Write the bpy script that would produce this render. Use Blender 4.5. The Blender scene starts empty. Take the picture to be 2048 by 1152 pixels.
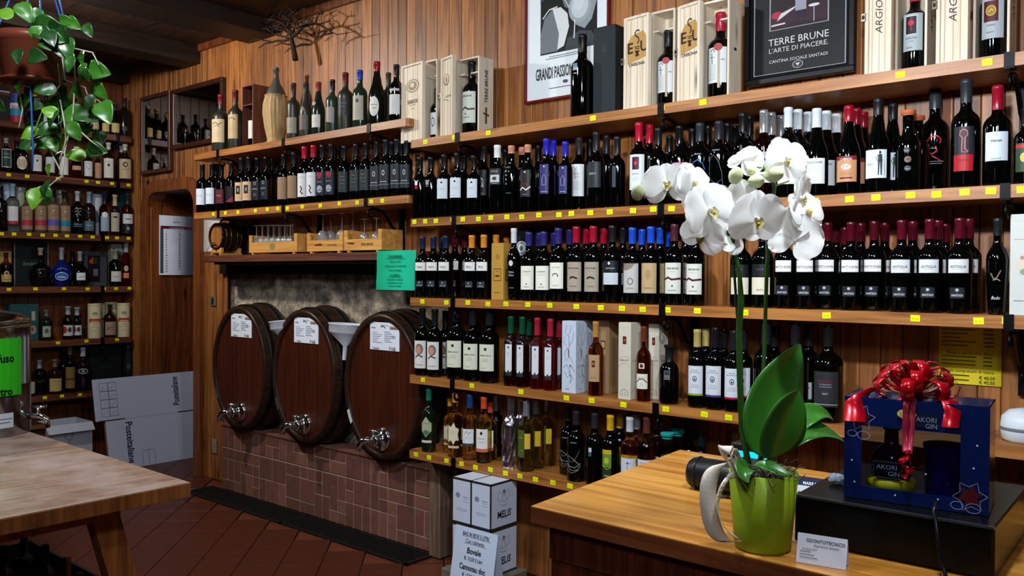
import bpy, bmesh, math, random
from mathutils import Vector, Matrix, Quaternion, noise
random.seed(7)
RND = random.random
C = bpy.context.scene.collection
# ------------------------------------------------------------------ camera, light, exposure
W2, H2, FPX = 1024.0, 576.0, 1700.0
YAW = math.radians(40.5); PITCH = math.radians(-0.78); ROLL = 0.0061
CAM = Vector((0, 0, 1.45))
_f0 = Vector((-math.sin(YAW), math.cos(YAW), 0)); _r0 = Vector((math.cos(YAW), math.sin(YAW), 0))
CF = (_f0*math.cos(PITCH) + Vector((0, 0, 1))*math.sin(PITCH)).normalized()
_u0 = _r0.cross(CF).normalized()
CR = (_r0*math.cos(ROLL) + _u0*math.sin(ROLL)).normalized()
CU = CR.cross(CF).normalized()
cd = bpy.data.cameras.new('camera'); cam = bpy.data.objects.new('camera', cd); C.objects.link(cam)
cd.sensor_width = 36.0; cd.lens = 36.0*FPX/2048.0; cd.clip_start = 0.02
cam.matrix_world = Matrix(((CR.x, CU.x, -CF.x, CAM.x), (CR.y, CU.y, -CF.y, CAM.y), (CR.z, CU.z, -CF.z, CAM.z), (0, 0, 0, 1)))
bpy.context.scene.camera = cam
sc = bpy.context.scene
sc.view_settings.view_transform = 'Standard'; sc.view_settings.look = 'None'
sc.view_settings.gamma = 1.0; sc.view_settings.use_curve_mapping = False
sc.view_settings.exposure = 0.0
w = bpy.data.worlds.new('world'); sc.world = w; w.use_nodes = True
w.node_tree.nodes['Background'].inputs[0].default_value = (0.25, 0.3, 0.4, 1)
w.node_tree.nodes['Background'].inputs[1].default_value = 0.3
def lamp(name, loc, size, power, col, aim=None, spread=180):
    l = bpy.data.lights.new(name, 'AREA'); l.shape = 'DISK'; l.size = size; l.energy = power; l.color = col; l.spread = math.radians(spread)
    o = bpy.data.objects.new(name, l); C.objects.link(o); o.location = loc
    if aim is not None:
        o.rotation_euler = (Vector(aim)-Vector(loc)).to_track_quat('-Z', 'Y').to_euler()
    return o
lamp('counter_lamp', (-1.15, 1.35, 2.25), 0.09, 25, (0.86, 0.93, 1.0), (-1.2, 3.2, 1.5))
lamp('counter_lamp', (-0.45, 1.35, 2.25), 0.09, 22, (0.86, 0.93, 1.0), (-0.5, 3.2, 1.5))
lamp('ceiling_or_fill_lamp', (-5.2, 1.5, 2.95), 0.12, 42, (1.0, 0.93, 0.84), (-4.3, 3.2, 1.9))
lamp('ceiling_or_fill_lamp', (-2.6, 0.7, 3.0), 0.30, 40, (0.9, 0.95, 1.0), (-4.0, 2.6, 0.6))
lamp('ceiling_or_fill_lamp', (0.5, -1.0, 2.9), 0.5, 24, (0.92, 0.95, 1.0), (-1.5, 2.5, 1.0))  # added fill light behind the camera, brightens the sides facing it

def ray(px, py):
    return CF + CR*((px-W2)/FPX) - CU*((py-H2)/FPX)
def atY(px, py, y):
    d = ray(px, py); return CAM + d*((y-CAM.y)/d.y)
def atX(px, py, x):
    d = ray(px, py); return CAM + d*((x-CAM.x)/d.x)
def atZ(px, py, z):
    d = ray(px, py); return CAM + d*((z-CAM.z)/d.z)
def atD(px, py, dep):
    return CAM + ray(px, py)*dep
# ------------------------------------------------------------------ materials
def lin(h):
    if not isinstance(h, str): return tuple(h)
    h = h.lstrip('#'); h = h if len(h) == 6 else ''.join(q*2 for q in h)
    v = [int(h[i:i+2], 16)/255 for i in (0, 2, 4)]
    return tuple(c/12.92 if c <= .04045 else ((c+.055)/1.055)**2.4 for c in v)
_m = {}
def mat(col, rough=.5, metal=0, trans=0, coat=0, emit=0, ior=1.45, spec=.3, noise_amt=0, alpha=1):
    k = (col, rough, metal, trans, coat, emit, ior, spec, noise_amt, alpha)
    if k in _m: return _m[k]
    m = bpy.data.materials.new('paint_%d' % len(_m)); m.use_nodes = True
    b = m.node_tree.nodes['Principled BSDF']; c = lin(col)
    b.inputs['Base Color'].default_value = (*c, 1); b.inputs['Roughness'].default_value = rough
    b.inputs['Metallic'].default_value = metal; b.inputs['Transmission Weight'].default_value = trans
    b.inputs['Coat Weight'].default_value = coat; b.inputs['IOR'].default_value = ior
    b.inputs['Specular IOR Level'].default_value = spec; b.inputs['Alpha'].default_value = alpha
    if emit:
        b.inputs['Emission Color'].default_value = (*c, 1); b.inputs['Emission Strength'].default_value = emit
    if noise_amt:
        nt = m.node_tree; n = nt.nodes.new('ShaderNodeTexNoise'); n.inputs['Scale'].default_value = 22; n.inputs['Detail'].default_value = 6
        tc = nt.nodes.new('ShaderNodeTexCoord'); nt.links.new(tc.outputs['Object'], n.inputs['Vector'])
        mr = nt.nodes.new('ShaderNodeMapRange'); mr.inputs[3].default_value = 1-noise_amt; mr.inputs[4].default_value = 1+noise_amt
        nt.links.new(n.outputs['Fac'], mr.inputs[0])
        mx = nt.nodes.new('ShaderNodeMix'); mx.data_type = 'RGBA'; mx.blend_type = 'MULTIPLY'; mx.inputs[0].default_value = 1
        mx.inputs[6].default_value = (*c, 1); nt.links.new(mr.outputs[0], mx.inputs[7]); nt.links.new(mx.outputs[2], b.inputs['Base Color'])
        bp = nt.nodes.new('ShaderNodeBump'); bp.inputs['Strength'].default_value = .25; bp.inputs['Distance'].default_value = .004
        nt.links.new(n.outputs['Fac'], bp.inputs['Height']); nt.links.new(bp.outputs[0], b.inputs['Normal'])
    _m[k] = m; return m
_w = {}
def wood(dark, light, axis='z', rough=.42, knots=True, worn=None, name='wood', vary=.35, scale=1.0):
    k = (dark, light, axis, rough, knots, worn, scale)
    if k in _w: return _w[k]
    m = bpy.data.materials.new(name); m.use_nodes = True; nt = m.node_tree; N = nt.nodes; L = nt.links
    b = N['Principled BSDF']; b.inputs['Roughness'].default_value = rough
    tc = N.new('ShaderNodeTexCoord'); oi = N.new('ShaderNodeObjectInfo')
    mp = N.new('ShaderNodeMapping'); s = {'x': (1.2, 22, 22), 'y': (22, 1.2, 22), 'z': (22, 22, 1.2)}[axis]
    mp.inputs['Scale'].default_value = tuple(q*scale for q in s)
    mul = N.new('ShaderNodeMath'); mul.operation = 'MULTIPLY'; mul.inputs[1].default_value = 37
    L.new(oi.outputs['Random'], mul.inputs[0])
    add = N.new('ShaderNodeVectorMath'); add.operation = 'ADD'
    L.new(tc.outputs['Object'], add.inputs[0]); L.new(mul.outputs[0], add.inputs[1]); L.new(add.outputs[0], mp.inputs['Vector'])
    n1 = N.new('ShaderNodeTexNoise'); n1.inputs['Scale'].default_value = 1.6; n1.inputs['Detail'].default_value = 8; n1.inputs['Distortion'].default_value = 1.1
    L.new(mp.outputs[0], n1.inputs['Vector'])
    cr = N.new('ShaderNodeValToRGB'); cr.color_ramp.elements[0].position = .32; cr.color_ramp.elements[1].position = .68
    cr.color_ramp.elements[0].color = (*lin(dark), 1); cr.color_ramp.elements[1].color = (*lin(light), 1)
    L.new(n1.outputs['Fac'], cr.inputs[0]); out = cr.outputs[0]
    if knots:
        mp2 = N.new('ShaderNodeMapping'); mp2.inputs['Scale'].default_value = {'x': (2.2, 9, 9), 'y': (9, 2.2, 9), 'z': (9, 9, 2.2)}[axis]
        L.new(add.outputs[0], mp2.inputs['Vector'])
        vo = N.new('ShaderNodeTexVoronoi'); vo.inputs['Scale'].default_value = 1.0; L.new(mp2.outputs[0], vo.inputs['Vector'])
        r2 = N.new('ShaderNodeValToRGB'); r2.color_ramp.elements[0].position = .03; r2.color_ramp.elements[0].color = (.18, .12, .1, 1)
        r2.color_ramp.elements[1].position = .16; r2.color_ramp.elements[1].color = (1, 1, 1, 1)
        L.new(vo.outputs['Distance'], r2.inputs[0])
        mx = N.new('ShaderNodeMix'); mx.data_type = 'RGBA'; mx.blend_type = 'MULTIPLY'; mx.inputs[0].default_value = 1
        L.new(out, mx.inputs[6]); L.new(r2.outputs[0], mx.inputs[7]); out = mx.outputs[2]
    if worn:
        n3 = N.new('ShaderNodeTexNoise'); n3.inputs['Scale'].default_value = 3.2; n3.inputs['Detail'].default_value = 9; n3.inputs['Roughness'].default_value = .65
        L.new(tc.outputs['Object'], n3.inputs['Vector'])
        r3 = N.new('ShaderNodeValToRGB'); r3.color_ramp.elements[0].position = .42; r3.color_ramp.elements[1].position = .62
        L.new(n3.outputs['Fac'], r3.inputs[0])
        mx = N.new('ShaderNodeMix'); mx.data_type = 'RGBA'; mx.inputs[7].default_value = (*lin(worn), 1)
        L.new(r3.outputs[0], mx.inputs[0]); L.new(out, mx.inputs[6]); out = mx.outputs[2]
    mr = N.new('ShaderNodeMapRange'); mr.inputs[3].default_value = 1-vary; mr.inputs[4].default_value = 1+vary*.6
    L.new(oi.outputs['Random'], mr.inputs[0])
    mx = N.new('ShaderNodeMix'); mx.data_type = 'RGBA'; mx.blend_type = 'MULTIPLY'; mx.inputs[0].default_value = 1
    L.new(out, mx.inputs[6]); L.new(mr.outputs[0], mx.inputs[7]); L.new(mx.outputs[2], b.inputs['Base Color'])
    bp = N.new('ShaderNodeBump'); bp.inputs['Strength'].default_value = .2; bp.inputs['Distance'].default_value = .002
    L.new(n1.outputs['Fac'], bp.inputs['Height']); L.new(bp.outputs[0], b.inputs['Normal'])
    _w[k] = m; return m
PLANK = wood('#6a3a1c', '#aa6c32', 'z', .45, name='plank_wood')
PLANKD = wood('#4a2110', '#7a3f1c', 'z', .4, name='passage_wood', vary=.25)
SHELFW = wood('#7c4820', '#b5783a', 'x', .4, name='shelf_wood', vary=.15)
MANTELW = wood('#4a241a', '#75402a', 'x', .5, name='mantel_wood', vary=.1)
CTOP = wood('#a3621c', '#d69a45', 'x', .28, name='counter_wood', vary=.05, scale=.7)
CDARK = wood('#3c1a10', '#6b3320', 'z', .4, name='counter_side_wood', vary=.15)
TTOP = wood('#7c4a2c', '#b38763', 'x', .35, worn='#9c8375', name='table_top_wood', vary=.05, scale=.6)
TLEG = wood('#6b3a1a', '#9c5f2f', 'z', .4, name='table_leg_wood', vary=.1)
PINE = wood('#ccbca4', '#e4d8c4', 'z', .6, name='pine_crate_wood', vary=.1)
CRATEW = wood('#b87a32', '#dda653', 'x', .55, name='glass_crate_wood', vary=.1, knots=False)
CEILW = wood('#2c1a12', '#4a2e20', 'x', .6, name='ceiling_wood', vary=.1)
BEAMW = wood('#160e0b', '#291a13', 'y', .55, name='beam_wood', vary=.1)
BARRELW = wood('#34150b', '#4c2111', 'z', .32, knots=False, name='barrel_wood', vary=.1)
BARRELS = wood('#1d120c', '#3a2317', 'y', .4, knots=False, name='barrel_stave_wood', vary=.2)
IRON = mat('#141517', .4, .8)
INK = '#1a1a1c'
CHROME = mat('#d8dce0', .12, 1.0)
DARK = mat('#020303', .04, spec=.5)
GREEN_G = mat('#0a1a10', .05, spec=.7)
OLDG = mat('#26271f', .35, spec=.4, noise_amt=.3)
CLEARG = bpy.data.materials.new('thin_clear_glass'); CLEARG.use_nodes = True
_n = CLEARG.node_tree; _t = _n.nodes.new('ShaderNodeBsdfTransparent'); _t.inputs[0].default_value = (.93, .95, .95, 1); _g = _n.nodes.new('ShaderNodeBsdfGlossy'); _g.inputs['Roughness'].default_value = .03
_l = _n.nodes.new('ShaderNodeLayerWeight'); _l.inputs[0].default_value = .6; _x = _n.nodes.new('ShaderNodeMixShader'); _d = _n.nodes.new('ShaderNodeBsdfDiffuse'); _d.inputs[0].default_value = (.85, .88, .9, 1); _y = _n.nodes.new('ShaderNodeMixShader'); _y.inputs[0].default_value = .12
_n.links.new(_l.outputs['Facing'], _x.inputs[0]); _n.links.new(_t.outputs[0], _x.inputs[1]); _n.links.new(_g.outputs[0], _x.inputs[2]); _n.links.new(_x.outputs[0], _y.inputs[1]); _n.links.new(_d.outputs[0], _y.inputs[2]); _n.links.new(_y.outputs[0], _n.nodes['Material Output'].inputs[0])
def glassm(col, t=.9): return mat(col, 0, trans=1, ior=1.36)
CLEAR = mat('#f4f8f8', .0, trans=1.0, ior=1.45)
# ------------------------------------------------------------------ mesh builder
_txt = {}
def text_geo(s, bold=0, shear=0):
    k = (s, bold, shear)
    if k in _txt: return _txt[k]
    cu = bpy.data.curves.new('t', 'FONT'); cu.body = s; cu.size = 1/.72; cu.align_x = 'CENTER'; cu.offset = bold; cu.shear = shear; cu.resolution_u = 2; cu.fill_mode = 'FRONT'
    o = bpy.data.objects.new('t', cu); C.objects.link(o)
    dg = bpy.context.evaluated_depsgraph_get(); me = o.evaluated_get(dg).to_mesh()
    vs = [(v.co.x, v.co.y-.5) for v in me.vertices]; fs = [tuple(p.vertices) for p in me.polygons]
    o.evaluated_get(dg).to_mesh_clear(); bpy.data.objects.remove(o); bpy.data.curves.remove(cu)
    wdt = (max(v[0] for v in vs)-min(v[0] for v in vs)) if vs else 1
    _txt[k] = (vs, fs, wdt); return _txt[k]
def PB(col, th=156):
    # printed paper is brighter than it looks in the dim photograph
    if not isinstance(col, str) or len(col) != 7: return col
    v = [int(col[i:i+2], 16) for i in (1, 3, 5)]
    return tuple(((q/255)**.7)**2.2 for q in v) if min(v) >= th else col
def clip_u(poly, c, sgn):
    """keep the side of the line u = c where sgn*(u-c) >= 0"""
    out = []; n = len(poly)
    for i in range(n):
        p, q = poly[i], poly[(i+1) % n]; dp, dq = sgn*(p[0]-c), sgn*(q[0]-c)
        if dp >= 0: out.append(p)
        if (dp > 0 and dq < 0) or (dp < 0 and dq > 0):
            t = dp/(dp-dq); out.append((c, p[1]+(q[1]-p[1])*t))
    return out
class MB:
    def __init__(s): s.v = []; s.f = []; s.mi = []; s.sm = []; s.mats = []
    def slot(s, m):
        if m not in s.mats: s.mats.append(m)
        return s.mats.index(m)
    def add(s, vs, fs, m, smooth=False):
        n = len(s.v); i = s.slot(m); s.v += [tuple(v) for v in vs]
        for f in fs: s.f.append(tuple(n+q for q in f)); s.mi.append(i); s.sm.append(smooth)
        return s
    def box(s, x0, x1, y0, y1, z0, z1, m, b=0):
        if b > 0 and min(x1-x0, y1-y0, z1-z0) > 2.2*b:
            vs = []; idx = {}
            for sx in (0, 1):
                for sy in (0, 1):
                    for sz in (0, 1):
                        X, Y, Z = (x0, x1)[sx], (y0, y1)[sy], (z0, z1)[sz]; dx, dy, dz = (b, -b)[sx], (b, -b)[sy], (b, -b)[sz]
                        idx[(sx, sy, sz)] = len(vs); vs += [(X, Y+dy, Z+dz), (X+dx, Y, Z+dz), (X+dx, Y+dy, Z)]
            g = lambda a, k: idx[a]+k
            fs = []
            for sx in (0, 1):
                q = [(sx, 0, 0), (sx, 1, 0), (sx, 1, 1), (sx, 0, 1)]; f = [g(a, 0) for a in q]; fs.append(f if sx else f[::-1])
            for sy in (0, 1):
                q = [(0, sy, 0), (0, sy, 1), (1, sy, 1), (1, sy, 0)]; f = [g(a, 1) for a in q]; fs.append(f if sy else f[::-1])
            for sz in (0, 1):
                q = [(0, 0, sz), (1, 0, sz), (1, 1, sz), (0, 1, sz)]; f = [g(a, 2) for a in q]; fs.append(f if sz else f[::-1])
            for sy in (0, 1):
                for sz in (0, 1): fs.append([g((0, sy, sz), 1), g((1, sy, sz), 1), g((1, sy, sz), 2), g((0, sy, sz), 2)])
            for sx in (0, 1):
                for sz in (0, 1): fs.append([g((sx, 0, sz), 0), g((sx, 1, sz), 0), g((sx, 1, sz), 2), g((sx, 0, sz), 2)])
            for sx in (0, 1):
                for sy in (0, 1): fs.append([g((sx, sy, 0), 0), g((sx, sy, 1), 0), g((sx, sy, 1), 1), g((sx, sy, 0), 1)])
            for a in idx.values(): fs.append([a, a+1, a+2])
            return s.add(vs, fs, m)
        vs = [(x, y, z) for x in (x0, x1) for y in (y0, y1) for z in (z0, z1)]
        return s.add(vs, [(0, 1, 3, 2), (4, 6, 7, 5), (0, 4, 5, 1), (2, 3, 7, 6), (0, 2, 6, 4), (1, 5, 7, 3)], m)
    def lathe(s, prof, m, seg=20, c=(0, 0, 0), cap0=True, cap1=True, sx=1, sy=1, smooth=True):
        vs = []; fs = []; n = len(prof)
        for r, z in prof:
            for k in range(seg):
                a = 2*math.pi*k/seg; vs.append((c[0]+r*sx*math.cos(a), c[1]+r*sy*math.sin(a), c[2]+z))
        for i in range(n-1):
            for k in range(seg):
                k2 = (k+1) % seg; fs.append((i*seg+k, i*seg+k2, (i+1)*seg+k2, (i+1)*seg+k))
        s.add(vs, fs, m, smooth)
        if cap0: s.add(vs[:seg][::-1], [tuple(range(seg))], m)
        if cap1: s.add(vs[-seg:], [tuple(range(seg))], m)
        return s
    def tube(s, pts, r, m, seg=6, cap=True, smooth=True):
        pts = [Vector(p) for p in pts]; rs = r if isinstance(r, (list, tuple)) else [r]*len(pts)
        n = len(pts); vs = []; fs = []; up = Vector((.13, .21, .97)).normalized()
        for i, p in enumerate(pts):
            t = (pts[min(i+1, n-1)]-pts[max(i-1, 0)])
            t = t.normalized() if t.length > 1e-9 else Vector((0, 0, 1))
            a = up-t*up.dot(t)
            if a.length < .05: a = Vector((1, 0, 0))-t*t.x
            a.normalize(); b = t.cross(a); up = a
            for k in range(seg):
                q = 2*math.pi*k/seg; vs.append(p+(a*math.cos(q)+b*math.sin(q))*rs[i])
        for i in range(n-1):
            for k in range(seg):
                k2 = (k+1) % seg; fs.append((i*seg+k, i*seg+k2, (i+1)*seg+k2, (i+1)*seg+k))
        if cap: fs.append(tuple(range(seg))[::-1]); fs.append(tuple((n-1)*seg+k for k in range(seg)))
        return s.add(vs, fs, m, smooth)
    def strip(s, pts, wvec, m, th=.0006):
        """ribbon: path points and a half-width vector (one, or one per point), with thickness"""
        n = len(pts); pts = [Vector(p) for p in pts]; vs = []; fs = []
        for i, p in enumerate(pts):
            wv = Vector(wvec[i]) if isinstance(wvec, list) else Vector(wvec)
            t = (pts[min(i+1, n-1)]-pts[max(i-1, 0)]).normalized(); nn = t.cross(wv).normalized()*th
            vs += [p-wv+nn, p+wv+nn, p+wv-nn, p-wv-nn]
        for i in range(n-1):
            a = i*4; b = a+4
            for k in range(4): fs.append((a+k, a+(k+1) % 4, b+(k+1) % 4, b+k))
        fs.append((0, 1, 2, 3)); fs.append((n*4-1, n*4-2, n*4-3, n*4-4))
        return s.add(vs, fs, m, True)
    def prism(s, poly, z0, z1, m):
        n = len(poly); vs = [(x, y, z0) for x, y in poly]+[(x, y, z1) for x, y in poly]
        return s.add(vs, [tuple(range(n))[::-1], tuple(range(n, 2*n))]+[(i, (i+1) % n, n+(i+1) % n, n+i) for i in range(n)], m)
    def prismY(s, poly, y0, y1, m):
        n = len(poly); vs = [(x, y0, z) for x, z in poly]+[(x, y1, z) for x, z in poly]
        return s.add(vs, [tuple(range(n)), tuple(range(n, 2*n))[::-1]]+[(i, n+i, n+(i+1) % n, (i+1) % n) for i in range(n)], m)
    # flat print, on a plane facing -y (R None) or round a cylinder of radius R
    def pr(s, items, R=None, y=0.0, org=(0, 0), step=.00012, T=None):
        def P(u, v, o):
            if R: a = u/R; q = Vector(((R+o)*math.sin(a), -(R+o)*math.cos(a), v))
            else: q = Vector((org[0]+u, y-o, org[1]+v))
            return T @ q if T else q
        for k, it in enumerate(items):
            o = .0004+step*k; kind = it[0]
            def flat(poly, col, oo):
                polys = [poly]
                if R:
                    polys = []; da = .17*R; lo = math.floor(min(q[0] for q in poly)/da+1e-6); hi = math.ceil(max(q[0] for q in poly)/da-1e-6)
                    for kk in range(lo, max(hi, lo+1)):
                        c = clip_u(clip_u(poly, kk*da, 1), (kk+1)*da, -1)
                        if len(c) > 2: polys.append(c)
                for c in polys: s.add([P(q[0], q[1], oo) for q in c], [tuple(range(len(c)))], mat(PB(col), .45))
            if kind == 'r':
                _, u0, u1, v0, v1, col = it[:6]; flat([(u0, v0), (u1, v0), (u1, v1), (u0, v1)], col, o)
            elif kind == 't':
                _, t, u, v, size, col = it[:6]; ws = it[6] if len(it) > 6 else 1; bold = it[7] if len(it) > 7 else 0; shear = it[8] if len(it) > 8 else 0; rot = it[9] if len(it) > 9 else 0
                vs, fs, _ = text_geo(t, bold, shear); ca, sa = math.cos(rot), math.sin(rot); uv = [(u+(x*size*ws*ca-yy*size*sa), v+(x*size*ws*sa+yy*size*ca)) for x, yy in vs]
                if R and size > .0105:
                    for f in fs: flat([uv[q] for q in f], col, o+.0003)
                else: s.add([P(q[0], q[1], o+(.0004 if R else .0002)) for q in uv], fs, mat(col, .5))
            elif kind == 'o':
                _, u, v, ru, rv, col = it[:6]; n = 24; flat([(u+ru*math.cos(2*math.pi*i/n), v+rv*math.sin(2*math.pi*i/n)) for i in range(n)], col, o)
            elif kind == 'p':
                _, pts, col = it[:3]; flat(pts, col, o)
            elif kind == 's':
                _, pts, wd, col = it[:4]; n = len(pts); vs = []
                for i in range(n):
                    a = pts[max(i-1, 0)]; b = pts[min(i+1, n-1)]; dx, dy = b[0]-a[0], b[1]-a[1]; l = math.hypot(dx, dy) or 1
                    nx, ny = -dy/l*wd/2, dx/l*wd/2; vs += [(pts[i][0]+nx, pts[i][1]+ny), (pts[i][0]-nx, pts[i][1]-ny)]
                for i in range(n-1): flat([vs[2*i], vs[2*i+1], vs[2*i+3], vs[2*i+2]], col, o+.0001)
        return s
    def mesh(s, name):
        me = bpy.data.meshes.new(name); me.from_pydata(s.v, [], s.f)
        for m in s.mats: me.materials.append(m)
        me.polygons.foreach_set('material_index', s.mi); me.polygons.foreach_set('use_smooth', s.sm); me.update(); return me
    def build(s, name, parent=None, loc=(0, 0, 0), rz=0):
        return inst(name, s.mesh(name), parent, loc, rz)
def inst(name, me, parent=None, loc=(0, 0, 0), rz=0, scale=None):
    o = bpy.data.objects.new(name, me); C.objects.link(o); o.location = loc; o.rotation_euler = (0, 0, rz)
    if scale is not None: o.scale = scale if isinstance(scale, (tuple, list)) else (scale,)*3
    if parent: o.parent = parent
    return o
def tag(o, label=None, cat=None, group=None, kind=None):
    if label: o['label'] = label
    if cat: o['category'] = cat
    if group: o['group'] = group
    if kind: o['kind'] = kind
    return o
def thing(name, label, cat, loc=(0, 0, 0), rz=0, group=None):
    return tag(inst(name, None, None, loc, rz), label, cat, group)
def struct(name, mb, loc=(0, 0, 0), label=None):
    o = mb.build(name, None, loc) if mb else inst(name, None, None, loc); return tag(o, label, None, None, 'structure')
def arc(cx, cy, r, a0, a1, n=8):
    return [(cx+r*math.cos(math.radians(a0+(a1-a0)*i/n)), cy+r*math.sin(math.radians(a0+(a1-a0)*i/n))) for i in range(n+1)]
# ------------------------------------------------------------------ the room
YW, XL, ZC = 3.2, -6.9, 3.1          # back wall, left wall, ceiling
YF, XF = 2.93, -6.66                 # shelf front planes
DX0, DX1, DZ = -6.44, -5.72, 2.08    # passage opening
NX0, NX1, NZ = -5.38, -3.17, 1.55     # barrel niche
def vary_widths(a, b, ws):
    out = []; x = a
    while x < b-.01:
        q = min(random.choice(ws), b-x)
        if b-x-q < .03: q = b-x
        out.append((x, x+q)); x += q
    return out
_pm = {}
def plank_mesh(wd, h, m):
    k = (round(wd, 3), round(h, 3), m.name)
    if k not in _pm:
        mb = MB(); mb.box(-wd/2+.001, wd/2-.001, 0, .014, 0, h, m, .0025); _pm[k] = mb.mesh('plank')
    return _pm[k]
wb = MB()
dk = mat('#1b0d07', .8)
wb.box(XL-.1, DX0-.0, YW+.016, YW+.08, 0, ZC, dk); wb.box(DX0, DX1, YW+.016, YW+.08, DZ, ZC, dk)
wb.box(DX1, NX0, YW+.016, YW+.05, 0, ZC, dk); wb.box(NX0, NX1, YW+.016, YW+.08, NZ, ZC, dk); wb.box(NX1, 2.6, YW+.016, YW+.08, 0, ZC, dk)
back = struct('wall_back', wb, label='back wall of vertical brown boards')
for x0, x1 in vary_widths(XL, 1.1, (.075, .09, .085, .07)):
    xm = (x0+x1)/2; segs = [(0, ZC)]
    if DX0-.02 < xm < DX1+.02: segs = [(DZ+.02, ZC)]
    if NX0 < xm < NX1: segs = [(NZ, ZC)]
    for z0, z1 in segs:
        inst('plank', plank_mesh(x1-x0, z1-z0, PLANK), back, (xm, YW+RND()*.002, z0))
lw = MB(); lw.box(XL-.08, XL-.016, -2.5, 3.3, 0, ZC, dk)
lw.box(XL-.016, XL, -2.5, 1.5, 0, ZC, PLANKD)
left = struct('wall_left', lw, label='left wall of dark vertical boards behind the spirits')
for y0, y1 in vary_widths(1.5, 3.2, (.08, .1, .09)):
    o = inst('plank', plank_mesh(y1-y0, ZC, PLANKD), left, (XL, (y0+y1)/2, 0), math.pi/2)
struct('wall_right', MB().box(2.6, 2.68, -2.6, 3.3, 0, ZC, PLANKD))
struct('wall_front', MB().box(XL-.1, 2.68, -2.58, -2.5, 0, ZC, PLANKD))
struct('ceiling', MB().box(XL-.1, 2.68, -2.6, 3.3, ZC, ZC+.06, CEILW), label='dark wooden ceiling')
# beams
def beam(x0, x1, z0, i):
    struct('trim_%d' % i, MB().box(x0, x1, -2.5, YW, z0, ZC, BEAMW, .004))
xa = atY(312, 118, YW).x; xb = atY(401, 128, YW).x
beam(XL, XL+.12, 2.98, 1); beam(xb-.22, xb, 2.965, 2)
xb2 = atY(530, 60, YW).x; beam(xb+.62, xb2+.12, 3.0, 3)
struct('trim_4', MB().box(XL, 1.5, YW-.02, YW, 3.05, ZC, PLANKD, .003))
# floor: slab with tiled look beyond, real tiles where they can be told apart
fm = bpy.data.materials.new('floor_tiles_far'); fm.use_nodes = True; nt = fm.node_tree; b = nt.nodes['Principled BSDF']; b.inputs['Roughness'].default_value = .35
tc = nt.nodes.new('ShaderNodeTexCoord'); mp = nt.nodes.new('ShaderNodeMapping'); mp.inputs['Rotation'].default_value[2] = math.radians(45)
br = nt.nodes.new('ShaderNodeTexBrick'); br.offset = 0; br.inputs['Scale'].default_value = 1; br.inputs['Brick Width'].default_value = .205; br.inputs['Row Height'].default_value = .205; br.inputs['Mortar Size'].default_value = .004
br.inputs['Color1'].default_value = (*lin('#5a2c1c'), 1); br.inputs['Color2'].default_value = (*lin('#6d3622'), 1); br.inputs['Mortar'].default_value = (*lin('#180c08'), 1)
nt.links.new(tc.outputs['Object'], mp.inputs[0]); nt.links.new(mp.outputs[0], br.inputs[0]); nt.links.new(br.outputs[0], b.inputs['Base Color'])
floor = struct('floor', MB().box(XL-.1, 2.68, -2.6, 4.3, -.08, -.006, fm), label='reddish terracotta floor laid diagonally')
tm = mat('#4e2416', .4, noise_amt=.25)
tb = MB(); S = .205; tb.box(-S/2+.002, S/2-.002, -S/2+.002, S/2-.002, -.008, 0, tm, .0006); tmesh = tb.mesh('tile')
cnt = 0; c45 = math.sqrt(.5)
cand = []
for i in range(-40, 41):
    for j in range(-40, 41):
        a, b_ = (i+.5)*S, (j+.5)*S; x, y = (a-b_)*c45, (a+b_)*c45
        if -6.55 < x < -2.2 and .55 < y < 3.75 and not (y > 2.86 and x > -5.45): 
            p = Vector((x, y, 0))-CAM; dep = p.dot(CF); u = p.dot(CR)/dep
            if -.66 < u < 0.08 and (y < 3.1 or (DX0-.1 < x < DX1+.1)): cand.append((dep, x, y))
cand.sort()
for dep, x, y in cand[:298]:
    o = inst('tile', tmesh, floor, (x, y, -.0006*RND()), math.pi/4)
print('tiles', len(cand))
# passage
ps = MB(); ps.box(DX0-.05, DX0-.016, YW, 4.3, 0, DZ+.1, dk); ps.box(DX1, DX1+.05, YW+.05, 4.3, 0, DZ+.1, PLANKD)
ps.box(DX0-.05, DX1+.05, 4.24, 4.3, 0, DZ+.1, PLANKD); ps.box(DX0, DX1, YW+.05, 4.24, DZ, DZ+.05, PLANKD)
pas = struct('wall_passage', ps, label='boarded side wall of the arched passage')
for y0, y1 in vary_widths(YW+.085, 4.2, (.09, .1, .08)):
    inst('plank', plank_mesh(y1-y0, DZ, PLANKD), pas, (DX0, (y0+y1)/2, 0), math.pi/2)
# arched architrave round the opening
AX0, AX1, AZ = DX0+.005, DX1-.005, DZ-.005
ar = MB(); r = .13; inn = [(AX0, 0)]+[(x, z) for x, z in arc(AX0+r, AZ-r, r, 180, 90)]+[(x, z) for x, z in arc(AX1-r, AZ-r, r, 90, 0)]+[(AX1, 0)]
g = .09; R2 = r+g; out = [(AX0-g, 0)]+[(x, z) for x, z in arc(AX0+r, AZ-r, R2, 180, 90)]+[(x, z) for x, z in arc(AX1-r, AZ-r, R2, 90, 0)]+[(AX1+g, 0)]
n = len(inn); vs = []
for y in (YW-.035, YW+.09):
    vs += [(x, y, z) for x, z in inn]+[(x, y, z) for x, z in out]
fs = []
for i in range(n-1):
    fs += [(i, n+i, n+i+1, i+1), (2*n+i, 2*n+i+1, 3*n+i+1, 3*n+i), (i, i+1, 2*n+i+1, 2*n+i), (n+i, 3*n+i, 3*n+i+1, n+i+1)]
ARW = wood('#5a2e15', '#87491f', 'z', .35, knots=False, name='architrave_wood', vary=.05)
ar.add(vs, fs, ARW); 
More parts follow.
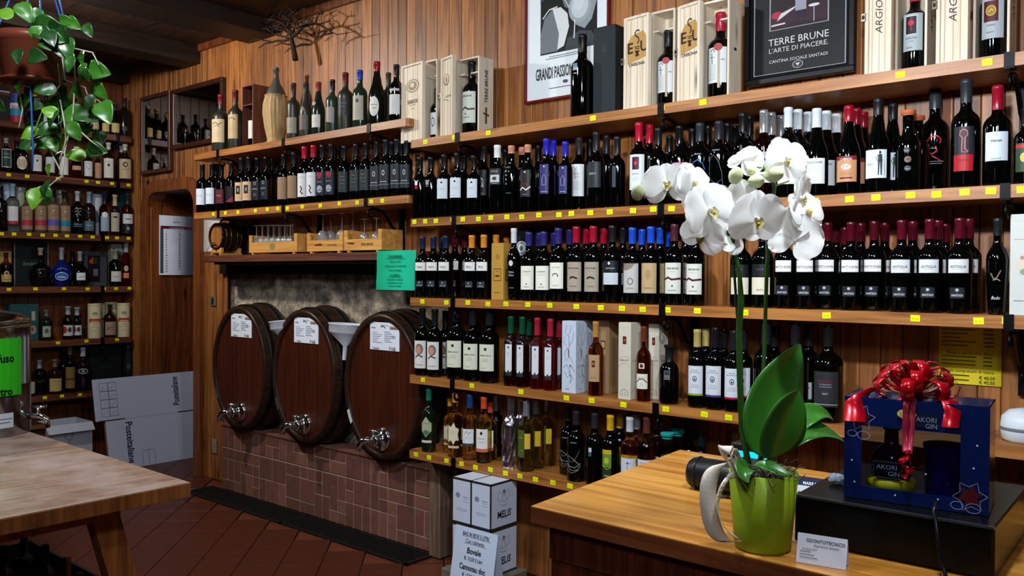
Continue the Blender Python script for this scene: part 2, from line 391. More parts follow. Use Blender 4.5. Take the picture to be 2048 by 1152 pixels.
# corner fillers behind the rounded corners
for sx, cx in ((1, AX0), (-1, AX1)):
    pts = [(cx, AZ+.0)]+[(cx+sx*r-sx*r*math.cos(math.radians(t)), AZ-r+r*math.sin(math.radians(t))) for t in (0, 15, 30, 45, 60, 75, 90)]
    ar.prismY(pts if sx > 0 else pts[::-1], YW-.03, YW+.085, ARW)
struct('door_1', ar, label='rounded wooden door frame of the passage')
# niche: rough stone wall, lintel, jamb, plinth
sm = bpy.data.materials.new('rough_stone'); sm.use_nodes = True; nt = sm.node_tree; b = nt.nodes['Principled BSDF']; b.inputs['Roughness'].default_value = .9
tc = nt.nodes.new('ShaderNodeTexCoord'); n1 = nt.nodes.new('ShaderNodeTexNoise'); n1.inputs['Scale'].default_value = 9; n1.inputs['Detail'].default_value = 12; n1.inputs['Roughness'].default_value = .72; n1.inputs['Distortion'].default_value = .25
cr = nt.nodes.new('ShaderNodeValToRGB'); e = cr.color_ramp.elements; e[0].position = .36; e[0].color = (*lin('#453c37'), 1); e[1].position = .64; e[1].color = (*lin('#cdbba0'), 1)
q = e.new(.5); q.color = (*lin('#85796c'), 1)
nt.links.new(tc.outputs['Object'], n1.inputs['Vector']); nt.links.new(n1.outputs['Fac'], cr.inputs[0]); nt.links.new(cr.outputs[0], b.inputs['Base Color'])
bp = nt.nodes.new('ShaderNodeBump'); bp.inputs['Strength'].default_value = .9; bp.inputs['Distance'].default_value = .012; nt.links.new(n1.outputs['Fac'], bp.inputs['Height']); nt.links.new(bp.outputs[0], b.inputs['Normal'])
st = MB(); nx, nz = 110, 60; vs = []
for j in range(nz+1):
    for i in range(nx+1):
        x = NX0-.02+(NX1-NX0+.04)*i/nx; z = .38+1.12*j/nz
        d = noise.fractal(Vector((x*4, 3, z*4)), 1, 2, 5)*.022+max(0, noise.noise(Vector((x*9, 0, z*7))))*.02
        vs.append((x, YW+.07-d, z))
st.add(vs, [(j*(nx+1)+i, j*(nx+1)+i+1, (j+1)*(nx+1)+i+1, (j+1)*(nx+1)+i) for j in range(nz) for i in range(nx)], sm, True)
st.box(NX0-.02, NX1+.02, YW+.1, YW+.14, 0, 1.6, sm)
struct('wall_niche', st, label='rough grey stone wall behind the barrels')
struct('trim_5', MB().box(NX0-.01, NX0+.0, YW-.0, YW+.14, 0, 1.5, PLANKD).box(NX0, NX1, YW-.03, YW+.12, 1.455, 1.55, mat('#100a08', .7)))
pl = MB(); PX0, PX1, PY, PZ = -5.23, -3.18, 3.1, .44
grout = mat('#b09484', .9, noise_amt=.2)
pl.box(PX0, PX1, PY+.014, YW+.12, 0, PZ-.012, grout)
plinth = struct('wall_plinth', pl, label='low plinth faced with brown mosaic tiles under the barrels')
stone_cols = [mat(c, .7, noise_amt=.3) for c in ('#6e473c', '#744c40', '#6a443a', '#7a5246', '#664238')]
TS = .2929
for row, (z0, z1) in enumerate(((0, .283), (.286, PZ))):
    x = PX0
    ci = 0
    while x < PX1-.02:
        x1 = min(x+(TS if ci else .15), PX1)
        t = MB(); t.box(x+.001, x1-.001, PY+.006, PY+.014, z0, z1, grout, .001)
        tile = t.build('tile', plinth)
        nxs = max(1, round((x1-x)/.0732)); nzs = max(1, round((z1-z0)/.0708)); cw, ch = (x1-x)/nxs, (z1-z0)/nzs; used = set()
        for a in range(nxs):
            for c_ in range(nzs):
                if (a, c_) in used: continue
                opts = [(1, 1)]
                if a+1 < nxs and (a+1, c_) not in used: opts += [(2, 1)]
                if c_+1 < nzs: opts += [(1, 2)]*2
                if a+1 < nxs and c_+1 < nzs and (a+1, c_) not in used: opts += [(2, 2)]*2
                ow, oh = random.choice(opts)
                for p in range(ow):
                    for q in range(oh): used.add((a+p, c_+q))
                s_ = MB(); s_.box(x+a*cw+.003, x+(a+ow)*cw-.003, PY+.0035-.0012*RND(), PY+.008, z0+c_*ch+.003, z0+(c_+oh)*ch-.003, random.choice(stone_cols), .0015)
                s_.build('stone', tile)
        x = x1; ci += 1
slab = MB()
for a, b_ in ((PX0, -5.02), (-4.8, -4.33), (-4.1, -3.63), (-3.4, PX1)):
    slab.box(a, b_, PY-.004, YW+.1, PZ-.012, PZ+.004, stone_cols[0], .002)
slab.build('ledge_slab', plinth)
# end post, niche right side
struct('trim_6', MB().box(-3.17, -3.09, YW-.14, YW, 0, .535, wood('#5c4636', '#927a66', 'z', .6, name='old_post_wood'), .003).box(-3.05, -2.98, YW-.1, YW, 0, .535, PLANKD, .003))
# drain grates in the floor
gx0, gx1, gy0, gy1 = -5.32, -3.15, 2.885, 3.085
gr = thing('drain_grate', 'long black drain grate in the floor along the tiled plinth', 'grate', ((gx0+gx1)/2, (gy0+gy1)/2, 0))
cx, cy = gr.location.x, gr.location.y; gi = mat('#2b2d2e', .5, .7)
fr = MB()
for a in (gx0, gx0+(gx1-gx0)*.5-.01, gx1-.02): fr.box(a-cx, a+.02-cx, gy0-cy, gy1-cy, -.004, .006, gi)
fr.box(gx0-cx, gx1-cx, gy0-cy, gy0+.014-cy, -.004, .006, gi); fr.box(gx0-cx, gx1-cx, gy1-.014-cy, gy1-cy, -.004, .006, gi)
fr.build('frame', gr); MB().box(gx0-cx, gx1-cx, gy0-cy, gy1-cy, -.006, -.003, mat('#050505', .8)).build('gutter', gr)
for h in (0, 1):
    bm_ = MB(); x0 = gx0+.02+h*(gx1-gx0)/2; x = x0
    while x < x0+(gx1-gx0)/2-.04:
        bm_.box(x-cx, x+.006-cx, gy0+.014-cy, gy1-.014-cy, -.003, .004, gi); x += .014
    tag(bm_.build('bars', gr), kind='stuff')
# ------------------------------------------------------------------ shelves
def bracket_mesh(side=1):
    mb = MB()   # local: front at y=0, wall at y=.27, shelf underside z=-.04 ; origin at shelf front top edge
    mb.box(-.014, .014, -.004, .0, -.044, .004, IRON).box(-.014, .014, -.004, .04, -.046, -.041, IRON)
    sp = [(0, .035+(.028-.0022*i)*math.cos(math.radians(90+38*i)), -.082+(.028-.0022*i)*math.sin(math.radians(90+38*i))) for i in range(10)][::-1]
    sp += [(0, .07, -.052), (0, .11, -.062), (0, .15, -.1), (0, .19, -.15), (0, .235, -.17), (0, .25, -.2)]
    mb.tube(sp, [.004]*3+[.006]*7+[.009]*6, IRON, 6)
    mb.tube([(0, .25, -.2), (0, .228, -.215), (0, .222, -.195)], .007, IRON, 6)
    mb.box(-.016, .016, .252, .262, -.27, -.041, IRON)
    return mb.mesh('bracket')
BRK = bracket_mesh()
tagm = MB(); tagm.box(-.0145, .0145, -.0008, 0, 0, .021, mat('#e6ee00', .55, emit=0))
tagm.pr([('t', '€ 7,50', 0, .009, .0055, '#8f9400', .9)], None, -.0008); TAGM = tagm.mesh('price_tag')
def shelf(run, x0, x1, z, label, tags=(), brk=(), th=.04, tagy=None, pale=None, depth=.26):
    """run 'B' along x on the back wall, run 'L' along y on the left wall"""
    o = inst('wall_shelf', None); tag(o, label, 'shelf', 'wall shelves of the shop')
    if run == 'B': o.location = ((x0+x1)/2, YF, z)
    else: o.location = (XF, (x0+x1)/2, z); o.rotation_euler = (0, 0, math.pi/2)
    h = (x1-x0)/2; d = depth
    mb = MB(); rr = .018
    poly = [(-h, d), (-h, rr)]+[(-h+rr-rr*math.cos(math.radians(t)), rr-rr*math.sin(math.radians(t))) for t in (30, 60)]+[(-h+rr, 0), (h-rr, 0)]+[(h-rr+rr*math.sin(math.radians(t)), rr-rr*math.cos(math.radians(t))) for t in (30, 60)]+[(h, rr), (h, d)]
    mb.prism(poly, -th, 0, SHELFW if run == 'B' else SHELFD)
    mb.build('board', o)
    cxy = (x0+x1)/2
    for px in brk:
        p = atY(px, PYS(z, px), YF).x if run == 'B' else atX(px, PYS(z, px), XF).y
        inst('bracket', BRK, o, (p-cxy, 0, 0))
    for px in tags:
        p = atY(px, PYS(z, px), YF).x if run == 'B' else atX(px, PYS(z, px), XF).y
        t = inst('price_tag', TAGM, o, (p-cxy, -.0005, -.028+.004*(RND()-.5)))
        t.rotation_euler = (random.uniform(-.06, .06), random.uniform(-.05, .05), 0)
    return o
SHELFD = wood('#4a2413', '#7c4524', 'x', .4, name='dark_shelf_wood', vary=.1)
def PYS(z, px): return 554-(z-1.45)*470
Z = dict(S1=2.12, S2=1.73, S3=1.34, S4=.95, S5=.575, L1=2.25, L2=1.852, z0=2.54, z1=2.17, z2=1.75, z3=1.355, z4=.96, z5=.55)
def xB(px, z): return atY(px, PYS(z, px), YF).x
def refine(run, px, py):   # height of a shelf front edge seen at a pixel
    return (atY(px, py, YF) if run == 'B' else atX(px, py, XF)).z
Z['S1'] = (refine('B', 1000, 253)+refine('B', 1850, 133))/2
Z['S2'] = (refine('B', 1000, 429)+refine('B', 1850, 376))/2
Z['S3'] = (refine('B', 900, 598)+refine('B', 1850, 625))/2
Z['S4'] = (refine('B', 900, 756)+refine('B', 1550, 840))/2
Z['S5'] = (refine('B', 900, 916)+refine('B', 1100, 956))/2
Z['L1'] = (refine('B', 440, 301)+refine('B', 780, 240))/2
Z['L2'] = (refine('B', 420, 421)+refine('B', 800, 394))/2
Z['z1'] = refine('L', 150, 356); Z['z2'] = refine('L', 150, 468); Z['z3'] = refine('L', 150, 573); Z['z4'] = refine('L', 150, 679); Z['z5'] = refine('L', 120, 788); Z['z0'] = refine('L', 150, 259)
print({k: round(v, 3) for k, v in Z.items()})
XS = -3.19
shelf('B', XS, 1.0, Z['S1'], 'long top wine shelf carrying wooden crates', [851, 909, 977, 1186, 1323, 1406, 1800, 1973], [915, 1322, 2017])
shelf('B', XS, 1.0, Z['S2'], 'second long wine shelf, just below the wooden crates', [829, 851, 872, 906, 926, 957, 982, 1014, 1044, 1078, 1118, 1143, 1181, 1220, 1266, 1307, 1343, 1438, 1527, 1629, 1699, 1752, 1821, 1873, 1929, 1981, 2044], [908, 1322, 2010])
shelf('B', XS, 1.0, Z['S3'], 'third long wine shelf, beside the green notice', [845, 893, 936, 976, 1012, 1056, 1100, 1153, 1202, 1244, 1286, 1335, 1395, 1490, 1654, 1831, 1958, 2015], [906, 1325, 2018])
shelf('B', XS, 1.0, Z['S4'], 'fourth long wine shelf, carrying pale gift cartons', [846, 944, 1042, 1133, 1184, 1247, 1332, 1409, 1458], [905, 1312])
shelf('B', XS, -.9, Z['S5'], 'lowest wine shelf, above the stacked white boxes', [832, 858, 893, 923, 951, 981, 1011, 1040, 1071, 1106, 1140], [907, 1322])
XLB = xB(386, 2.0)
shelf('B', XLB, XS-.01, Z['L1'], 'upper left wine shelf carrying old dusty bottles', [], [436, 567, 738])
shelf('B', XLB, XS-.01, Z['L2'], 'lower left wine shelf above the little barrel', [427, 451, 476, 511, 535, 556, 575, 605, 641, 679, 715, 743, 765], [437, 567, 732])
LT = dict(z0=[], z1=[17, 54, 116, 173, 196, 224, 257], z2=[3, 28, 58, 85, 111, 134, 160, 185, 214, 234, 257], z3=[18, 71, 128, 175, 208, 232, 259], z4=[116, 173, 234], z5=[58, 90, 124, 160])
LN = dict(z0='top spirits shelf, behind the hanging plant', z1='second spirits shelf from the top on the left wall', z2='third spirits shelf from the top on the left wall', z3='fourth spirits shelf from the top on the left wall', z4='fifth spirits shelf, carrying the cream tubes', z5='lowest spirits shelf on the left wall')
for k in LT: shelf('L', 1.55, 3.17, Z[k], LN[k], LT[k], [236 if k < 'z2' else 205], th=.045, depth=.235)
# ------------------------------------------------------------------ bottles
def prof_bordeaux(H, R, rn=.0145):
    return [(R*.86, 0), (R*.97, .003), (R, .008), (R, H*.575), (R*.985, H*.608), (R*.93, H*.636), (R*.81, H*.665), (R*.62, H*.69), (max(R*.47, rn*1.1), H*.708), (rn*1.06, H*.735), (rn, H*.77), (rn*.98, H*.955), (rn*1.06, H*.96), (rn*1.06, H*.985), (rn*.95, H)]
def prof_burgundy(H, R, rn=.0145):
    return [(R*.86, 0), (R*.97, .003), (R, .008), (R, H*.42), (R*.97, H*.48), (R*.88, H*.54), (R*.74, H*.60), (R*.58, H*.66), (rn*1.35, H*.73), (rn*1.1, H*.79), (rn, H*.83), (rn, H*.955), (rn*1.06, H*.96), (rn*1.06, H*.985), (rn*.95, H)]
def prof_spirit(H, R, rn=.014):
    return [(R*.88, 0), (R*.98, .003), (R, .009), (R, H*.60), (R*.95, H*.65), (R*.75, H*.69), (R*.5, H*.72), (rn*1.1, H*.75), (rn, H*.79), (rn, H*.95), (rn*1.25, H*.955), (rn*1.25, H)]
def prof_stout(H, R, rn=.016):
    return [(R*.88, 0), (R*.98, .003), (R, .009), (R, H*.55), (R*.96, H*.61), (R*.78, H*.67), (R*.5, H*.71), (rn*1.1, H*.735), (rn, H*.77), (rn, H*.95), (rn*1.3, H*.955), (rn*1.3, H)]
def prof_round(H, R, rn=.014):
    a = [(R*.6, 0), (R*.72, .004)]+[(R*math.sin(math.radians(t)), H*.31-H*.31*math.cos(math.radians(t))) for t in (50, 70, 90, 110, 130, 148)]
    return a+[(rn*1.2, H*.60), (rn, H*.66), (rn, H*.93), (rn*1.25, H*.94), (rn*1.25, H)]
def prof_taper(H, R, rn=.013):
    return [(R*.7, 0), (R*.76, .004), (R*.82, H*.1), (R*.95, H*.4), (R, H*.56), (R*.93, H*.62), (R*.7, H*.68), (R*.45, H*.72), (rn, H*.77), (rn, H*.95), (rn*1.1, H*.96), (rn*1.1, H*.99), (rn*.95, H)]
PROF = dict(bx=prof_bordeaux, bg=prof_burgundy, sp=prof_spirit, stt=prof_stout, rd=prof_round, tp=prof_taper)
def R_at(prof, z):
    for (r0, z0), (r1, z1) in zip(prof, prof[1:]):
        if z0 <= z <= z1: return r0+(r1-r0)*(z-z0)/max(z1-z0, 1e-6)
    return prof[-1][0]
BT = {}
def bt(key, desc, prof='bx', H=.305, R=.0375, glass=None, cap=('#0d0d0f', .07), lab=(), seg=20, sq=1, capr=.35, capm=0, rn=None):
    BT[key] = dict(desc=desc, prof=prof, H=H, R=R, glass=glass or DARK, cap=cap, lab=lab, seg=seg, sq=sq, capr=capr, capm=capm, rn=rn, mesh=None)
def bottle_meshes(t):
    if t['mesh']: return t['mesh']
    H, R = t['H'], t['R']; p = PROF[t['prof']](H, R, t['rn']) if t['rn'] else (PROF[t['prof']](H, R, max(.0135, R*.38)) if t['prof'] in ('bx', 'bg') else PROF[t['prof']](H, R))
    b = MB(); b.lathe(p, t['glass'], t['seg']); out = [('glass_body', b.mesh('glass_body'))]
    if t['cap']:
        col, ln = t['cap'][:2]; z0 = H-ln; m = mat(col, t['capr'], t['capm'])
        q = [(R_at(p, z0)+.0012, z0)]+[(r+.0012, z) for r, z in p if z > z0+.002]; q[-1] = (q[-1][0], H+.001)
        c = MB(); c.lathe(q, m, 16, cap0=False); out.append(('capsule', c.mesh('capsule')))
    if t['lab']:
        its = list(t['lab']); ks = [i for i, q in enumerate(its) if q[0] == 'split']
        for a, b, nm in zip([0]+[k+1 for k in ks], ks+[len(its)], ['label', 'lower_label', 'neck_label']):
            l = MB(); l.pr(its[a:b], R); out.append((nm, l.mesh(nm)))
    t['mesh'] = out; return out
PLACED = []
OCC = {}
GRP = dict(S1='bottles on the top wine shelf', S2='bottles on the second wine shelf', S3='bottles on the third wine shelf', S4='bottles on the fourth wine shelf', S5='bottles on the lowest wine shelf', L1='old bottles on the upper left shelf', L2='bottles on the lower left wine shelf',
           z0='spirits on the top shelf', z1='spirits on the second shelf', z2='spirits on the third shelf', z3='spirits on the fourth shelf', z4='spirits on the fifth shelf', z5='spirits on the lowest shelf')
WHERE = dict(S1='top wine shelf', S2='second wine shelf', S3='third wine shelf', S4='fourth wine shelf', S5='lowest wine shelf', L1='upper left shelf', L2='lower left shelf',
             z0='top spirits shelf', z1='second spirits shelf', z2='third spirits shelf', z3='fourth spirits shelf', z4='fifth spirits shelf', z5='lowest spirits shelf')
ROWD = .083
def spot(sh, px, py, off):
    if sh[0] == 'z':
        p = atX(px, py, XF-off); return Vector((XF-off, p.y, Z[sh])), p.z
    p = atY(px, py, YF+off); return Vector((p.x, YF+off, Z[sh])), p.z
def face(sh, loc, k=.5):
    thc = math.atan2(-loc.x, loc.y); th0 = math.pi/2 if sh[0] == 'z' else 0
    if sh[0] == 'z': k = .8
    return th0+k*(thc-th0)
def put(sh, px, top, key, row=0, off=None, desc=None, fk=None, fixed=False):
    t = BT[key]; R = t['R']
    DM = .268 if sh[0] != 'z' else .236
    if off is None:
        s0 = max(.72, min(1.45, (spot(sh, px, top, R+row*2*R)[1]-Z[sh])/t['H'])) if top else 1
        off = .005+R*s0+row*(2*R*s0+.001)
    best = None; mx = DM-R
    o_ = off
    while o_ <= max(mx, off)+.001:
        loc, zt = spot(sh, px, top if top else 500, o_)
        s = max(.72, min(1.45, (zt-Z[sh])/t['H'])) if top else 1.0
        ov = max([R*s+r2-math.hypot(loc.x-x2, loc.y-y2) for x2, y2, r2 in OCC.get(sh, [])] or [-1])
        if o_+R*s > DM: ov += (o_+R*s-DM)*3
        if best is None or ov < best[0]-.0004: best = (ov, loc, s)
        if ov <= -.0005: break
        o_ += .006
    if best[0] > .004: o_ = off-.01; 
    if best[0] > .004 and row == 0:
        while o_ > R*s+.002:
            loc, zt = spot(sh, px, top if top else 500, o_); s = max(.72, min(1.45, (zt-Z[sh])/t['H'])) if top else 1.0
            ov = max([R*s+r2-math.hypot(loc.x-x2, loc.y-y2) for x2, y2, r2 in OCC.get(sh, [])] or [-1])
            if ov < best[0]: best = (ov, loc, s)
            o_ -= .005
    ov, loc, s = best
    if ov > .003: print('tight', sh, px, key, round(ov, 3))
    OCC.setdefault(sh, []).append((loc.x, loc.y, R*s))
    root = inst('wine_bottle' if sh[0] != 'z' else 'spirit_bottle', None, None, loc, face(sh, loc, .5 if fk is None else fk)+random.uniform(-.06, .06), s)
    for nm, me in bottle_meshes(t): inst(nm, me, root)
    root['category'] = 'bottle'; root['group'] = GRP[sh]
    d = desc or (t['desc'] if row == 0 else 'back-row '+t['desc'])
    PLACED.append((sh, d, (loc.y if sh[0] == 'z' else loc.x), root, row)); return root
ORD = ['leftmost', 'second', 'third', 'fourth', 'fifth', 'sixth', 'seventh', 'eighth', 'ninth', 'tenth', 'eleventh', 'twelfth']
NUM = ['zero', 'one', 'two', 'three', 'four', 'five', 'six', 'seven', 'eight', 'nine', 'ten', 'eleven', 'twelve']
def finish_labels():
    d = {}
    for sh, desc, x, o, row in PLACED: d.setdefault((sh, desc), []).append((x, o))
    for (sh, desc), L in d.items():
        L.sort(key=lambda q: q[0]); n = len(L)
        for i, (x, o) in enumerate(L):
            if n == 1: o['label'] = '%s, %s' % (desc, WHERE[sh])
            elif i == 0: o['label'] = '%s, leftmost of its %s, %s' % (desc, NUM[n], WHERE[sh])
            elif i == n-1 and n > 2: o['label'] = '%s, rightmost of its %s, %s' % (desc, NUM[n], WHERE[sh])
            else: o['label'] = '%s, %s from left of %s, %s' % (desc, ORD[i], NUM[n], WHERE[sh])
W = '#eef1f4'; CREAM = '#e6e5d2'; SIL = '#b9bec4'; GREYB = '#2a3038'
def rr(u, v0, v1, col): return ('r', -u, u, v0, v1, col)
def lines(u, v0, n, dv, col, w=.0009): return [('r', -u*(.6+.4*((i*7) % 5)/5), u*(.6+.4*((i*3) % 4)/4), v0-i*dv, v0-i*dv+w, col) for i in range(n)]
def lab_plain(bg, v0, v1, u=.034, title=None, tcol=INK, ts=.0065, extra=()):
    L = [rr(u, v0, v1, bg)]
    if title: L.append(('t', title, 0, v1-.018, ts, tcol, .8))
    L += lines(u*.55, v1-.03, 3, .006, '#8a8a88'); return L+list(extra)
def sant(top):    # white label over a small slate one
    return [rr(.031, .135, .177, '#cfcfca'), ('r', -.028, .028, .138, .174, '#e2e1dc'), ('t', top, 0, .155, .0085, '#3a2a2a', .7, .02), ('r', -.016, .016, .146, .147, '#777'), ('split',), ('r', -.022, .018, .055, .085, '#2c333c'), ('t', 'SANTADI', -.002, .062, .0062, '#c5c8cc', .8), ('o', -.002, .076, .004, .004, '#aab')]
# --- second wine shelf types
bt('redwhite', 'dark bottle, white-over-red label', lab=[('r', -.012, .002, .165, .185, W), ('r', -.012, .002, .145, .165, '#b01030')], cap=('#121214', .055))
bt('smallgrey', 'dark bottle, small pale grey label', lab=[('r', -.012, .004, .165, .188, '#9aa3ab'), ('t', 'VINO', -.004, .158, .004, W)], cap=('#121214', .055))
bt('star', 'dark bottle, pale blue-white star label', lab=[rr(.030, .09, .185, '#b9c9d4'), ('o', 0, .168, .005, .005, '#1c2c50')]+lines(.02, .14, 2, .006, '#667')+lines(.015, .1, 1, .004, '#889'), cap=('#1a1416', .06))
bt('silverprint', 'black bottle with silver printed emblem', lab=[('r', -.026, .026, .09, .2, '#14161a'), ('o', 0, .145, .013, .022, '#9fa5ab'), ('o', .003, .145, .007, .012, '#14161a'), ('s', [(-.012, .12), (0, .16), (.012, .125)], .003, W)]+lines(.02, .1, 2, .005, SIL), cap=('#1c1d20', .06))
bt('silvercap', 'black bottle, white cap, ornate silver label', lab=[('r', -.03, .03, .13, .2, '#1d2024'), ('t', 'ISOLA', 0, .188, .008, SIL), ('r', -.022, .022, .14, .172, '#a8adb2'), ('o', 0, .156, .01, .008, '#34383c')]+lines(.022, .134, 1, .004, W), cap=('#e6e8ea', .055), capr=.2)
bt('lettered', 'black bottle, column of letters', lab=[('t', c, -.012, .19-.019*i, .009, '#d0d0d0') for i, c in enumerate('KORE')]+[('t', 'KORE', -.004, .205, .007, '#888')]+lines(.018, .09, 1, .004, SIL), cap=('#c9886a', .035), capr=.25)
bt('blackplain', 'black bottle, plain black capsule', lab=[('r', -.004, .004, .12, .19, '#24272b')], cap=('#0c0c0e', .065))
bt('wave', 'black bottle, label with red-white wave', lab=[('r', -.026, .026, .07, .19, '#1a1b20'), ('o', 0, .18, .004, .004, SIL), ('s', [(-.026, .1), (-.01, .112), (.005, .1), (.026, .115)], .006, '#d5c8c8'), ('s', [(-.024, .118), (-.005, .13), (.02, .12)], .008, '#5c1820')]+lines(.018, .08, 1, .004, SIL), cap=('#c9886a', .035), capr=.25)
bt('violet', 'black bottle, violet capsule, tall violet label', H=.335, lab=[('r', -.022, .022, .08, .215, '#2d2a6a'), ('o', 0, .205, .004, .004, SIL), ('s', [(-.008, .12), (-.01, .15), (0, .17), (.01, .15), (.008, .12), (-.008, .12)], .0016, '#a6a4c8'), ('t', 'SHARDANA', 0, .09, .004, W)], cap=('#2b2bb0', .07), capr=.22)
bt('sketch', 'dark bottle, white label with black sketch', H=.325, R=.04, lab=[rr(.037, .065, .205, '#c9d2d0'), ('s', [(-.02, .185), (-.01, .195), (-.002, .182), (.004, .192)], .002, INK), ('s', [(-.006, .18), (-.004, .14)], .0025, INK), ('s', [(-.018, .165), (.012, .162)], .0015, INK), ('s', [(-.004, .145), (.012, .15)], .0015, INK)]+lines(.02, .13, 7, .006, '#777'), cap=('#2a2a28', .075))
bt('nero', 'black bottle, slate label lettered in white', H=.33, lab=[('r', -.034, .034, .09, .2, '#22282d'), ('t', 'NERO', -.006, .15, .009, SIL)], cap=('#1e2023', .08))
bt('stripe', 'black bottle, narrow slate blue label', H=.32, lab=[('r', -.012, .006, .09, .185, '#34424c')], cap=('#191b1e', .08))
bt('flamingo', 'dark bottle, red capsule, pink bird label', H=.335, lab=[rr(.034, .065, .205, '#c3cdcb'), ('r', -.017, .012, .145, .195, '#23161b'), ('s', [(-.004, .19), (0, .183), (-.004, .175)], .002, '#d42050'), ('o', -.002, .17, .007, .008, '#d42050'), ('s', [(-.002, .163), (-.001, .15)], .0016, '#d42050'), ('t', 'CARDIGA', -.003, .128, .005, INK)]+lines(.014, .115, 3, .006, '#999'), cap=('#b01530', .075), capr=.22)
bt('script', 'dark bottle, pale label, blue handwriting', H=.33, R=.04, lab=[rr(.035, .08, .165, '#aebccc'), ('s', [(-.02, .145), (-.012, .156), (-.008, .143), (0, .153), (.006, .145), (.014, .152)], .0016, '#40507a')]+lines(.02, .12, 3, .006, '#889'), cap=('#1a1516', .07))
bt('pinkband', 'dark bottle with pink band label', H=.335, lab=[('r', -.02, .03, .135, .175, '#b84a8a'), ('t', 'rosa', 0, .15, .006, W)], cap=('#101412', .08), capr=.15)
bt('bluecurl', 'black bottle with blue curl, white script', H=.33, R=.042, lab=[('t', 'ouverture', 0, .2, .0075, SIL, .7), ('s', [(-.03, .14), (-.02, .165), (0, .175), (.02, .16), (.03, .135)], .003, '#2a78c8')], cap=('#2b2d33', .075))
bt('greycurl', 'black bottle with thin grey loops', H=.33, R=.042, lab=[('t', 'ouverture', 0, .21, .0075, SIL, .7), ('s', [(-.03, .1), (-.028, .17), (-.01, .19), (.01, .165), (.024, .12), (.03, .06)], .0012, '#8c9096'), ('s', [(-.02, .09), (.0, .07), (.025, .09)], .0012, '#6060b0')], cap=('#222429', .075))
bt('rosato', 'dark pink wine bottle, silver capsule', H=.335, R=.04, glass=mat('#3a0810', .0, trans=.9), lab=[rr(.034, .06, .1, '#c4c8d0'), ('o', 0, .08, .009, .012, '#666c78'), ('split',), rr(.03, .15, .175, '#9aa0a8')], cap=('#d6d9dc', .085), capr=.12, capm=.8)
bt('whitecap', 'dark bottle, white banded cap', H=.34, R=.041, lab=[rr(.037, .05, .15, '#cdd6da'), ('t', 'VERMENTINO', 0, .135, .007, '#445')]+lines(.02, .12, 2, .006, '#889'), cap=('#c6ced4', .075), capr=.3)
bt('cagnulari', 'sloping bottle, broad white label', 'bg', H=.33, R=.043, lab=[rr(.04, .045, .14, '#c9d1d6'), ('t', 'CAGNULARI', 0, .125, .0085, INK, .85, .01)]+lines(.022, .11, 3, .006, '#8a9098'), cap=('#c6ced4', .072), capr=.3)
bt('peach', 'sloping bottle, peach crest label', 'bg', H=.33, R=.043, lab=[rr(.04, .045, .14, '#c28a5e'), ('r', -.04, .04, .125, .14, '#7a2420'), ('t', 'CHERCHI', 0, .1285, .008, W, .9), ('o', 0, .1, .018, .01, '#ded0b8'), ('s', [(-.012, .095), (-.004, .106), (.003, .098), (.012, .106)], .002, INK), ('r', -.022, .022, .056, .062, '#5c2418')]+lines(.025, .08, 3, .005, '#8a5a3c'), cap=('#8c1024', .06), capr=.22)
bt('manlabel', 'sloping bottle, standing man label', 'bg', H=.335, R=.0425, lab=[rr(.04, .05, .15, '#bccdd4'), ('t', 'Tuderi', -.018, .1, .008, '#38404a', .8, 0, .3), ('o', .016, .14, .004, .005, '#22262c'), ('p', [(.01, .134), (.022, .134), (.024, .105), (.008, .105)], '#2b3138'), ('p', [(.009, .106), (.015, .106), (.013, .06), (.009, .06)], '#2b3138'), ('p', [(.016, .106), (.023, .106), (.022, .06), (.018, .06)], '#2b3138'), ('s', [(.011, .132), (.003, .118), (.009, .11)], .002, '#2b3138'), ('s', [(.029, .115), (.031, .06)], .001, '#2b3138')], cap=('#15161a', .06))
bt('waxtop', 'stout black bottle, orange cap, round seals', 'stt', H=.3, R=.043, lab=[('o', 0, .15, .011, .011, '#26282c'), ('t', 'EVA', 0, .147, .006, SIL), ('o', .004, .115, .012, .012, '#6e5448'), ('o', .004, .115, .004, .004, '#3a2a24'), ('o', .004, .082, .012, .01, '#33363a'), ('t', 'NERO', .004, .08, .004, SIL)], cap=('#c0643c', .018), capr=.6, rn=.019)
bt('redswirl', 'big black bottle with red swirl', H=.355, R=.046, lab=[('s', [(.018, .165), (.022, .178), (.01, .19), (-.01, .188), (-.022, .17), (-.02, .145), (-.005, .13), (.01, .14), (.005, .155)], .005, '#b01224'), ('s', [(-.005, .125), (.02, .108)], .004, '#b01224'), ('t', 'rosso', 0, .15, .006, '#caa'), ('r', -.02, .03, .105, .106, SIL), ('r', -.02, .025, .098, .099, SIL)], cap=('#2c3036', .07))
bt('keylabel', 'tall black bottle, red label under key motif', H=.37, R=.046, lab=[('r', -.032, .03, .065, .205, '#1d2026'), ('r', -.033, .03, .055, .11, '#a5141e'), ('s', [(-.004, .168), (-.012, .176), (-.01, .19), (0, .196), (.01, .19), (.012, .176), (.004, .168), (.004, .13), (.014, .12)], .003, '#c8606a'), ('s', [(-.004, .168), (-.006, .12), (.012, .118)], .0025, '#c8606a'), ('t', 'ESSENTIJA', 0, .092, .0065, '#701018', .8)], cap=('#272b31', .08))
bt('hamen', 'bottle, red capsule, plain pale blue label', H=.35, R=.046, lab=[rr(.038, .085, .185, '#aebac8'), ('t', 'Hamen', 0, .155, .01, INK, .85, .02), ('s', [(-.005, .17), (0, .178), (.005, .17)], .001, '#555'), ('t', 'MINGHIT', 0, .092, .005, '#334', 1.1)], cap=('#8a0f26', .085), capr=.2)
bt('edgeb', 'dark bottle, red-green label, photo edge', H=.32, R=.043, lab=[rr(.036, .05, .17, '#27402c'), ('r', -.036, .036, .15, .165, '#b02020'), ('o', 0, .11, .015, .02, '#c8b040')], cap=('#15161a', .07))
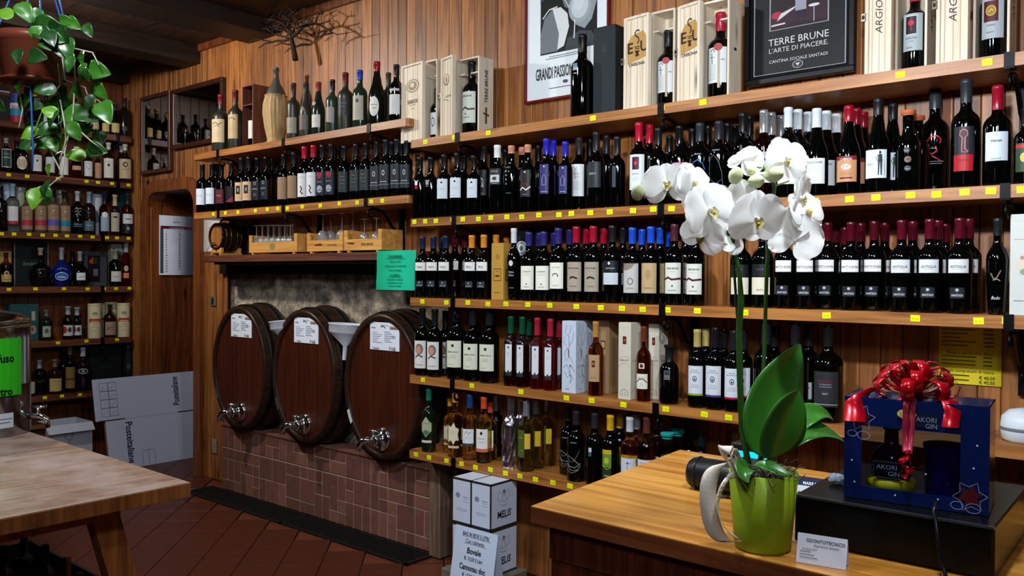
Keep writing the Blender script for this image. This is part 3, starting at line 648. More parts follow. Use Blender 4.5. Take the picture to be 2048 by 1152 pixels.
for px, top, key, row in [(840, 315, 'redwhite', 0), (862, 315, 'smallgrey', 0), (889, 310, 'star', 0), (915, 307, 'star', 0), (928, 310, 'blackplain', 1), (948, 312, 'star', 0), (968, 293, 'silverprint', 0), (995, 291, 'silvercap', 0), (1011, 300, 'blackplain', 1), (1023, 292, 'lettered', 0), (1044, 295, 'lettered', 1), (1056, 290, 'wave', 0), (1077, 292, 'blackplain', 1),
    (1093, 278, 'violet', 0), (1107, 281, 'violet', 1), (1131, 284, 'violet', 0), (1158, 276, 'sketch', 0), (1180, 279, 'blackplain', 1), (1193, 265, 'nero', 0), (1213, 271, 'stripe', 0), (1235, 274, 'stripe', 0), (1278, 246, 'flamingo', 0), (1299, 250, 'flamingo', 1), (1317, 257, 'script', 0), (1339, 272, 'blackplain', 1), (1359, 252, 'pinkband', 0), (1385, 258, 'blackplain', 1), (1400, 247, 'bluecurl', 0), (1416, 252, 'blackplain', 1), (1438, 243, 'greycurl', 0), (1455, 247, 'blackplain', 1), (1470, 252, 'blackplain', 2), (1486, 227, 'blackplain', 0), (1499, 233, 'blackplain', 1),
    (1528, 221, 'rosato', 0), (1543, 226, 'rosato', 1), (1562, 232, 'rosato', 2), (1577, 216, 'whitecap', 0), (1596, 220, 'whitecap', 1), (1616, 225, 'whitecap', 2), (1634, 218, 'cagnulari', 0), (1653, 223, 'cagnulari', 1), (1673, 229, 'cagnulari', 2), (1698, 212, 'peach', 0), (1713, 218, 'peach', 1), (1727, 225, 'peach', 2), (1757, 198, 'manlabel', 0), (1786, 208, 'manlabel', 1), (1817, 222, 'waxtop', 0), (1836, 233, 'waxtop', 1), (1871, 177, 'redswirl', 0), (1933, 160, 'keylabel', 0), (1996, 172, 'hamen', 0), (2052, 250, 'edgeb', 0)]:
    put('S2', px, top, key, row)
# --- third wine shelf
for nm, cl, cn in (('sn', '#1b2340', 'navy'), ('sb', '#5a1226', 'burgundy'), ('so', '#d98a2b', 'orange')):
    bt(nm, '%s-capped bottle, white label' % cn, lab=sant('Aragosta' if nm == 'sn' else 'Monica'), cap=(cl, .06), capr=.4)
bt('slim', 'slim black bottle with round white sticker', 'tp', H=.345, R=.034, lab=[('o', -.004, .178, .011, .014, '#b9bcc0'), ('t', 'TERRA', -.003, .135, .009, SIL, .8), ('t', 'TERRA', -.003, .12, .009, SIL, .8), ('t', 'SANTADI', 0, .06, .004, SIL)], cap=('#d4d6da', .07))
bt('valente', 'dark bottle, violet capsule, cream label', lab=[rr(.034, .05, .155, CREAM), ('t', 'LA VALENTE', -.002, .13, .006, INK, .8, .02)]+lines(.02, .12, 2, .006, '#888')+[('o', .0, .075, .003, .003, INK), ('t', 'SANTADI', 0, .062, .0045, INK)], cap=('#2e2a70', .06))
bt('animal', 'dark bottle, violet capsule, animal label', H=.31, lab=[rr(.034, .055, .165, CREAM), ('t', 'CALA REALE', -.002, .145, .005, '#666'), ('s', [(-.014, .108), (-.01, .118), (.004, .118), (.01, .112), (.008, .105)], .004, '#1c1c28'), ('t', 'SANTADI', 0, .068, .0045, INK)], cap=('#2e2a70', .065))
bt('rocca', 'dark bottle, red capsule, beige animal label', H=.31, lab=[rr(.034, .045, .165, '#a89c8c'), ('t', 'ROCCA RUBIA', -.002, .14, .0068, '#2a1414', .75, .03)]+lines(.02, .128, 1, .006, '#766')+[('s', [(-.016, .097), (-.006, .104), (.006, .102), (.016, .097)], .007, '#231a18'), ('t', 'SANTADI', 0, .066, .005, INK)], cap=('#a2142e', .065), capr=.25)
bt('arenada', 'dark bottle, navy label over white panel', H=.31, lab=[rr(.035, .125, .17, '#181c28'), ('o', -.004, .16, .005, .006, SIL), ('t', 'ARENADA', 0, .14, .006, SIL), rr(.034, .075, .122, '#b6c2cc')]+lines(.024, .114, 5, .007, '#8895a2'), cap=('#18181c', .065))
bt('map', 'dark bottle, blue capsule, map label', H=.31, lab=[rr(.035, .045, .165, '#a5a19c'), ('p', [(-.035, .165), (.02, .165), (.005, .145), (-.02, .135), (-.035, .14)], '#8c7c70'), ('o', 0, .092, .012, .014, '#4a4440'), ('o', 0, .092, .009, .011, '#a5a19c'), ('t', 'NOSTRANU', 0, .064, .0055, '#555', .8)], cap=('#1b4cc0', .065), capr=.25)
bt('tan', 'dark bottle, blue capsule, tan label', H=.31, lab=[rr(.035, .045, .165, '#b99f74'), ('o', 0, .12, .012, .02, '#a88c60'), ('t', 'CARIGNANO', 0, .066, .005, '#553')], cap=('#1b4cc0', .065), capr=.25)
bt('terre', 'dark bottle, brown capsule, red-hill label', H=.315, lab=[rr(.035, .045, .165, '#c3c6b8'), ('t', 'TERRE BRUNE', 0, .143, .0068, '#2a1414', .8, .03), ('s', [(-.034, .1), (-.018, .108), (-.002, .1), (.034, .104)], .008, '#4c1a20')]+lines(.018, .13, 1, .006, '#777')+[('o', 0, .075, .003, .004, INK), ('t', 'SANTADI', 0, .058, .0055, INK)], cap=('#4c2228', .065))
bt('creamlow', 'dark bottle, cream lower and black upper label', H=.31, R=.042, lab=[rr(.038, .05, .115, '#c8c0a0'), rr(.038, .118, .165, '#15161a'), ('t', 'NOIR', 0, .145, .008, '#556'), ('t', 'SANTA', 0, .068, .006, '#443')], cap=('#15161a', .06))
bt('grotta', 'burgundy-capped bottle, off-white label', H=.31, R=.039, lab=sant('GROTTA ROSSA')[:2]+[('t', 'GROTTA ROSSA', 0, .153, .008, '#3a2a2a', .72, .02), ('r', -.014, .014, .146, .147, '#999'), ('split',), ('r', -.025, .02, .05, .085, '#1c2026'), ('t', 'SANTADI', -.002, .06, .0075, '#c5c8cc', .8, .02), ('o', -.002, .077, .005, .005, '#aab')], cap=('#480a18', .065), capr=.22)
bt('antiqua', 'burgundy-capped bottle, bluish-white label', H=.31, R=.039, lab=[rr(.033, .132, .177, '#a9adb0'), ('r', -.03, .03, .135, .174, '#c3c9cf'), ('t', 'ANTIGUA', 0, .153, .009, '#4a3030', .85, .01), ('r', -.02, .014, .144, .145, '#999'), ('split',), ('r', -.025, .02, .05, .085, '#1c2026'), ('t', 'SANTADI', -.002, .06, .0075, '#c5c8cc', .8, .02), ('o', -.002, .077, .005, .005, '#aab')], cap=('#520c1e', .065), capr=.2)
bt('bado', 'slim tapering black bottle, bird wing emblem', 'tp', H=.335, R=.036, lab=[('s', [(-.016, .145), (-.006, .125), (.004, .13), (.016, .155)], .004, '#7c6a5c'), ('s', [(-.008, .12), (.004, .125), (.014, .118)], .003, '#a89484'), ('t', 'Bado', 0, .06, .012, SIL, .8, 0, .3)], cap=('#181a1c', .06))
for px, top, key, row in [(845, 474, 'sn', 0), (867, 473, 'sn', 0), (884, 475, 'sn', 1), (892, 472, 'sn', 0), (910, 469, 'sb', 0), (929, 471, 'sb', 1), (944, 471, 'so', 0), (968, 470, 'so', 0), (992, 470, 'so', 1), (1013, 475, 'so', 2), (1028, 457, 'slim', 0),
    (1058, 465, 'valente', 0), (1078, 466, 'valente', 1), (1088, 464, 'valente', 0), (1108, 466, 'valente', 1), (1117, 457, 'animal', 0), (1139, 459, 'animal', 1), (1153, 454, 'rocca', 0), (1173, 457, 'rocca', 1), (1187, 453, 'rocca', 0), (1208, 456, 'rocca', 1), (1225, 452, 'arenada', 0), (1246, 455, 'arenada', 1), (1265, 456, 'map', 0), (1284, 459, 'map', 1), (1302, 454, 'tan', 0), (1320, 456, 'tan', 1), (1339, 463, 'tan', 2),
    (1349, 449, 'terre', 0), (1371, 450, 'terre', 0), (1392, 452, 'terre', 0), (1483, 455, 'creamlow', 0), (1526, 452, 'creamlow', 0), (1571, 449, 'grotta', 0), (1613, 448, 'grotta', 0), (1656, 446, 'grotta', 0), (1703, 445, 'grotta', 0), (1749, 443, 'grotta', 0), (1804, 441, 'antiqua', 0), (1860, 439, 'antiqua', 0), (1920, 437, 'antiqua', 0),
    (1640, 452, 'grotta', 1), (1673, 450, 'grotta', 1), (1690, 455, 'grotta', 2), (1722, 447, 'grotta', 1), (1770, 446, 'grotta', 1), (1826, 443, 'antiqua', 1), (1876, 441, 'antiqua', 1), (1892, 448, 'antiqua', 2), (1938, 438, 'antiqua', 1), (1996, 437, 'bado', 0)]:
    put('S3', px, top, key, row)
# --- fourth wine shelf
bt('portrait', 'dark bottle, white label with round picture', H=.315, lab=[rr(.033, .035, .165, '#cfcfcb'), ('o', 0, .125, .02, .026, '#7a6e68'), ('o', -.003, .122, .013, .018, '#c9907a'), ('s', [(-.02, .085), (-.005, .098), (.018, .088)], .006, '#3a3230'), ('t', 'Carlo Alberto', 0, .052, .006, '#444', .8, 0, .3)], cap=('#141418', .075))
bt('dolce', 'large dark bottle, cream green label', H=.33, R=.046, lab=[rr(.040, .055, .175, '#c0c6a8'), ('r', -.037, .037, .058, .172, '#c8ceb2'), ('o', 0, .153, .007, .007, '#333'), ('t', 'MASEDU DOLCE', 0, .125, .0062, '#222', .8, .02)]+lines(.02, .11, 3, .006, '#776')+[('r', -.02, .004, .068, .069, '#333')], cap=('#1a1a20', .07))
bt('roseg', 'slender rosé bottle, green capsule, white label', H=.33, R=.034, glass=mat('#3c0a10', .0, trans=.85), lab=[('r', -.017, .017, .05, .2, '#c4ccd4'), ('o', 0, .185, .004, .005, '#222'), ('p', [(-.017, .05), (.017, .05), (.017, .075), (.006, .066), (0, .08), (-.006, .066), (-.017, .07)], '#2a2c30')]+lines(.009, .16, 3, .006, '#889'), cap=('#0c4a34', .08), capr=.25)
bt('roser', 'slender rosé bottle, red capsule, white label', H=.33, R=.034, glass=mat('#8a1020', .0, trans=.9), lab=[('r', -.017, .017, .05, .2, '#c4ccd4'), ('o', 0, .185, .004, .005, '#222'), ('p', [(-.017, .05), (.017, .05), (.017, .075), (.006, .066), (0, .08), (-.006, .066), (-.017, .07)], '#2a2c30')]+lines(.009, .16, 3, .006, '#889'), cap=('#9c2036', .08), capr=.25)
bt('amber', 'amber dessert wine bottle, gold capsule', H=.36, R=.038, glass=glassm('#a8480c', .75), lab=[rr(.03, .07, .2, '#b09068'), ('r', -.008, .008, .14, .172, '#4a1c10'), ('o', 0, .157, .005, .007, '#c07030'), ('t', 'ANGIALIS', 0, .09, .005, '#432')], cap=('#b0813a', .075), capr=.3)
bt('moscato', 'amber bottle, brown capsule, two white labels', H=.35, R=.034, glass=glassm('#a8580e', .8), lab=[('r', -.014, .014, .155, .18, '#d4cdb8'), ('r', -.008, .008, .159, .176, '#5c2018'), ('split',), rr(.03, .06, .13, '#d0ccb8'), ('t', 'MOSCATO', 0, .112, .006, INK, .8), ('s', [(-.028, .09), (-.01, .105), (.01, .105), (.028, .09)], .004, '#222'), ('s', [(-.008, .068), (0, .09), (.008, .07)], .0015, '#333')], cap=('#6a2c1c', .07))
bt('short', 'short stout black bottle, small grey label', 'stt', H=.26, R=.043, lab=[('r', -.015, .012, .11, .15, '#6a6c6a'), ('r', -.012, .009, .13, .147, '#28343c'), ('t', 'PORTO', -.002, .117, .005, '#222')], cap=('#1a1c1c', .07), rn=.018)
def comu(col): return [rr(.034, .055, .17, '#b5bcc8'), ('t', 'TENUTE', 0, .152, .0048, '#445'), ('t', 'DEL MUTOLO', 0, .144, .0048, '#445'), ('o', 0, .118, .009, .012, '#3a4050'), ('o', 0, .118, .006, .009, '#b5bcc8'), ('o', 0, .116, .003, .005, '#222')]+lines(.02, .095, 3, .006, '#889')+[('r', -.034, .034, .05, .058, col)]
bt('cgreen', 'dark bottle, gold capsule, green-edged white label', H=.315, lab=comu('#7a9a28'), cap=('#b09a58', .07), capr=.3)
bt('cviolet', 'dark bottle, ringed capsule, violet-edged white label', H=.315, lab=comu('#4a3078'), cap=('#17171b', .075), capr=.2)
bt('cred', 'dark bottle, black capsule, red-edged white label', H=.315, lab=comu('#a01038'), cap=('#1c1c20', .075), capr=.2)
bt('bigdark', 'large dark bottle behind orchid leaves', H=.335, R=.044, lab=[rr(.034, .06, .11, '#32302a')], cap=('#1c1c20', .08))
bt('letterA', 'large dark bottle, white label beside leaf', H=.335, R=.044, lab=[rr(.034, .065, .125, '#c2c8cc'), ('t', 'MIRA', 0, .105, .01, INK), ('r', -.034, .034, .06, .065, '#2a6a4a')]+lines(.02, .09, 2, .006, '#888'), cap=('#15161a', .08))
bt('anguidd', 'huge black bottle, dark label dated 2017', H=.36, R=.055, lab=[rr(.048, .06, .19, '#2a2a2e'), ('t', 'MONTEJULIA', 0, .155, .0085, '#7a2038', .8, .02), ('t', 'CANNONAU', 0, .143, .0055, '#99a'), ('t', 'DI SARDEGNA', 0, .134, .005, '#99a'), ('r', -.014, .014, .106, .117, '#34363a'), ('t', '2017', 0, .108, .0065, '#c5c8cc'), ('r', -.045, .045, .068, .0695, SIL)], cap=('#131316', .08), rn=.017)
for px, top, key, row in [(845, 617, 'portrait', 0), (870, 619, 'portrait', 0), (891, 622, 'portrait', 1), (914, 612, 'dolce', 0), (946, 620, 'dolce', 0), (979, 619, 'dolce', 0), (1022, 633, 'roseg', 0), (1045, 634, 'roseg', 0), (1059, 638, 'roseg', 1), (1075, 636, 'roser', 0), (1101, 638, 'roser', 0), (1119, 641, 'roser', 1), (1192, 643, 'amber', 0), (1288, 653, 'moscato', 0), (1339, 690, 'short', 0),
    (1395, 659, 'cgreen', 0), (1412, 658, 'cgreen', 1), (1431, 656, 'cviolet', 0), (1448, 658, 'cviolet', 1), (1468, 662, 'cred', 0), (1488, 662, 'cred', 1), (1533, 644, 'bigdark', 0), (1548, 652, 'bigdark', 1), (1592, 645, 'letterA', 0), (1617, 648, 'letterA', 1), (1657, 650, 'anguidd', 0)]:
    put('S4', px, top, key, row)
# --- lowest wine shelf
YEL = glassm('#f4e08c', .85); YG = glassm('#d0cc60', .8)
bt('diamond', 'dark bottle, green capsule, diamond label', H=.325, glass=GREEN_G, lab=[('p', [(-.03, .15), (-.018, .16), (0, .185), (.018, .16), (.03, .15), (.03, .11), (.018, .1), (0, .078), (-.018, .1), (-.03, .11)], '#a9b38c'), ('t', 'VERMENTINO', 0, .15, .0045, '#233'), ('p', [(-.02, .105), (0, .083), (.02, .105), (0, .118)], '#4c7a4c'), ('split',), ('r', -.03, .03, .05, .063, '#b8bca0')], cap=('#1c6a4a', .06))
bt('starlab', 'pale yellow wine bottle, cream star label', H=.33, R=.04, glass=YEL, lab=[('p', [(-.03, .17), (-.01, .16), (.008, .185), (.015, .16), (.034, .15), (.028, .12), (.034, .09), (.015, .09), (.006, .07), (-.01, .09), (-.03, .08)], '#cfc69c'), ('r', -.034, .034, .05, .062, '#c8c09a')]+lines(.016, .14, 3, .007, '#776'), cap=('#d8962c', .045), capr=.4)
bt('bluecap', 'pale yellow wine bottle, blue capsule', H=.32, R=.038, glass=YEL, lab=[rr(.032, .08, .155, '#ced4d8'), ('s', [(-.016, .13), (-.004, .145), (.006, .128), (.016, .142)], .003, '#556'), rr(.032, .075, .085, '#33424c')]+lines(.02, .115, 2, .006, '#889'), cap=('#14427a', .065), capr=.3)
bt('orangecap', 'pale yellow wine bottle, orange-red capsule', H=.315, R=.038, glass=YEL, lab=[rr(.032, .07, .165, '#d4d4ce'), ('p', [(-.008, .145), (0, .155), (.008, .145), (0, .135)], INK), ('t', 'Vernaccia', 0, .12, .006, INK), rr(.033, .055, .068, '#d0664a')]+lines(.02, .105, 2, .006, '#889'), cap=('#c8502c', .055), capr=.35)
bt('printed', 'black printed bottle, silver capsule', H=.33, R=.038, glass=mat('#07090c', .12), lab=[('t', 'OPALA', 0, .2, .01, '#9097a0'), ('r', -.012, -.002, .155, .175, '#7a828c'), ('t', 'PODERE', 0, .14, .008, '#4c535c'), ('s', [(-.018, .06), (-.01, .085), (.002, .1), (.014, .085), (.008, .065), (-.002, .075)], .003, '#7a828c')], cap=('#8c98a4', .085), capr=.25, capm=.6)
bt('olive', 'yellow-green bottle, olive label, gold flap', H=.32, R=.038, glass=YG, lab=[('r', -.034, .006, .065, .19, '#4a5c22'), ('t', 'OPALE', -.014, .155, .005, '#c8d090'), ('s', [(-.03, .08), (-.01, .1), (.002, .095)], .002, '#8aa030'), ('r', .007, .034, .105, .175, '#d8b830')], cap=('#8c9298', .07), capr=.25, capm=.5)
bt('yarn', 'black bottle with looping cream lines', H=.335, R=.044, lab=[('t', 'ouverture', 0, .19, .007, SIL, .8), ('s', [(-.04, .15), (-.036, .12), (-.015, .095), (.005, .1), (.03, .15)], .0012, '#a8a890'), ('s', [(-.04, .1), (-.02, .075), (.01, .07), (.036, .09)], .0014, '#c8c8b8'), ('s', [(-.038, .085), (-.01, .055), (.02, .06), (.036, .08)], .0014, '#b8b8a0'), ('s', [(-.038, .06), (-.01, .042), (.03, .06)], .0014, '#b0b088'), ('s', [(-.038, .11), (-.025, .125), (0, .11), (.03, .085)], .0012, '#c8c8b8')], cap=('#222428', .065))
bt('tinylab', 'black bottle, tiny white-blue label', H=.33, R=.042, lab=[('r', -.02, -.004, .155, .175, '#a8b8bc'), ('r', -.02, -.004, .135, .154, '#2c5c68')], cap=('#26282c', .07))
bt('yellowcap', 'black bottle, yellow cap, yellow-green label', H=.335, R=.042, lab=[('r', -.026, .02, .16, .18, '#c8a818'), ('r', -.026, .02, .1, .16, '#6a8a28'), ('o', -.003, .13, .012, .015, '#a8b840'), ('r', -.026, .02, .05, .1, '#24381c'), ('s', [(-.024, .105), (0, .09), (.018, .1)], .002, '#b8c860'), ('t', 'VERDE', -.003, .06, .006, W)], cap=('#d0a010', .07), capr=.3)
bt('clearfig', 'clear gold wine bottle, white figure label', H=.335, R=.042, glass=glassm('#f0c850', .9), lab=[rr(.038, .04, .155, '#b4bccc'), ('o', 0, .135, .004, .004, '#334'), ('s', [(-.016, .136), (-.006, .13), (.0, .132), (.016, .132)], .0015, '#334'), ('s', [(-.001, .13), (-.002, .112), (.004, .105)], .0022, '#334'), ('t', 'VERMENTINO', 0, .075, .006, '#445', .8)], cap=('#b9c2cc', .065), capr=.35)
bt('picture', 'gold wine bottle, brown capsule, picture label', H=.335, R=.04, glass=glassm('#8a6418', .8), lab=[rr(.036, .04, .155, '#b4bccc'), ('t', 'Malvasia', -.004, .142, .006, '#556'), ('r', -.018, .01, .07, .125, '#c6ccd6'), ('r', -.014, .006, .074, .12, '#241820'), ('o', -.004, .1, .005, .012, '#6a4a4a')], cap=('#5c2e20', .07))
bt('turq', 'dark spirit bottle with turquoise screw cap', 'stt', H=.27, R=.04, lab=[rr(.03, .05, .1, '#3c4a50')], cap=('#20a8a8', .022), capr=.4, rn=.021)
bt('ring', 'dark bottle, silver neck ring', H=.3, R=.04, lab=[('r', -.02, .02, .09, .12, '#22282c')], cap=('#0c1c20', .06), capr=.2)
bt('goldcap', 'dark bottle, bronze gold cap, beside the terminal', H=.3, R=.04, lab=[], cap=('#7c5a38', .06), capr=.3)
for px, top, key, row in [(858, 777, 'diamond', 0), (911, 787, 'starlab', 0), (900, 797, 'starlab', 1), (940, 789, 'bluecap', 0), (968, 794, 'orangecap', 0), (981, 805, 'orangecap', 1), (992, 789, 'printed', 0), (1053, 801, 'olive', 0), (1073, 797, 'olive', 1), (1095, 793, 'olive', 2), (1153, 822, 'yarn', 0), (1137, 815, 'yarn', 1), (1190, 826, 'tinylab', 0), (1221, 830, 'yellowcap', 0), (1240, 826, 'yellowcap', 1), (1260, 834, 'clearfig', 0), (1274, 829, 'clearfig', 1), (1294, 833, 'picture', 0), (1315, 826, 'picture', 1), (1335, 866, 'turq', 0), (1356, 860, 'turq', 1), (1378, 850, 'ring', 1), (1403, 864, 'ring', 1), (1471, 862, 'goldcap', 1)]:
    put('S5', px, top, key, row)
# foil wrapped bottles
def foil(px, top, row, desc):
    fm_ = mat('#e4e2ec', .22, 1.0); mb = MB(); H, R = .335, .04; prof = prof_bordeaux(H, R); seg = 26; vs = []
    for r, z in [(R*1.05, 0)]+prof[1:3]+[(R, z) for z in (.03, .06, .09, .12, .15)]+prof[4:]:
        for k in range(seg):
            a = 2*math.pi*k/seg; q = r+.004*noise.noise(Vector((math.cos(a)*3+px, math.sin(a)*3, z*40)))*2+.002
            vs.append((q*math.cos(a), q*math.sin(a), z+.003*math.sin(a*5+z*50) if z > .001 else 0))
    n = len(vs)//seg
    mb.add(vs, [(i*seg+k, i*seg+(k+1) % seg, (i+1)*seg+(k+1) % seg, (i+1)*seg+k) for i in range(n-1) for k in range(seg)]+[tuple((n-1)*seg+k for k in range(seg))], fm_)
    loc, zt = spot('S5', px, top, .055+row*ROWD); root = inst('wine_bottle', None, None, loc, face('S5', loc), (zt-Z['S5'])/H)
    mb.build('foil_wrap', root); l = MB(); l.pr([('t', 'OPALA', 0, v, .011, '#302840', .9, .02) for v in (.2, .135, .07)]+[('t', 'PODERE PODERE', 0, v, .005, '#5a3a40', .8) for v in (.17, .105)], R+.0065); l.build('lettering', root)
    root['category'] = 'bottle'; root['group'] = GRP['S5']; PLACED.append(('S5', desc, loc.x, root, row))
foil(1022, 793, 0, 'bottle wrapped in crinkled silver foil'); foil(1041, 796, 1, 'back-row bottle wrapped in silver foil')
# --- lower left shelf
bt('wb', 'dark bottle, white-blue label', lab=[rr(.034, .05, .15, '#b8c8dc'), ('s', [(-.02, .1), (-.01, .115), (-.004, .1), (.006, .112), (.014, .1)], .0018, '#223')], cap=('#101013', .06))
bt('dr', 'dark bottle, dark red label', lab=[rr(.034, .05, .14, '#5a1c2c'), ('t', 'MORO', 0, .1, .008, '#c8a0a0')], cap=('#101013', .06))
bt('rb', 'black bottle, black label, red corner', lab=[rr(.034, .05, .15, '#121216'), ('p', [(-.02, .052), (.03, .052), (.03, .09)], '#8c1c44')], cap=('#101013', .06))
bt('tp', 'dark bottle, tan label with dark picture', lab=[rr(.03, .05, .16, '#c8a884'), ('r', -.015, .012, .09, .14, '#16161c'), ('o', 0, .115, .006, .012, '#7c8898')]+lines(.016, .075, 2, .006, '#665'), cap=('#14141a', .065))
bt('orn', 'black bottle, black ornate label', H=.315, lab=[rr(.034, .05, .17, '#0d0f14'), ('o', 0, .155, .008, .01, '#9098a4'), ('o', 0, .155, .005, .006, '#0d0f14'), ('t', 'KARA', 0, .12, .01, '#a8b0b8'), ('o', 0, .085, .01, .012, '#3c4858')], cap=('#0e1014', .07), capr=.2)
bt('par', 'dark bottle, brownish paper label', lab=[rr(.035, .04, .17, '#94785c')]+lines(.022, .14, 3, .012, '#6e5844'), cap=('#15151a', .065))
bt('wf', 'dark bottle, red capsule, white figure label', H=.32, lab=[rr(.034, .04, .17, '#c6c8cc'), ('s', [(-.006, .1), (.004, .085), (-.004, .07), (.008, .055)], .007, '#1c1c20')]+lines(.018, .15, 2, .006, '#889'), cap=('#b01c30', .065), capr=.25)
bt('krec', 'black bottle, black label, red top band', H=.32, lab=[rr(.034, .04, .17, '#121a2a'), ('r', -.014, .014, .145, .165, '#a02038'), ('o', 0, .14, .008, .008, '#a02038'), ('o', 0, .075, .017, .02, '#9aa4b0'), ('t', 'NOLA', 0, .07, .009, '#121a2a'), ('t', 'BARBERA', 0, .115, .005, SIL)], cap=('#15151a', .07))
bt('dgreen', 'black bottle, dark grey-green label', H=.32, lab=[rr(.035, .05, .17, '#232c30'), ('t', 'TERRA', 0, .14, .006, '#8a8c80'), ('t', 'DI LUPI', 0, .12, .0065, '#8a8c80'), ('t', 'NERA', 0, .1, .006, '#8a8c80')]+lines(.02, .08, 2, .006, '#6a6c66'), cap=('#15151a', .07))
bt('slate', 'black bottle, slate label with silver seal', H=.32, lab=[rr(.035, .045, .18, '#20262e'), ('o', 0, .135, .008, .015, '#a9b0b8'), ('o', 0, .135, .005, .01, '#20262e'), ('r', -.034, .034, .07, .073, '#8a929a'), ('r', -.02, .02, .085, .088, '#a9b0b8')], cap=('#1a1c20', .075))
for px, top, key, row in [(405, 329, 'wb', 0), (424, 327, 'wb', 0), (433, 328, 'blackplain', 1), (443, 329, 'dr', 0), (463, 324, 'rb', 0), (483, 317, 'tp', 0), (498, 315, 'tp', 0), (515, 317, 'orn', 0), (532, 315, 'orn', 0), (543, 318, 'blackplain', 1), (554, 319, 'blackplain', 1), (568, 310, 'par', 0), (588, 306, 'par', 0), (609, 294, 'wf', 0), (627, 291, 'wf', 0), (645, 291, 'krec', 0), (663, 289, 'krec', 0), (676, 294, 'krec', 1), (689, 293, 'dgreen', 0), (712, 289, 'dgreen', 0), (732, 287, 'dgreen', 0), (753, 284, 'slate', 0), (772, 280, 'slate', 0), (784, 284, 'slate', 1), (794, 279, 'slate', 0), (804, 283, 'slate', 1), (813, 282, 'slate', 0)]:
    put('L2', px, top, key, row)
# --- upper left shelf: old bottles
bt('magcream', 'big old bottle, red cap, cream scenic label', H=.36, R=.056, glass=OLDG, lab=[rr(.046, .055, .2, '#c2ae88'), ('s', [(-.03, .17), (-.01, .18), (.01, .165), (.03, .178)], .006, '#4a4438'), ('s', [(-.02, .155), (0, .16), (.02, .15)], .004, '#5a5244')]+lines(.025, .13, 4, .012, '#7a6c50'), cap=('#6a1620', .06), rn=.018)
bt('medcream', 'old bottle, cream scenic label, red cap', H=.33, R=.04, glass=OLDG, lab=[rr(.034, .055, .19, '#b39a70'), ('s', [(-.02, .165), (0, .172), (.02, .16)], .005, '#4a4438')]+lines(.02, .13, 4, .012, '#7a6c50'), cap=('#4a1a1c', .06))
bt('greyold', 'dusty old brown bottle, grey label', H=.32, R=.038, glass=OLDG, lab=[rr(.034, .03, .12, '#8e8878')]+lines(.02, .1, 4, .012, '#55504a'), cap=('#3a2026', .06))
bt('tallold', 'tall dusty brown bottle, round seal', 'bg', H=.33, R=.041, glass=OLDG, lab=[rr(.036, .04, .13, '#5c544c'), ('o', 0, .165, .012, .014, '#7a7468')]+lines(.02, .1, 3, .012, '#8a8478'), cap=('#241c1c', .06))
bt('redold', 'old sloping bottle, red cap, tilted white label', 'bg', H=.31, R=.04, glass=mat('#17201a', .2), lab=[rr(.03, .04, .115, '#a8a49c')]+lines(.016, .09, 3, .01, '#5a5652')+[('split',), ('o', -.01, .18, .015, .012, '#8c8880')], cap=('#7c2020', .055))
bt('tornold', 'old green bottle, torn grey label', H=.31, R=.039, glass=mat('#22352a', .25, noise_amt=.2), lab=[('p', [(-.03, .06), (.028, .05), (.03, .14), (.01, .15), (-.012, .14), (-.03, .15)], '#8a847e')], cap=('#15151a', .06))
bt('darklab', 'old dark bottle, maroon cap, black label', H=.33, R=.044, glass=OLDG, lab=[rr(.04, .08, .18, '#26272a'), ('t', 'BAROLO', 0, .15, .01, '#7c7a74'), ('t', 'RISERVA', 0, .13, .007, '#7c7a74')]+lines(.026, .11, 2, .01, '#5a5854'), cap=('#5c141c', .06))
bt('bluetop', 'old green bottle, bright blue cap', H=.33, R=.042, glass=mat('#1c2c20', .15), lab=[rr(.036, .04, .18, '#a6a092'), ('o', 0, .15, .01, .012, '#4a463e')]+lines(.024, .11, 4, .014, '#6a665c'), cap=('#1c3c9c', .055))
bt('ovalw', 'tall sloping bottle, red wax, oval label', 'bg', H=.355, R=.046, glass=mat('#0c100c', .12), lab=[('o', 0, .1, .03, .055, '#c2bfb4'), ('t', 'Barbera', 0, .11, .009, '#333'), ('t', "d'Alba", 0, .09, .008, '#333')]+lines(.014, .075, 3, .01, '#555'), cap=('#8a1414', .055), capr=.2)
bt('silverlab', 'dark bottle, silver label, beside crate', H=.345, R=.044, lab=[rr(.038, .04, .16, '#a8aaa8'), ('r', -.034, .034, .18, .195, '#aaa')]+lines(.024, .13, 5, .014, '#777'), cap=('#101013', .06))
bt('ghost', 'dark brown bottle pushed back', H=.34, R=.04, glass=OLDG, lab=[], cap=('#3a2a20', .06))
for px, top, key, row in [(442, 190, 'magcream', 0), (471, 181, 'medcream', 0), (587, 167, 'greyold', 0), (612, 166, 'tallold', 0), (637, 165, 'redold', 0), (665, 160, 'tornold', 0), (691, 146, 'darklab', 0), (720, 141, 'bluetop', 0), (754, 124, 'ovalw', 0), (777, 146, 'ghost', 1), (793, 130, 'silverlab', 0)]:
    put('L1', px, top, key, row)
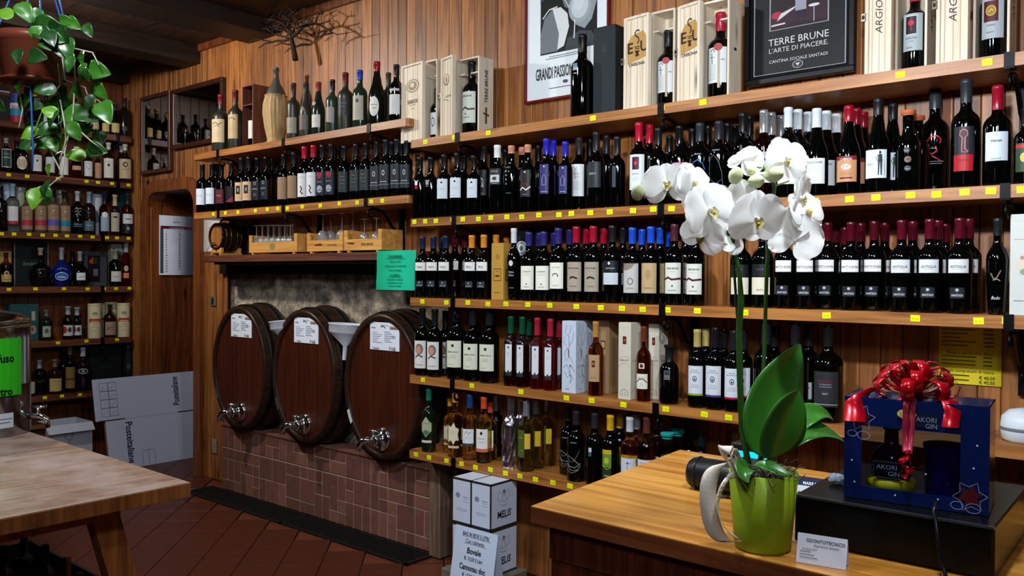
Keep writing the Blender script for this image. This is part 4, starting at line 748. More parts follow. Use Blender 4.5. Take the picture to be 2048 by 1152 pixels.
# ------------------------------------------------------------------ spirits on the left wall
AMB = glassm('#b0561c', .8); AMBD = mat('#241008', .05, trans=.2); CLR = glassm('#d8d4c8', .7)
def L1(*a): return list(a)
bt('jam', 'green-framed label square whisky bottle', 'sp', H=.28, R=.05, lab=[rr(.036, .04, .19, '#c8ccc8'), ('r', -.032, .032, .045, .185, '#1c3a2c'), ('t', 'IRISH', 0, .15, .012, '#9ab0a0'), ('t', 'RESERVE', 0, .12, .009, W)], cap=('#9aa0a4', .04), capr=.2)
bt('widelab', 'squat dark bottle, round pale gold label', 'stt', H=.25, R=.05, lab=[('o', 0, .08, .036, .05, '#c9c0a4'), rr(.03, .04, .11, '#b8ae92')]+lines(.02, .09, 3, .012, '#555'), cap=('#3a3a3c', .04))
bt('whl', 'dark whisky bottle, white printed label', 'sp', H=.27, R=.042, glass=AMBD, lab=[rr(.036, .03, .16, '#b6bcc4'), ('t', 'RYE', 0, .14, .012, INK), ('o', 0, .115, .008, .01, '#223')]+lines(.02, .09, 4, .012, '#445'), cap=('#1c1c20', .04))
bt('whg', 'dark whisky bottle, gold cap, white label', 'sp', H=.28, R=.044, glass=AMBD, lab=[rr(.037, .03, .16, '#aab2bc')]+lines(.022, .14, 5, .016, '#445'), cap=('#b89a3c', .04), capm=.6)
bt('silv', 'silvery whisky bottle behind trailing stems', 'sp', H=.28, R=.042, glass=CLR, lab=[rr(.037, .02, .17, '#c0c4c8')]+lines(.02, .14, 4, .02, '#889'), cap=('#c8ccd0', .05), capm=.5)
bt('flask', 'short amber bottle, white cap, shiny', 'rd', H=.23, R=.045, glass=AMB, lab=[('r', -.03, .03, .06, .09, '#b89070')], cap=('#d0d0cc', .03))
bt('wline', 'dark whisky bottle, blue-white sketch label', 'sp', H=.27, R=.042, glass=AMBD, lab=[rr(.037, .03, .165, '#b4bcc8'), ('s', [(-.02, .12), (0, .09), (.02, .11)], .005, '#66708a'), ('t', 'BLENDED', 0, .145, .007, '#334')], cap=('#b8bcc0', .03))
bt('cop', 'slim copper-labelled whisky bottle', 'sp', H=.27, R=.034, glass=AMBD, lab=[rr(.03, .02, .16, '#b08466'), ('t', 'GRAN', 0, .12, .009, '#4a2418')]+lines(.018, .09, 3, .014, '#6a4430'), cap=('#a8a09a', .04))
bt('crw', 'whisky bottle, pale cap, tall cream label', 'sp', H=.29, R=.042, glass=AMBD, lab=[rr(.036, .025, .17, '#c2beb4'), ('t', 'MALT', 0, .145, .009, INK), ('o', 0, .12, .01, .012, '#334')]+lines(.022, .095, 4, .016, '#556'), cap=('#c6c2b8', .05))
bt('sixr', 'square bottle, cream label with black ring', 'sp', H=.28, R=.05, glass=AMBD, lab=[rr(.043, .03, .17, '#b9a684'), ('o', 0, .13, .017, .02, '#1a1410'), ('o', .003, .13, .009, .011, '#b9a684'), ('t', 'GRANDE', 0, .095, .008, '#3a2c1c')]+lines(.026, .075, 2, .016, '#5a4a34'), cap=('#c8c2ae', .045))
bt('redb', 'clear bottle, white label, red band', 'sp', H=.31, R=.04, glass=CLR, lab=[rr(.035, .06, .165, '#c0c4c8'), rr(.035, .05, .07, '#a83048'), rr(.034, .17, .2, '#5a5e58')]+lines(.02, .13, 3, .014, '#667'), cap=('#8aa8c0', .08))
for k, c, nm in (('b1', '#a02c3c', 'red'), ('b2', '#5a50a0', 'violet'), ('b3', '#1a7890', 'teal')):
    bt(k, 'bronze bottle with wide %s band' % nm, 'sp', H=.29, R=.042, glass=mat('#4a3c2c', .15), lab=[rr(.04, .02, .19, '#8c745c'), rr(.04, .05, .09, c), ('o', 0, .15, .012, .014, '#5c4a38'), ('o', 0, .15, .008, .01, '#b49a78'), ('t', 'ISLAND', 0, .12, .007, '#3c2c20')]+lines(.024, .04, 1, .01, '#5a4632'), cap=('#1c1a18', .05))
bt('dis', 'black bottle with white handwriting', 'sp', H=.31, R=.042, lab=[('s', [(-.02, .18), (-.01, .19), (0, .178), (.012, .19), (.022, .18)], .003, SIL), ('s', [(-.02, .16), (-.008, .17), (.004, .158), (.018, .168)], .003, SIL), ('s', [(-.018, .14), (0, .148), (.016, .138)], .0025, SIL), ('t', 'Diplomat', 0, .075, .014, '#8ab0d0', .8, 0, .3), ('r', -.03, .03, .055, .06, '#4a80a0')], cap=('#a8b4c0', .07))
bt('gdis', 'brown bottle, slate blue label', 'sp', H=.31, R=.042, glass=AMBD, lab=[rr(.036, .03, .1, '#4a6474'), ('t', 'Reserva', 0, .07, .011, '#a8b8c4', .8, 0, .3), ('split',), ('t', 'The', -.006, .16, .012, '#9a8a70', .8, 0, .3)], cap=('#8098b0', .08))
bt('amblu', 'amber bottle, tall pale blue label', 'sp', H=.31, R=.036, glass=AMB, lab=[rr(.03, .03, .14, '#8ea4b8'), ('o', 0, .15, .022, .02, '#c4ccd4')], cap=('#16223c', .08))
bt('cream1', 'slim bottle with tall cream label', 'sp', H=.3, R=.034, glass=AMBD, lab=[rr(.031, .03, .17, '#aca894'), ('r', -.014, .014, .13, .142, '#223'), ('r', -.012, .012, .09, .091, '#556')], cap=('#c0a888', .08))
bt('halfb', 'amber bottle, white label over black', 'sp', H=.31, R=.04, glass=AMB, lab=[rr(.038, .09, .16, '#b4bac4'), rr(.038, .02, .09, '#16181c'), ('o', 0, .055, .01, .012, '#8a8e94'), ('r', -.02, .02, .12, .126, '#223')], cap=('#15303a', .08))
bt('wineold', 'dark brandy bottle, wax seal, gold label', 'sp', H=.28, R=.045, lab=[rr(.04, .04, .1, '#b89c58'), ('o', 0, .11, .018, .02, '#c8b890'), ('o', 0, .11, .01, .012, '#5c3020'), ('t', 'ARMAGNAC', 0, .06, .009, '#3a2a14', .8)], cap=('#4a141c', .1), capr=.25)
bt('deca', 'round black decanter, jewelled stopper', 'rd', H=.27, R=.075, glass=mat('#0a0b0c', .08), lab=[('s', [(-.03, .12), (.03, .12), (.018, .07), (-.018, .07), (-.03, .12)], .002, '#4a4c48'), ('t', 'Samalens', 0, .125, .008, '#5c605c')], cap=('#b4ac94', .05), capr=.1, capm=.4)
bt('bluedec', 'round blue decanter, blue oval label', 'rd', H=.29, R=.07, glass=mat('#0c1a6a', .05), lab=[('o', 0, .075, .046, .03, '#c8d0dc'), ('o', 0, .075, .043, .026, '#1860b0'), ('t', 'ROYALE', 0, .07, .012, W, .9, .02)]+[('o', -.03+.0086*i, .14-.004*abs(i-3.5), .002, .002, W) for i in range(8)], cap=('#c0c8dc', .09), capr=.15, capm=.5)
bt('whitedec', 'round black decanter, white label', 'rd', H=.255, R=.062, lab=[('r', -.03, .03, .045, .1, '#aebccc'), ('r', -.026, .026, .05, .096, '#c4ccd8'), ('t', 'Suavia', 0, .072, .012, '#223')], cap=('#a8b4c0', .07), capr=.2, capm=.4)
bt('nlab', 'dark cognac bottle, cream square label', 'sp', H=.24, R=.042, lab=[rr(.034, .03, .1, '#a8a894'), ('r', -.03, .03, .035, .095, '#b8b8a4'), ('t', 'Cognac', 0, .065, .009, '#334')], cap=('#8a8c80', .06))
bt('rose2', 'slender orange-pink liqueur bottle', 'sp', H=.31, R=.034, glass=glassm('#d0542c', .8), lab=[('r', -.018, .018, .055, .09, '#d87850'), ('o', 0, .12, .014, .02, '#b4a090')], cap=('#8c98a0', .08))
bt('tanq', 'green bottle with white square label', 'sp', H=.25, R=.045, glass=GREEN_G, lab=[rr(.032, .03, .12, '#8a9484'), ('r', -.028, .028, .035, .115, '#9ca894'), ('o', 0, .08, .014, .02, '#4a5648')], cap=('#6a7a70', .05))
bt('redsash', 'black liqueur bottle, red and white label', 'stt', H=.25, R=.04, lab=[rr(.036, .03, .11, '#a8b0b8'), ('p', [(-.036, .045), (-.014, .05), (-.005, .07), (-.014, .1), (-.036, .1)], '#b02c20'), ('o', .01, .075, .014, .02, '#3c4450')], cap=('#a0aab4', .06))
bt('pinkl', 'dark rum bottle, pinkish label, cork', 'sp', H=.25, R=.045, glass=AMBD, lab=[rr(.042, .02, .12, '#a08478'), ('s', [(-.02, .06), (-.014, .08), (-.004, .07)], .008, '#5a3a38'), ('t', 'Papa', .01, .08, .01, '#6a2420'), ('r', -.02, .03, .06, .062, '#5a3a38')], cap=('#2a2a28', .04))
bt('llow', 'liqueur bottle, pale label, partly hidden', 'sp', H=.24, R=.042, glass=AMBD, lab=[rr(.036, .02, .1, '#a8a898')], cap=('#2c2420', .06))
bt('crys', 'dark cut decanter, silver neck', 'sp', H=.25, R=.048, lab=[('s', [(-.04, .09), (-.02, .11), (0, .09), (.02, .11), (.04, .09)], .003, '#5a6068')], cap=('#8a929c', .06), capr=.2)
bt('yel', 'dark rum bottle, yellow-cream label', 'sp', H=.24, R=.048, glass=AMBD, lab=[rr(.042, .02, .11, '#b8a468'), ('t', 'RISERVA', 0, .09, .008, '#5a2c1c')]+lines(.025, .075, 2, .014, '#5a4a2c'), cap=('#7c7468', .05))
bt('tallgold', 'tall dark bottle, old gold label', H=.32, R=.036, lab=[rr(.03, .03, .17, '#7c6238'), ('r', -.03, .03, .085, .095, '#3a2c18')], cap=('#4c4438', .07))
bt('whitering', 'dark bottle, white ringed oval label', H=.3, R=.042, glass=mat('#120a10', .08), lab=[('o', 0, .14, .034, .018, '#a8a8ac'), ('o', 0, .14, .028, .013, '#15161a'), ('r', -.008, .008, .135, .145, '#a8a8ac'), ('r', -.006, .006, .04, .1, '#3a1c2c')], cap=('#a8b0bc', .06))
bt('plainlow', 'plain dark bottle', H=.27, R=.038, lab=[], cap=('#15151a', .06))
bt('goldlab', 'dark bottle, cream-gold label, top shelf', 'sp', H=.28, R=.045, lab=[rr(.038, .03, .1, '#a49a64'), ('r', -.03, .03, .04, .09, '#b8ae84')], cap=('#c0a030', .04))
bt('goldsm', 'small dark bottle with shiny gold label', 'sp', H=.24, R=.036, lab=[rr(.03, .02, .09, '#c8b070')], cap=('#303034', .05))
bt('smoke', 'smoky square decanter', 'sp', H=.3, R=.048, glass=mat('#1a1412', .08), lab=[('o', 0, .06, .02, .02, '#3a322c')], cap=('#2a2624', .07))
for px, top, key, row in [(189, 205, 'goldlab', 0), (211, 212, 'goldsm', 0), (230, 208, 'goldsm', 0), (249, 196, 'smoke', 0), (70, 190, 'goldlab', 0), (170, 200, 'whl', 0), (130, 192, 'crw', 1), (215, 200, 'cream1', 1), (180, 198, 'whg', 1), (92, 188, 'whl', 0), (118, 186, 'plainlow', 0), (150, 196, 'plainlow', 0)]: put('z0', px, top, key, row)
for px, top, key, row in [(12, 277, 'jam', 0), (43, 282, 'widelab', 0), (74, 284, 'whl', 0), (100, 287, 'whg', 0), (127, 288, 'silv', 0), (153, 294, 'flask', 0), (176, 300, 'wline', 0), (196, 303, 'cop', 0), (217, 286, 'crw', 0), (250, 289, 'sixr', 0), (243, 291, 'crw', 1), (33, 280, 'plainlow', 1)]: put('z1', px, top, key, row)
for px, top, key, row in [(1, 372, 'plainlow', 0), (25, 368, 'redb', 0), (54, 386, 'b1', 0), (81, 384, 'b1', 0), (106, 380, 'b2', 0), (129, 383, 'b3', 0), (155, 383, 'dis', 0), (178, 384, 'gdis', 0), (209, 386, 'amblu', 0), (230, 390, 'cream1', 0), (255, 387, 'halfb', 0)]: put('z2', px, top, key, row)
for px, top, key, row in [(12, 505, 'wineold', 0), (81, 496, 'deca', 0), (123, 495, 'bluedec', 0), (160, 503, 'whitedec', 0), (145, 502, 'plainlow', 1), (231, 500, 'nlab', 0), (252, 481, 'rose2', 0)]: put('z3', px, top, key, row)
for px, top, key, row in [(93, 620, 'tanq', 0), (136, 613, 'redsash', 0), (154, 615, 'redsash', 0), (220, 609, 'pinkl', 0)]: put('z4', px, top, key, row)
for px, top, key, row in [(58, 722, 'llow', 0), (79, 720, 'crys', 0), (110, 719, 'yel', 0), (127, 700, 'plainlow', 1), (140, 688, 'tallgold', 0), (166, 695, 'whitering', 0)]: put('z5', px, top, key, row)

# ------------------------------------------------------------------ cartons, tubes and tins on shelves
def carton(sh, px0, px1, top, off, depth, col, label, items=(), name='gift_carton', side=(), rough=.6, grp='gift cartons on the shelves', cat='box', lid=True):
    """upright carton; px0..px1 is its front face"""
    if sh[0] == 'z': a, b = atX(px0, 500, XF-off).y, atX(px1, 500, XF-off).y; zt = atX((px0+px1)/2, top, XF-off).z; loc = (XF-off, (a+b)/2, Z[sh]); rz = math.pi/2
    else: a, b = atY(px0, top, YF+off).x, atY(px1, top, YF+off).x; zt = atY((px0+px1)/2, top, YF+off).z; loc = ((a+b)/2, YF+off, Z[sh]); rz = 0
    w_, h = b-a, zt-Z[sh]; o = thing(name, label, cat, loc, rz, grp); m = mat(PB(col, 136), rough)
    mb = MB(); mb.box(-w_/2, w_/2, 0, depth, 0, h-.004 if lid else h, m, .0015)
    its = []
    for it in items: its.append(scale_item(it, w_, h))
    mb.pr(its, None, 0)
    if side:
        T = Matrix.Translation((w_/2, depth/2, 0)) @ Matrix.Rotation(math.pi/2, 4, 'Z'); mb.pr([scale_item(it, depth, h) for it in side], None, 0, T=T)
    mb.build('carton_body', o)
    if lid:
        MB().box(-w_/2+.001, w_/2-.001, .001, depth-.001, h-.006, h, m, .001).box(-w_/2+.004, w_/2-.004, -.0006, .001, h-.02, h-.002, m).build('lid_flap', o)
    OCC.setdefault(sh, []).append((loc[0] if sh[0] != 'z' else loc[0]-depth/2, loc[1]+(depth/2 if sh[0] != 'z' else 0), min(w_, depth)/2)); return o
def scale_item(it, w_, h):
    k = it[0]
    if k == 'r': return ('r', it[1]*w_, it[2]*w_, it[3]*h, it[4]*h)+tuple(it[5:])
    if k == 't': return ('t', it[1], it[2]*w_, it[3]*h)+tuple(it[4:])
    if k == 'o': return ('o', it[1]*w_, it[2]*h, it[3]*w_, it[4]*h)+tuple(it[5:])
    if k == 's': return ('s', [(a*w_, b*h) for a, b in it[1]])+tuple(it[2:])
    if k == 'p': return ('p', [(a*w_, b*h) for a, b in it[1]])+tuple(it[2:])
carton('S3', 983, 1007, 486, .03, .075, '#b98e3c', 'tall gold carton among the orange-capped bottles', [('r', -.32, .32, .33, .55, '#6a4a1c'), ('r', -.28, .28, .345, .535, '#b98e3c'), ('o', 0, .42, .2, .02, '#5a3a1c'), ('t', 'TERRE', 0, .5, .005, '#5a3a1c'), ('t', 'SANTADI', 0, .13, .006, '#4a3014'), ('o', 0, .76, .16, .05, '#a67c30')], side=[('o', 0, .76, .16, .05, '#6a2c20'), ('r', -.3, .3, .33, .55, '#5a3a1c'), ('r', -.2, .2, .36, .52, '#b98e3c')])
carton('S3', 1024, 1055, 456, .1, .08, '#17181b', 'tall black carton with round white seal', [('o', .12, .72, .34, .1, '#c8ccd0'), ('o', .12, .72, .28, .085, '#6a8088'), ('o', .12, .72, .22, .065, '#c0c8cc'), ('o', .12, .72, .12, .035, '#54707a')])
carton('S3', 2021, 2062, 428, .03, .09, '#b4b9b4', 'big white carton with faint map print at right edge', [('o', .0, .5, .3, .06, '#c0b4a0'), ('o', .2, .43, .2, .03, '#8c9a80'), ('o', .1, .57, .1, .02, '#b08c70'), ('r', -.3, .2, .14, .15, '#8a8c88'), ('r', -.3, .3, .75, .755, '#9a9c98')], name='white_carton')
vine = [('s', [(-.1, .95), (-.3, .85), (-.05, .8), (.1, .86), (.15, .93)], .0014, INK), ('s', [(0, .8), (.05, .65), (-.15, .6), (-.3, .55), (-.2, .45), (.1, .5), (.3, .42)], .0016, INK), ('s', [(.05, .66), (.25, .72), (.35, .85)], .0012, INK), ('p', [(-.05, .62), (.05, .6), (.03, .5), (-.04, .5)], '#7a6860'), ('s', [(-.35, .35), (-.15, .4), (.1, .3), (.3, .38), (.4, .3)], .0018, INK), ('s', [(-.3, .3), (-.1, .22), (.15, .26), (.35, .2)], .0014, '#303c6a'), ('s', [(.05, .3), (.2, .2), (.1, .14)], .0024, '#303c6a'), ('s', [(-.2, .66), (-.35, .7), (-.3, .78)], .0012, INK), ('o', .12, .38, .06, .02, '#5a6a9a'), ('t', 'Aurora', -.08, .06, .006, INK, .8, 0, .3)]
carton('S4', 1124, 1152, 642, .012, .08, '#a9b8d0', 'white-blue carton with vine drawing, nearest the amber bottle', vine, side=vine)
carton('S4', 1151, 1172, 640, .105, .08, '#a9b8d0', 'second white-blue vine carton, pushed behind the first', vine, side=vine)
carton('S4', 1195, 1218, 640, .11, .09, '#9a7c58', 'tall tan carton behind the amber bottle', [('r', -.2, .2, .6, .72, '#5a3020'), ('r', -.14, .14, .62, .7, '#b09068')], side=[('r', -.4, .1, .1, .9, '#8c7050')])
ass = [('r', -.14, .14, .72, .82, '#4a1c14'), ('o', 0, .77, .07, .025, '#a05030'), ('s', [(-.45, .5), (-.2, .56), (.2, .56), (.45, .5)], .001, '#8a8674'), ('t', 'ABSOLUTO', .0, .51, .007, '#3a3a34', .8), ('s', [(-.45, .42), (-.2, .47), (.2, .47), (.45, .42)], .001, '#8a8674'), ('s', [(-.3, .05), (-.3, .1), (-.1, .13), (.1, .13), (.3, .1), (.3, .05)], .0012, '#44443c'), ('s', [(-.15, .04), (-.12, .09), (.0, .06), (.1, .1), (.14, .04)], .0012, '#44443c')]
carton('S4', 1237, 1262, 645, .012, .075, '#b5ae98', 'cream carton with small square emblem, left of moscato bottle', ass, side=[('r', -.4, .4, .5, .505, '#8a8674'), ('s', [(-.4, .1), (0, .16), (.4, .1)], .0012, '#44443c')])
carton('S4', 1297, 1318, 648, .1, .075, '#b5ae98', 'cream carton with square emblem, right of moscato bottle', ass, side=[('s', [(-.4, .1), (0, .16), (.4, .1)], .0012, '#44443c'), ('t', 'ABSOLUTO', 0, .51, .006, '#3a3a34', .8)])
# left wall cartons and tins
carton('z3', 28, 97, 481, .175, .05, '#0f1a1c', 'big black coffret lettered in green behind the decanter', [('r', -.5, .5, .97, 1, '#8a7c68'), ('r', -.5, -.47, 0, 1, '#8a7c68'), ('r', .47, .5, 0, 1, '#8a7c68'), ('t', 'Samalens', -.05, .5, .028, '#5c8c70', .7, 0, .3), ('r', .0, .3, .6, .9, '#080c0e')], name='coffret')
carton('z3', 168, 214, 503, .14, .08, '#3c4048', 'grey display box with a small bottle window', [('r', -.35, .2, .12, .88, '#1a1210'), ('p', [(-.3, .7), (-.1, .85), (-.1, .6)], '#a04818'), ('r', -.15, .15, .15, .65, '#0c0c10'), ('r', -.06, .06, .65, .8, '#302c28'), ('r', -.1, .1, .3, .5, '#5a6068')], name='display_box')
carton('z3', 0, 23, 503, .16, .06, '#a8924c', 'yellow carton behind the sealed brandy bottle')
carton('z3', 222, 246, 488, .16, .06, '#9aa08c', 'pale carton with green print behind cognac bottle', [('p', [(-.4, .9), (.4, .8), (.2, .5)], '#3a5c3c')])
carton('z4', 20, 77, 608, .06, .1, '#1c4a50', 'wide teal carton with pale bottle picture', [('r', .2, .42, .2, .85, '#244e50'), ('o', .3, .3, .12, .12, '#8c8c84'), ('r', .25, .38, .55, .8, '#a0a090'), ('o', .28, .32, .05, .06, '#8a3c34')], name='teal_carton')
carton('z2', 236, 262, 381, .17, .05, '#16383a', 'dark teal carton behind the bottles at shelf end')
carton('z5', 178, 243, 690, .08, .12, '#0d1216', 'black presentation box at shelf end, low down', [('t', 'RON', 0, .5, .03, '#2a3238')], name='dark_box')
carton('z0', 0, 20, 172, .05, .1, '#2a2826', 'dark carton with red-white stripe, top spirits shelf', [('r', -.5, .5, .75, .8, '#8a3030'), ('r', -.5, .5, .82, .86, '#b0b0a8')])
def tin(sh, px, top, off, R, col, label, lab=(), cat='tube', name='gift_tube', capc=None, grp=None):
    loc, zt = spot(sh, px, top, off); h = zt-Z[sh]; o = thing(name, label, cat, loc, face(sh, loc), grp)
    mb = MB(); mb.lathe([(R*.98, 0), (R, .004), (R, h*.93)], mat(PB(col, 120), .45), 24); mb.pr([x for x in lab], R); mb.build('tube_body', o)
    MB().lathe([(R*1.015, h*.925), (R*1.02, h*.93), (R*1.02, h-.003), (R*.98, h)], mat(capc or col, .35, .3 if capc else 0), 24).build('lid', o)
    OCC.setdefault(sh, []).append((loc.x, loc.y, R)); return o
dp = [rr(.046, .12, .15, '#a83420'), ('t', 'DON PAPA', 0, .128, .013, '#d8cca0', .75, .03), ('t', 'RHUM', 0, .105, .008, '#a83420'), ('o', 0, .19, .02, .014, '#9a9070'), ('s', [(-.03, .08), (0, .09), (.03, .08)], .002, '#8a7a54'), ('s', [(-.02, .05), (0, .06), (.02, .05)], .002, '#8a7a54')]
G = 'cream tubes on the fifth spirits shelf'
tin('z4', 189, 607, .06, .048, '#c2b888', 'cream tube with red lettering, left of the rum bottle', dp, grp=G)
tin('z4', 247, 606, .06, .048, '#c2b888', 'cream tube with red lettering, right of the rum bottle', dp, grp=G)
tin('z4', 222, 604, .17, .046, '#c2b888', 'cream tube standing behind the rum bottle', dp, grp=G)
tin('z4', 198, 606, .17, .046, '#c2b888', 'cream tube half hidden behind the left tube', dp, grp=G)
tin('z2', 14, 366, .184, .05, '#8ea4b8', 'pale blue tin behind the clear bottle', [('t', 'NIKKA', 0, .22, .014, '#223')], name='spirit_tin', cat='tin')
tin('z2', 40, 375, .184, .04, '#7a7c78', 'grey metal tin between two bronze bottles', name='spirit_tin', cat='tin', capc='#a0a4a8')
tin('z2', 121, 381, .184, .043, '#74706a', 'bronze-grey tin behind the teal-banded bottle', name='spirit_tin', cat='tin', capc='#8a8478')
tin('z2', 193, 389, .184, .045, '#9ca8bc', 'white tin behind the amber bottle', [('p', [(-.03, .1), (.03, .1), (0, .2)], '#5a6a8c')], name='spirit_tin', cat='tin')
tin('z0', 33, 190, .07, .045, '#2a5a9c', 'blue and red round can, top spirits shelf', [('r', -.07, .07, .0, .05, '#b02c40'), ('r', -.07, .07, .05, .1, '#2a90b8'), ('r', -.07, .07, .1, .14, '#d8d8dc'), ('t', 'ZEDDA', 0, .11, .02, '#b02c40', .8, .03), ('r', -.07, .07, .14, .21, '#3a4a94')], name='coloured_can', cat='can')
tin('z5', 256, 690, .1, .045, '#0c1a1c', 'dark round tube at the far end, lowest spirits shelf', [('o', 0, .16, .015, .02, '#3c4448')])
# ------------------------------------------------------------------ wooden wine crates on the top shelf
def lidmesh(w_, h, items, dp_=.022):
    mb = MB(); mb.box(-w_/2, w_/2, .008, dp_, 0, h, PINE, .001)
    mb.box(-w_/2, -w_/2+.012, 0, .008, 0, h, PINE, .001).box(w_/2-.012, w_/2, 0, .008, 0, h, PINE, .001).box(-w_/2+.012, w_/2-.012, 0, .008, h-.01, h, PINE).box(-w_/2+.012, w_/2-.012, 0, .008, 0, .01, PINE)
    for k in (-.25, .02, .24): mb.box(k*w_-.0012, k*w_+.0012, .0072, .008, .01, h-.01, mat('#b49c7c', .8))
    mb.pr([scale_item(i, w_, h) for i in items], None, .0076); return mb
def crate(px0, px1, top, lp0, lp1, ltop, key, btop, label, blabel, lid_items, side_items=(), off=.075, depth=.105, lidang=-.25, clasp=True, pxb=None):
    Y = YF+off; a, b = atY(px0, top, Y).x, atY(px1, top, Y).x; h = atY((px0+px1)/2, top, Y).z-Z['S1']; w_ = b-a; t = .008
    o = thing('wine_crate', label, 'crate', ((a+b)/2, Y, Z['S1']), 0, 'open wooden wine crates')
    mb = MB(); mb.box(-w_/2, -w_/2+t, 0, depth, 0, h, PINE, .001).box(w_/2-t, w_/2, 0, depth, 0, h, PINE, .001).box(-w_/2+t, w_/2-t, depth-t, depth, 0, h, PINE).box(-w_/2+t, w_/2-t, 0, depth-t, 0, t, PINE).box(-w_/2+t, w_/2-t, 0, depth-t, h-t, h, PINE)
    T = Matrix.Translation((w_/2, depth/2, 0)) @ Matrix.Rotation(math.pi/2, 4, 'Z'); mb.pr([scale_item(i, depth, h) for i in side_items], None, 0, T=T); mb.build('crate_box', o)
    nk = MB(); zz = h*.79; hw = w_/2-t; R0 = .02
    poly = [(-hw, .004), (-R0, .004), (-R0, .045)]+[(R0*math.cos(math.radians(q)), .045+R0*math.sin(math.radians(q))) for q in (150, 120, 90, 60, 30)]+[(R0, .045), (R0, .004), (hw, .004), (hw, depth-t), (-hw, depth-t)]
    nk.prism(poly, zz, zz+.006, mat('#d8cdbc', .6)); nk.build('neck_holder', o)
    a2, b2 = atY(lp0, ltop, YF+.03).x, atY(lp1, ltop, YF+.03).x; lh = atY((lp0+lp1)/2, ltop, YF+.03).z-Z['S1']
    lo = lidmesh(b2-a2, lh, lid_items).build('crate_lid', o, ((a2+b2)/2-o.location.x, YF+.035-Y, 0), lidang)
    lo.location.x = (a2+b2)/2-o.location.x
    if clasp:
        cm = mat('#8a8070', .3, .9); MB().box(-(b2-a2)/2-.012, -(b2-a2)/2+.004, -.004, .004, lh*.5, lh*.5+.028, cm, .001).box(-(b2-a2)/2-.008, -(b2-a2)/2, -.006, .006, lh*.5+.008, lh*.5+.02, mat('#2a2620', .4, .8)).build('clasp', lo)
    xb_ = pxb or (px0+px1)/2; t_ = BT[key]; R = t_['R']; bo = off+.045
    loc, zt = spot('S1', xb_, btop, bo); loc.z += t+.0005; s = (zt-loc.z)/t_['H']; s = min(s, (w_/2-t-.001)/R)
    lim = w_/2-t-R*s-.0005; loc.x = max(o.location.x-lim, min(o.location.x+lim, loc.x)) if lim > 0 else o.location.x
    r_ = inst('wine_bottle', None, None, loc, face('S1', loc, .35), s)
    for nm, me in bottle_meshes(t_): inst(nm, me, r_)
    tag(r_, blabel, 'bottle', GRP['S1'])
bt('c_white', 'x', H=.33, R=.043, lab=[rr(.035, .03, .17, '#b8bcc0'), ('o', -.006, .11, .012, .03, '#3a3430'), ('o', -.006, .11, .008, .022, '#b8bcc0')], cap=('#1a1416', .07))
bt('c_terre', 'x', H=.33, R=.043, lab=[rr(.038, .05, .19, '#a9b0a0'), ('t', 'TERRE BRUNE', -.004, .17, .007, '#2a1414', .8, .03), ('s', [(-.03, .11), (-.012, .12), (.004, .11), (.034, .112)], .008, '#4c2a2c'), ('o', -.01, .09, .003, .004, INK), ('t', 'SANTADI', -.006, .075, .006, INK)], cap=('#141012', .07))
esu_l = [rr(.040, .06, .2, '#b2bab8'), ('s', [(-.026, .185), (-.014, .195), (-.008, .18)], .003, INK), ('s', [(-.02, .178), (-.018, .135)], .003, INK), ('s', [(-.03, .162), (-.008, .16)], .0018, INK), ('r', .004, .014, .04, .19, '#a8967c'), ('o', .006, .2, .017, .015, '#a03c44'), ('t', 'ESU', .026, .15, .007, INK)]+[('r', -.034, -.002, .13-.008*i, .131-.008*i, '#7a7c7c') for i in range(8)]
bt('c_esu', 'x', H=.345, R=.05, lab=esu_l, cap=('#141418', .075)); bt('c_esur', 'x', H=.345, R=.05, lab=esu_l, cap=('#a01c34', .075), capr=.25)
bt('c_bird', 'x', H=.38, R=.053, lab=[rr(.042, .085, .245, '#99a3a6'), ('r', -.03, .018, .155, .235, '#c8ccd0'), ('r', -.028, .016, .157, .233, '#17141a'), ('s', [(-.008, .228), (-.001, .222), (-.008, .212)], .003, '#b81c38'), ('o', -.006, .205, .012, .012, '#b81c38'), ('s', [(-.006, .195), (-.005, .172)], .003, '#b81c38'), ('t', 'CARDIGA', -.006, .14, .008, '#3a4044'), ('r', -.012, .004, .125, .127, '#556'), ('t', 'Argiolas', -.012, .1, .006, '#3a4044')], cap=('#a01c34', .075))
bt('c_coin', 'x', H=.38, R=.056, lab=[rr(.044, .085, .25, '#9aa0a6'), ('r', -.034, .022, .155, .24, '#4a141c'), ('o', -.006, .2, .02, .022, '#b89838'), ('o', -.006, .2, .016, .018, '#8a6c20'), ('s', [(-.014, .196), (-.004, .206), (.004, .198)], .004, '#d0b050'), ('t', 'TURRIGA', -.006, .14, .006, '#334'), ('t', 'Argiolas', -.008, .112, .006, '#3a4044')], cap=('#a01c34', .075))
BR = '#3c2a20'
sard = [('o', 0, .72, .3, .085, '#6a5c4c'), ('o', 0, .72, .25, .071, '#c8b294'), ('o', 0, .72, .2, .057, '#6a5c4c'), ('o', -.02, .73, .1, .03, '#c8b294'), ('t', 'SARDOS', 0, .52, .019, '#2a1c1c', .85, .03), ('t', 'ROSSO ISOLANO', 0, .475, .006, BR, .8), ('t', '1960  2010', 0, .43, .006, BR, .8)]
santl = [('o', -.1, .72, .24, .075, '#7a6c58'), ('o', -.1, .73, .18, .06, '#c8b294'), ('o', -.1, .72, .07, .035, '#7a6c58'), ('t', 'SANTADI', .08, .51, .012, '#5a4c40', .8), ('s', [(-.3, .48), (-.1, .47), (.1, .445)], .003, '#2a1c1c')]
terrs = [('t', 'TERRE BRUNE', 0, .63, .023, '#2a1a16', .8, .03, 0, math.pi/2), ('s', [(0, .36), (0, .15)], .012, '#4a2a20'), ('s', [(-.2, .28), (.2, .26)], .008, '#4a2a20')]
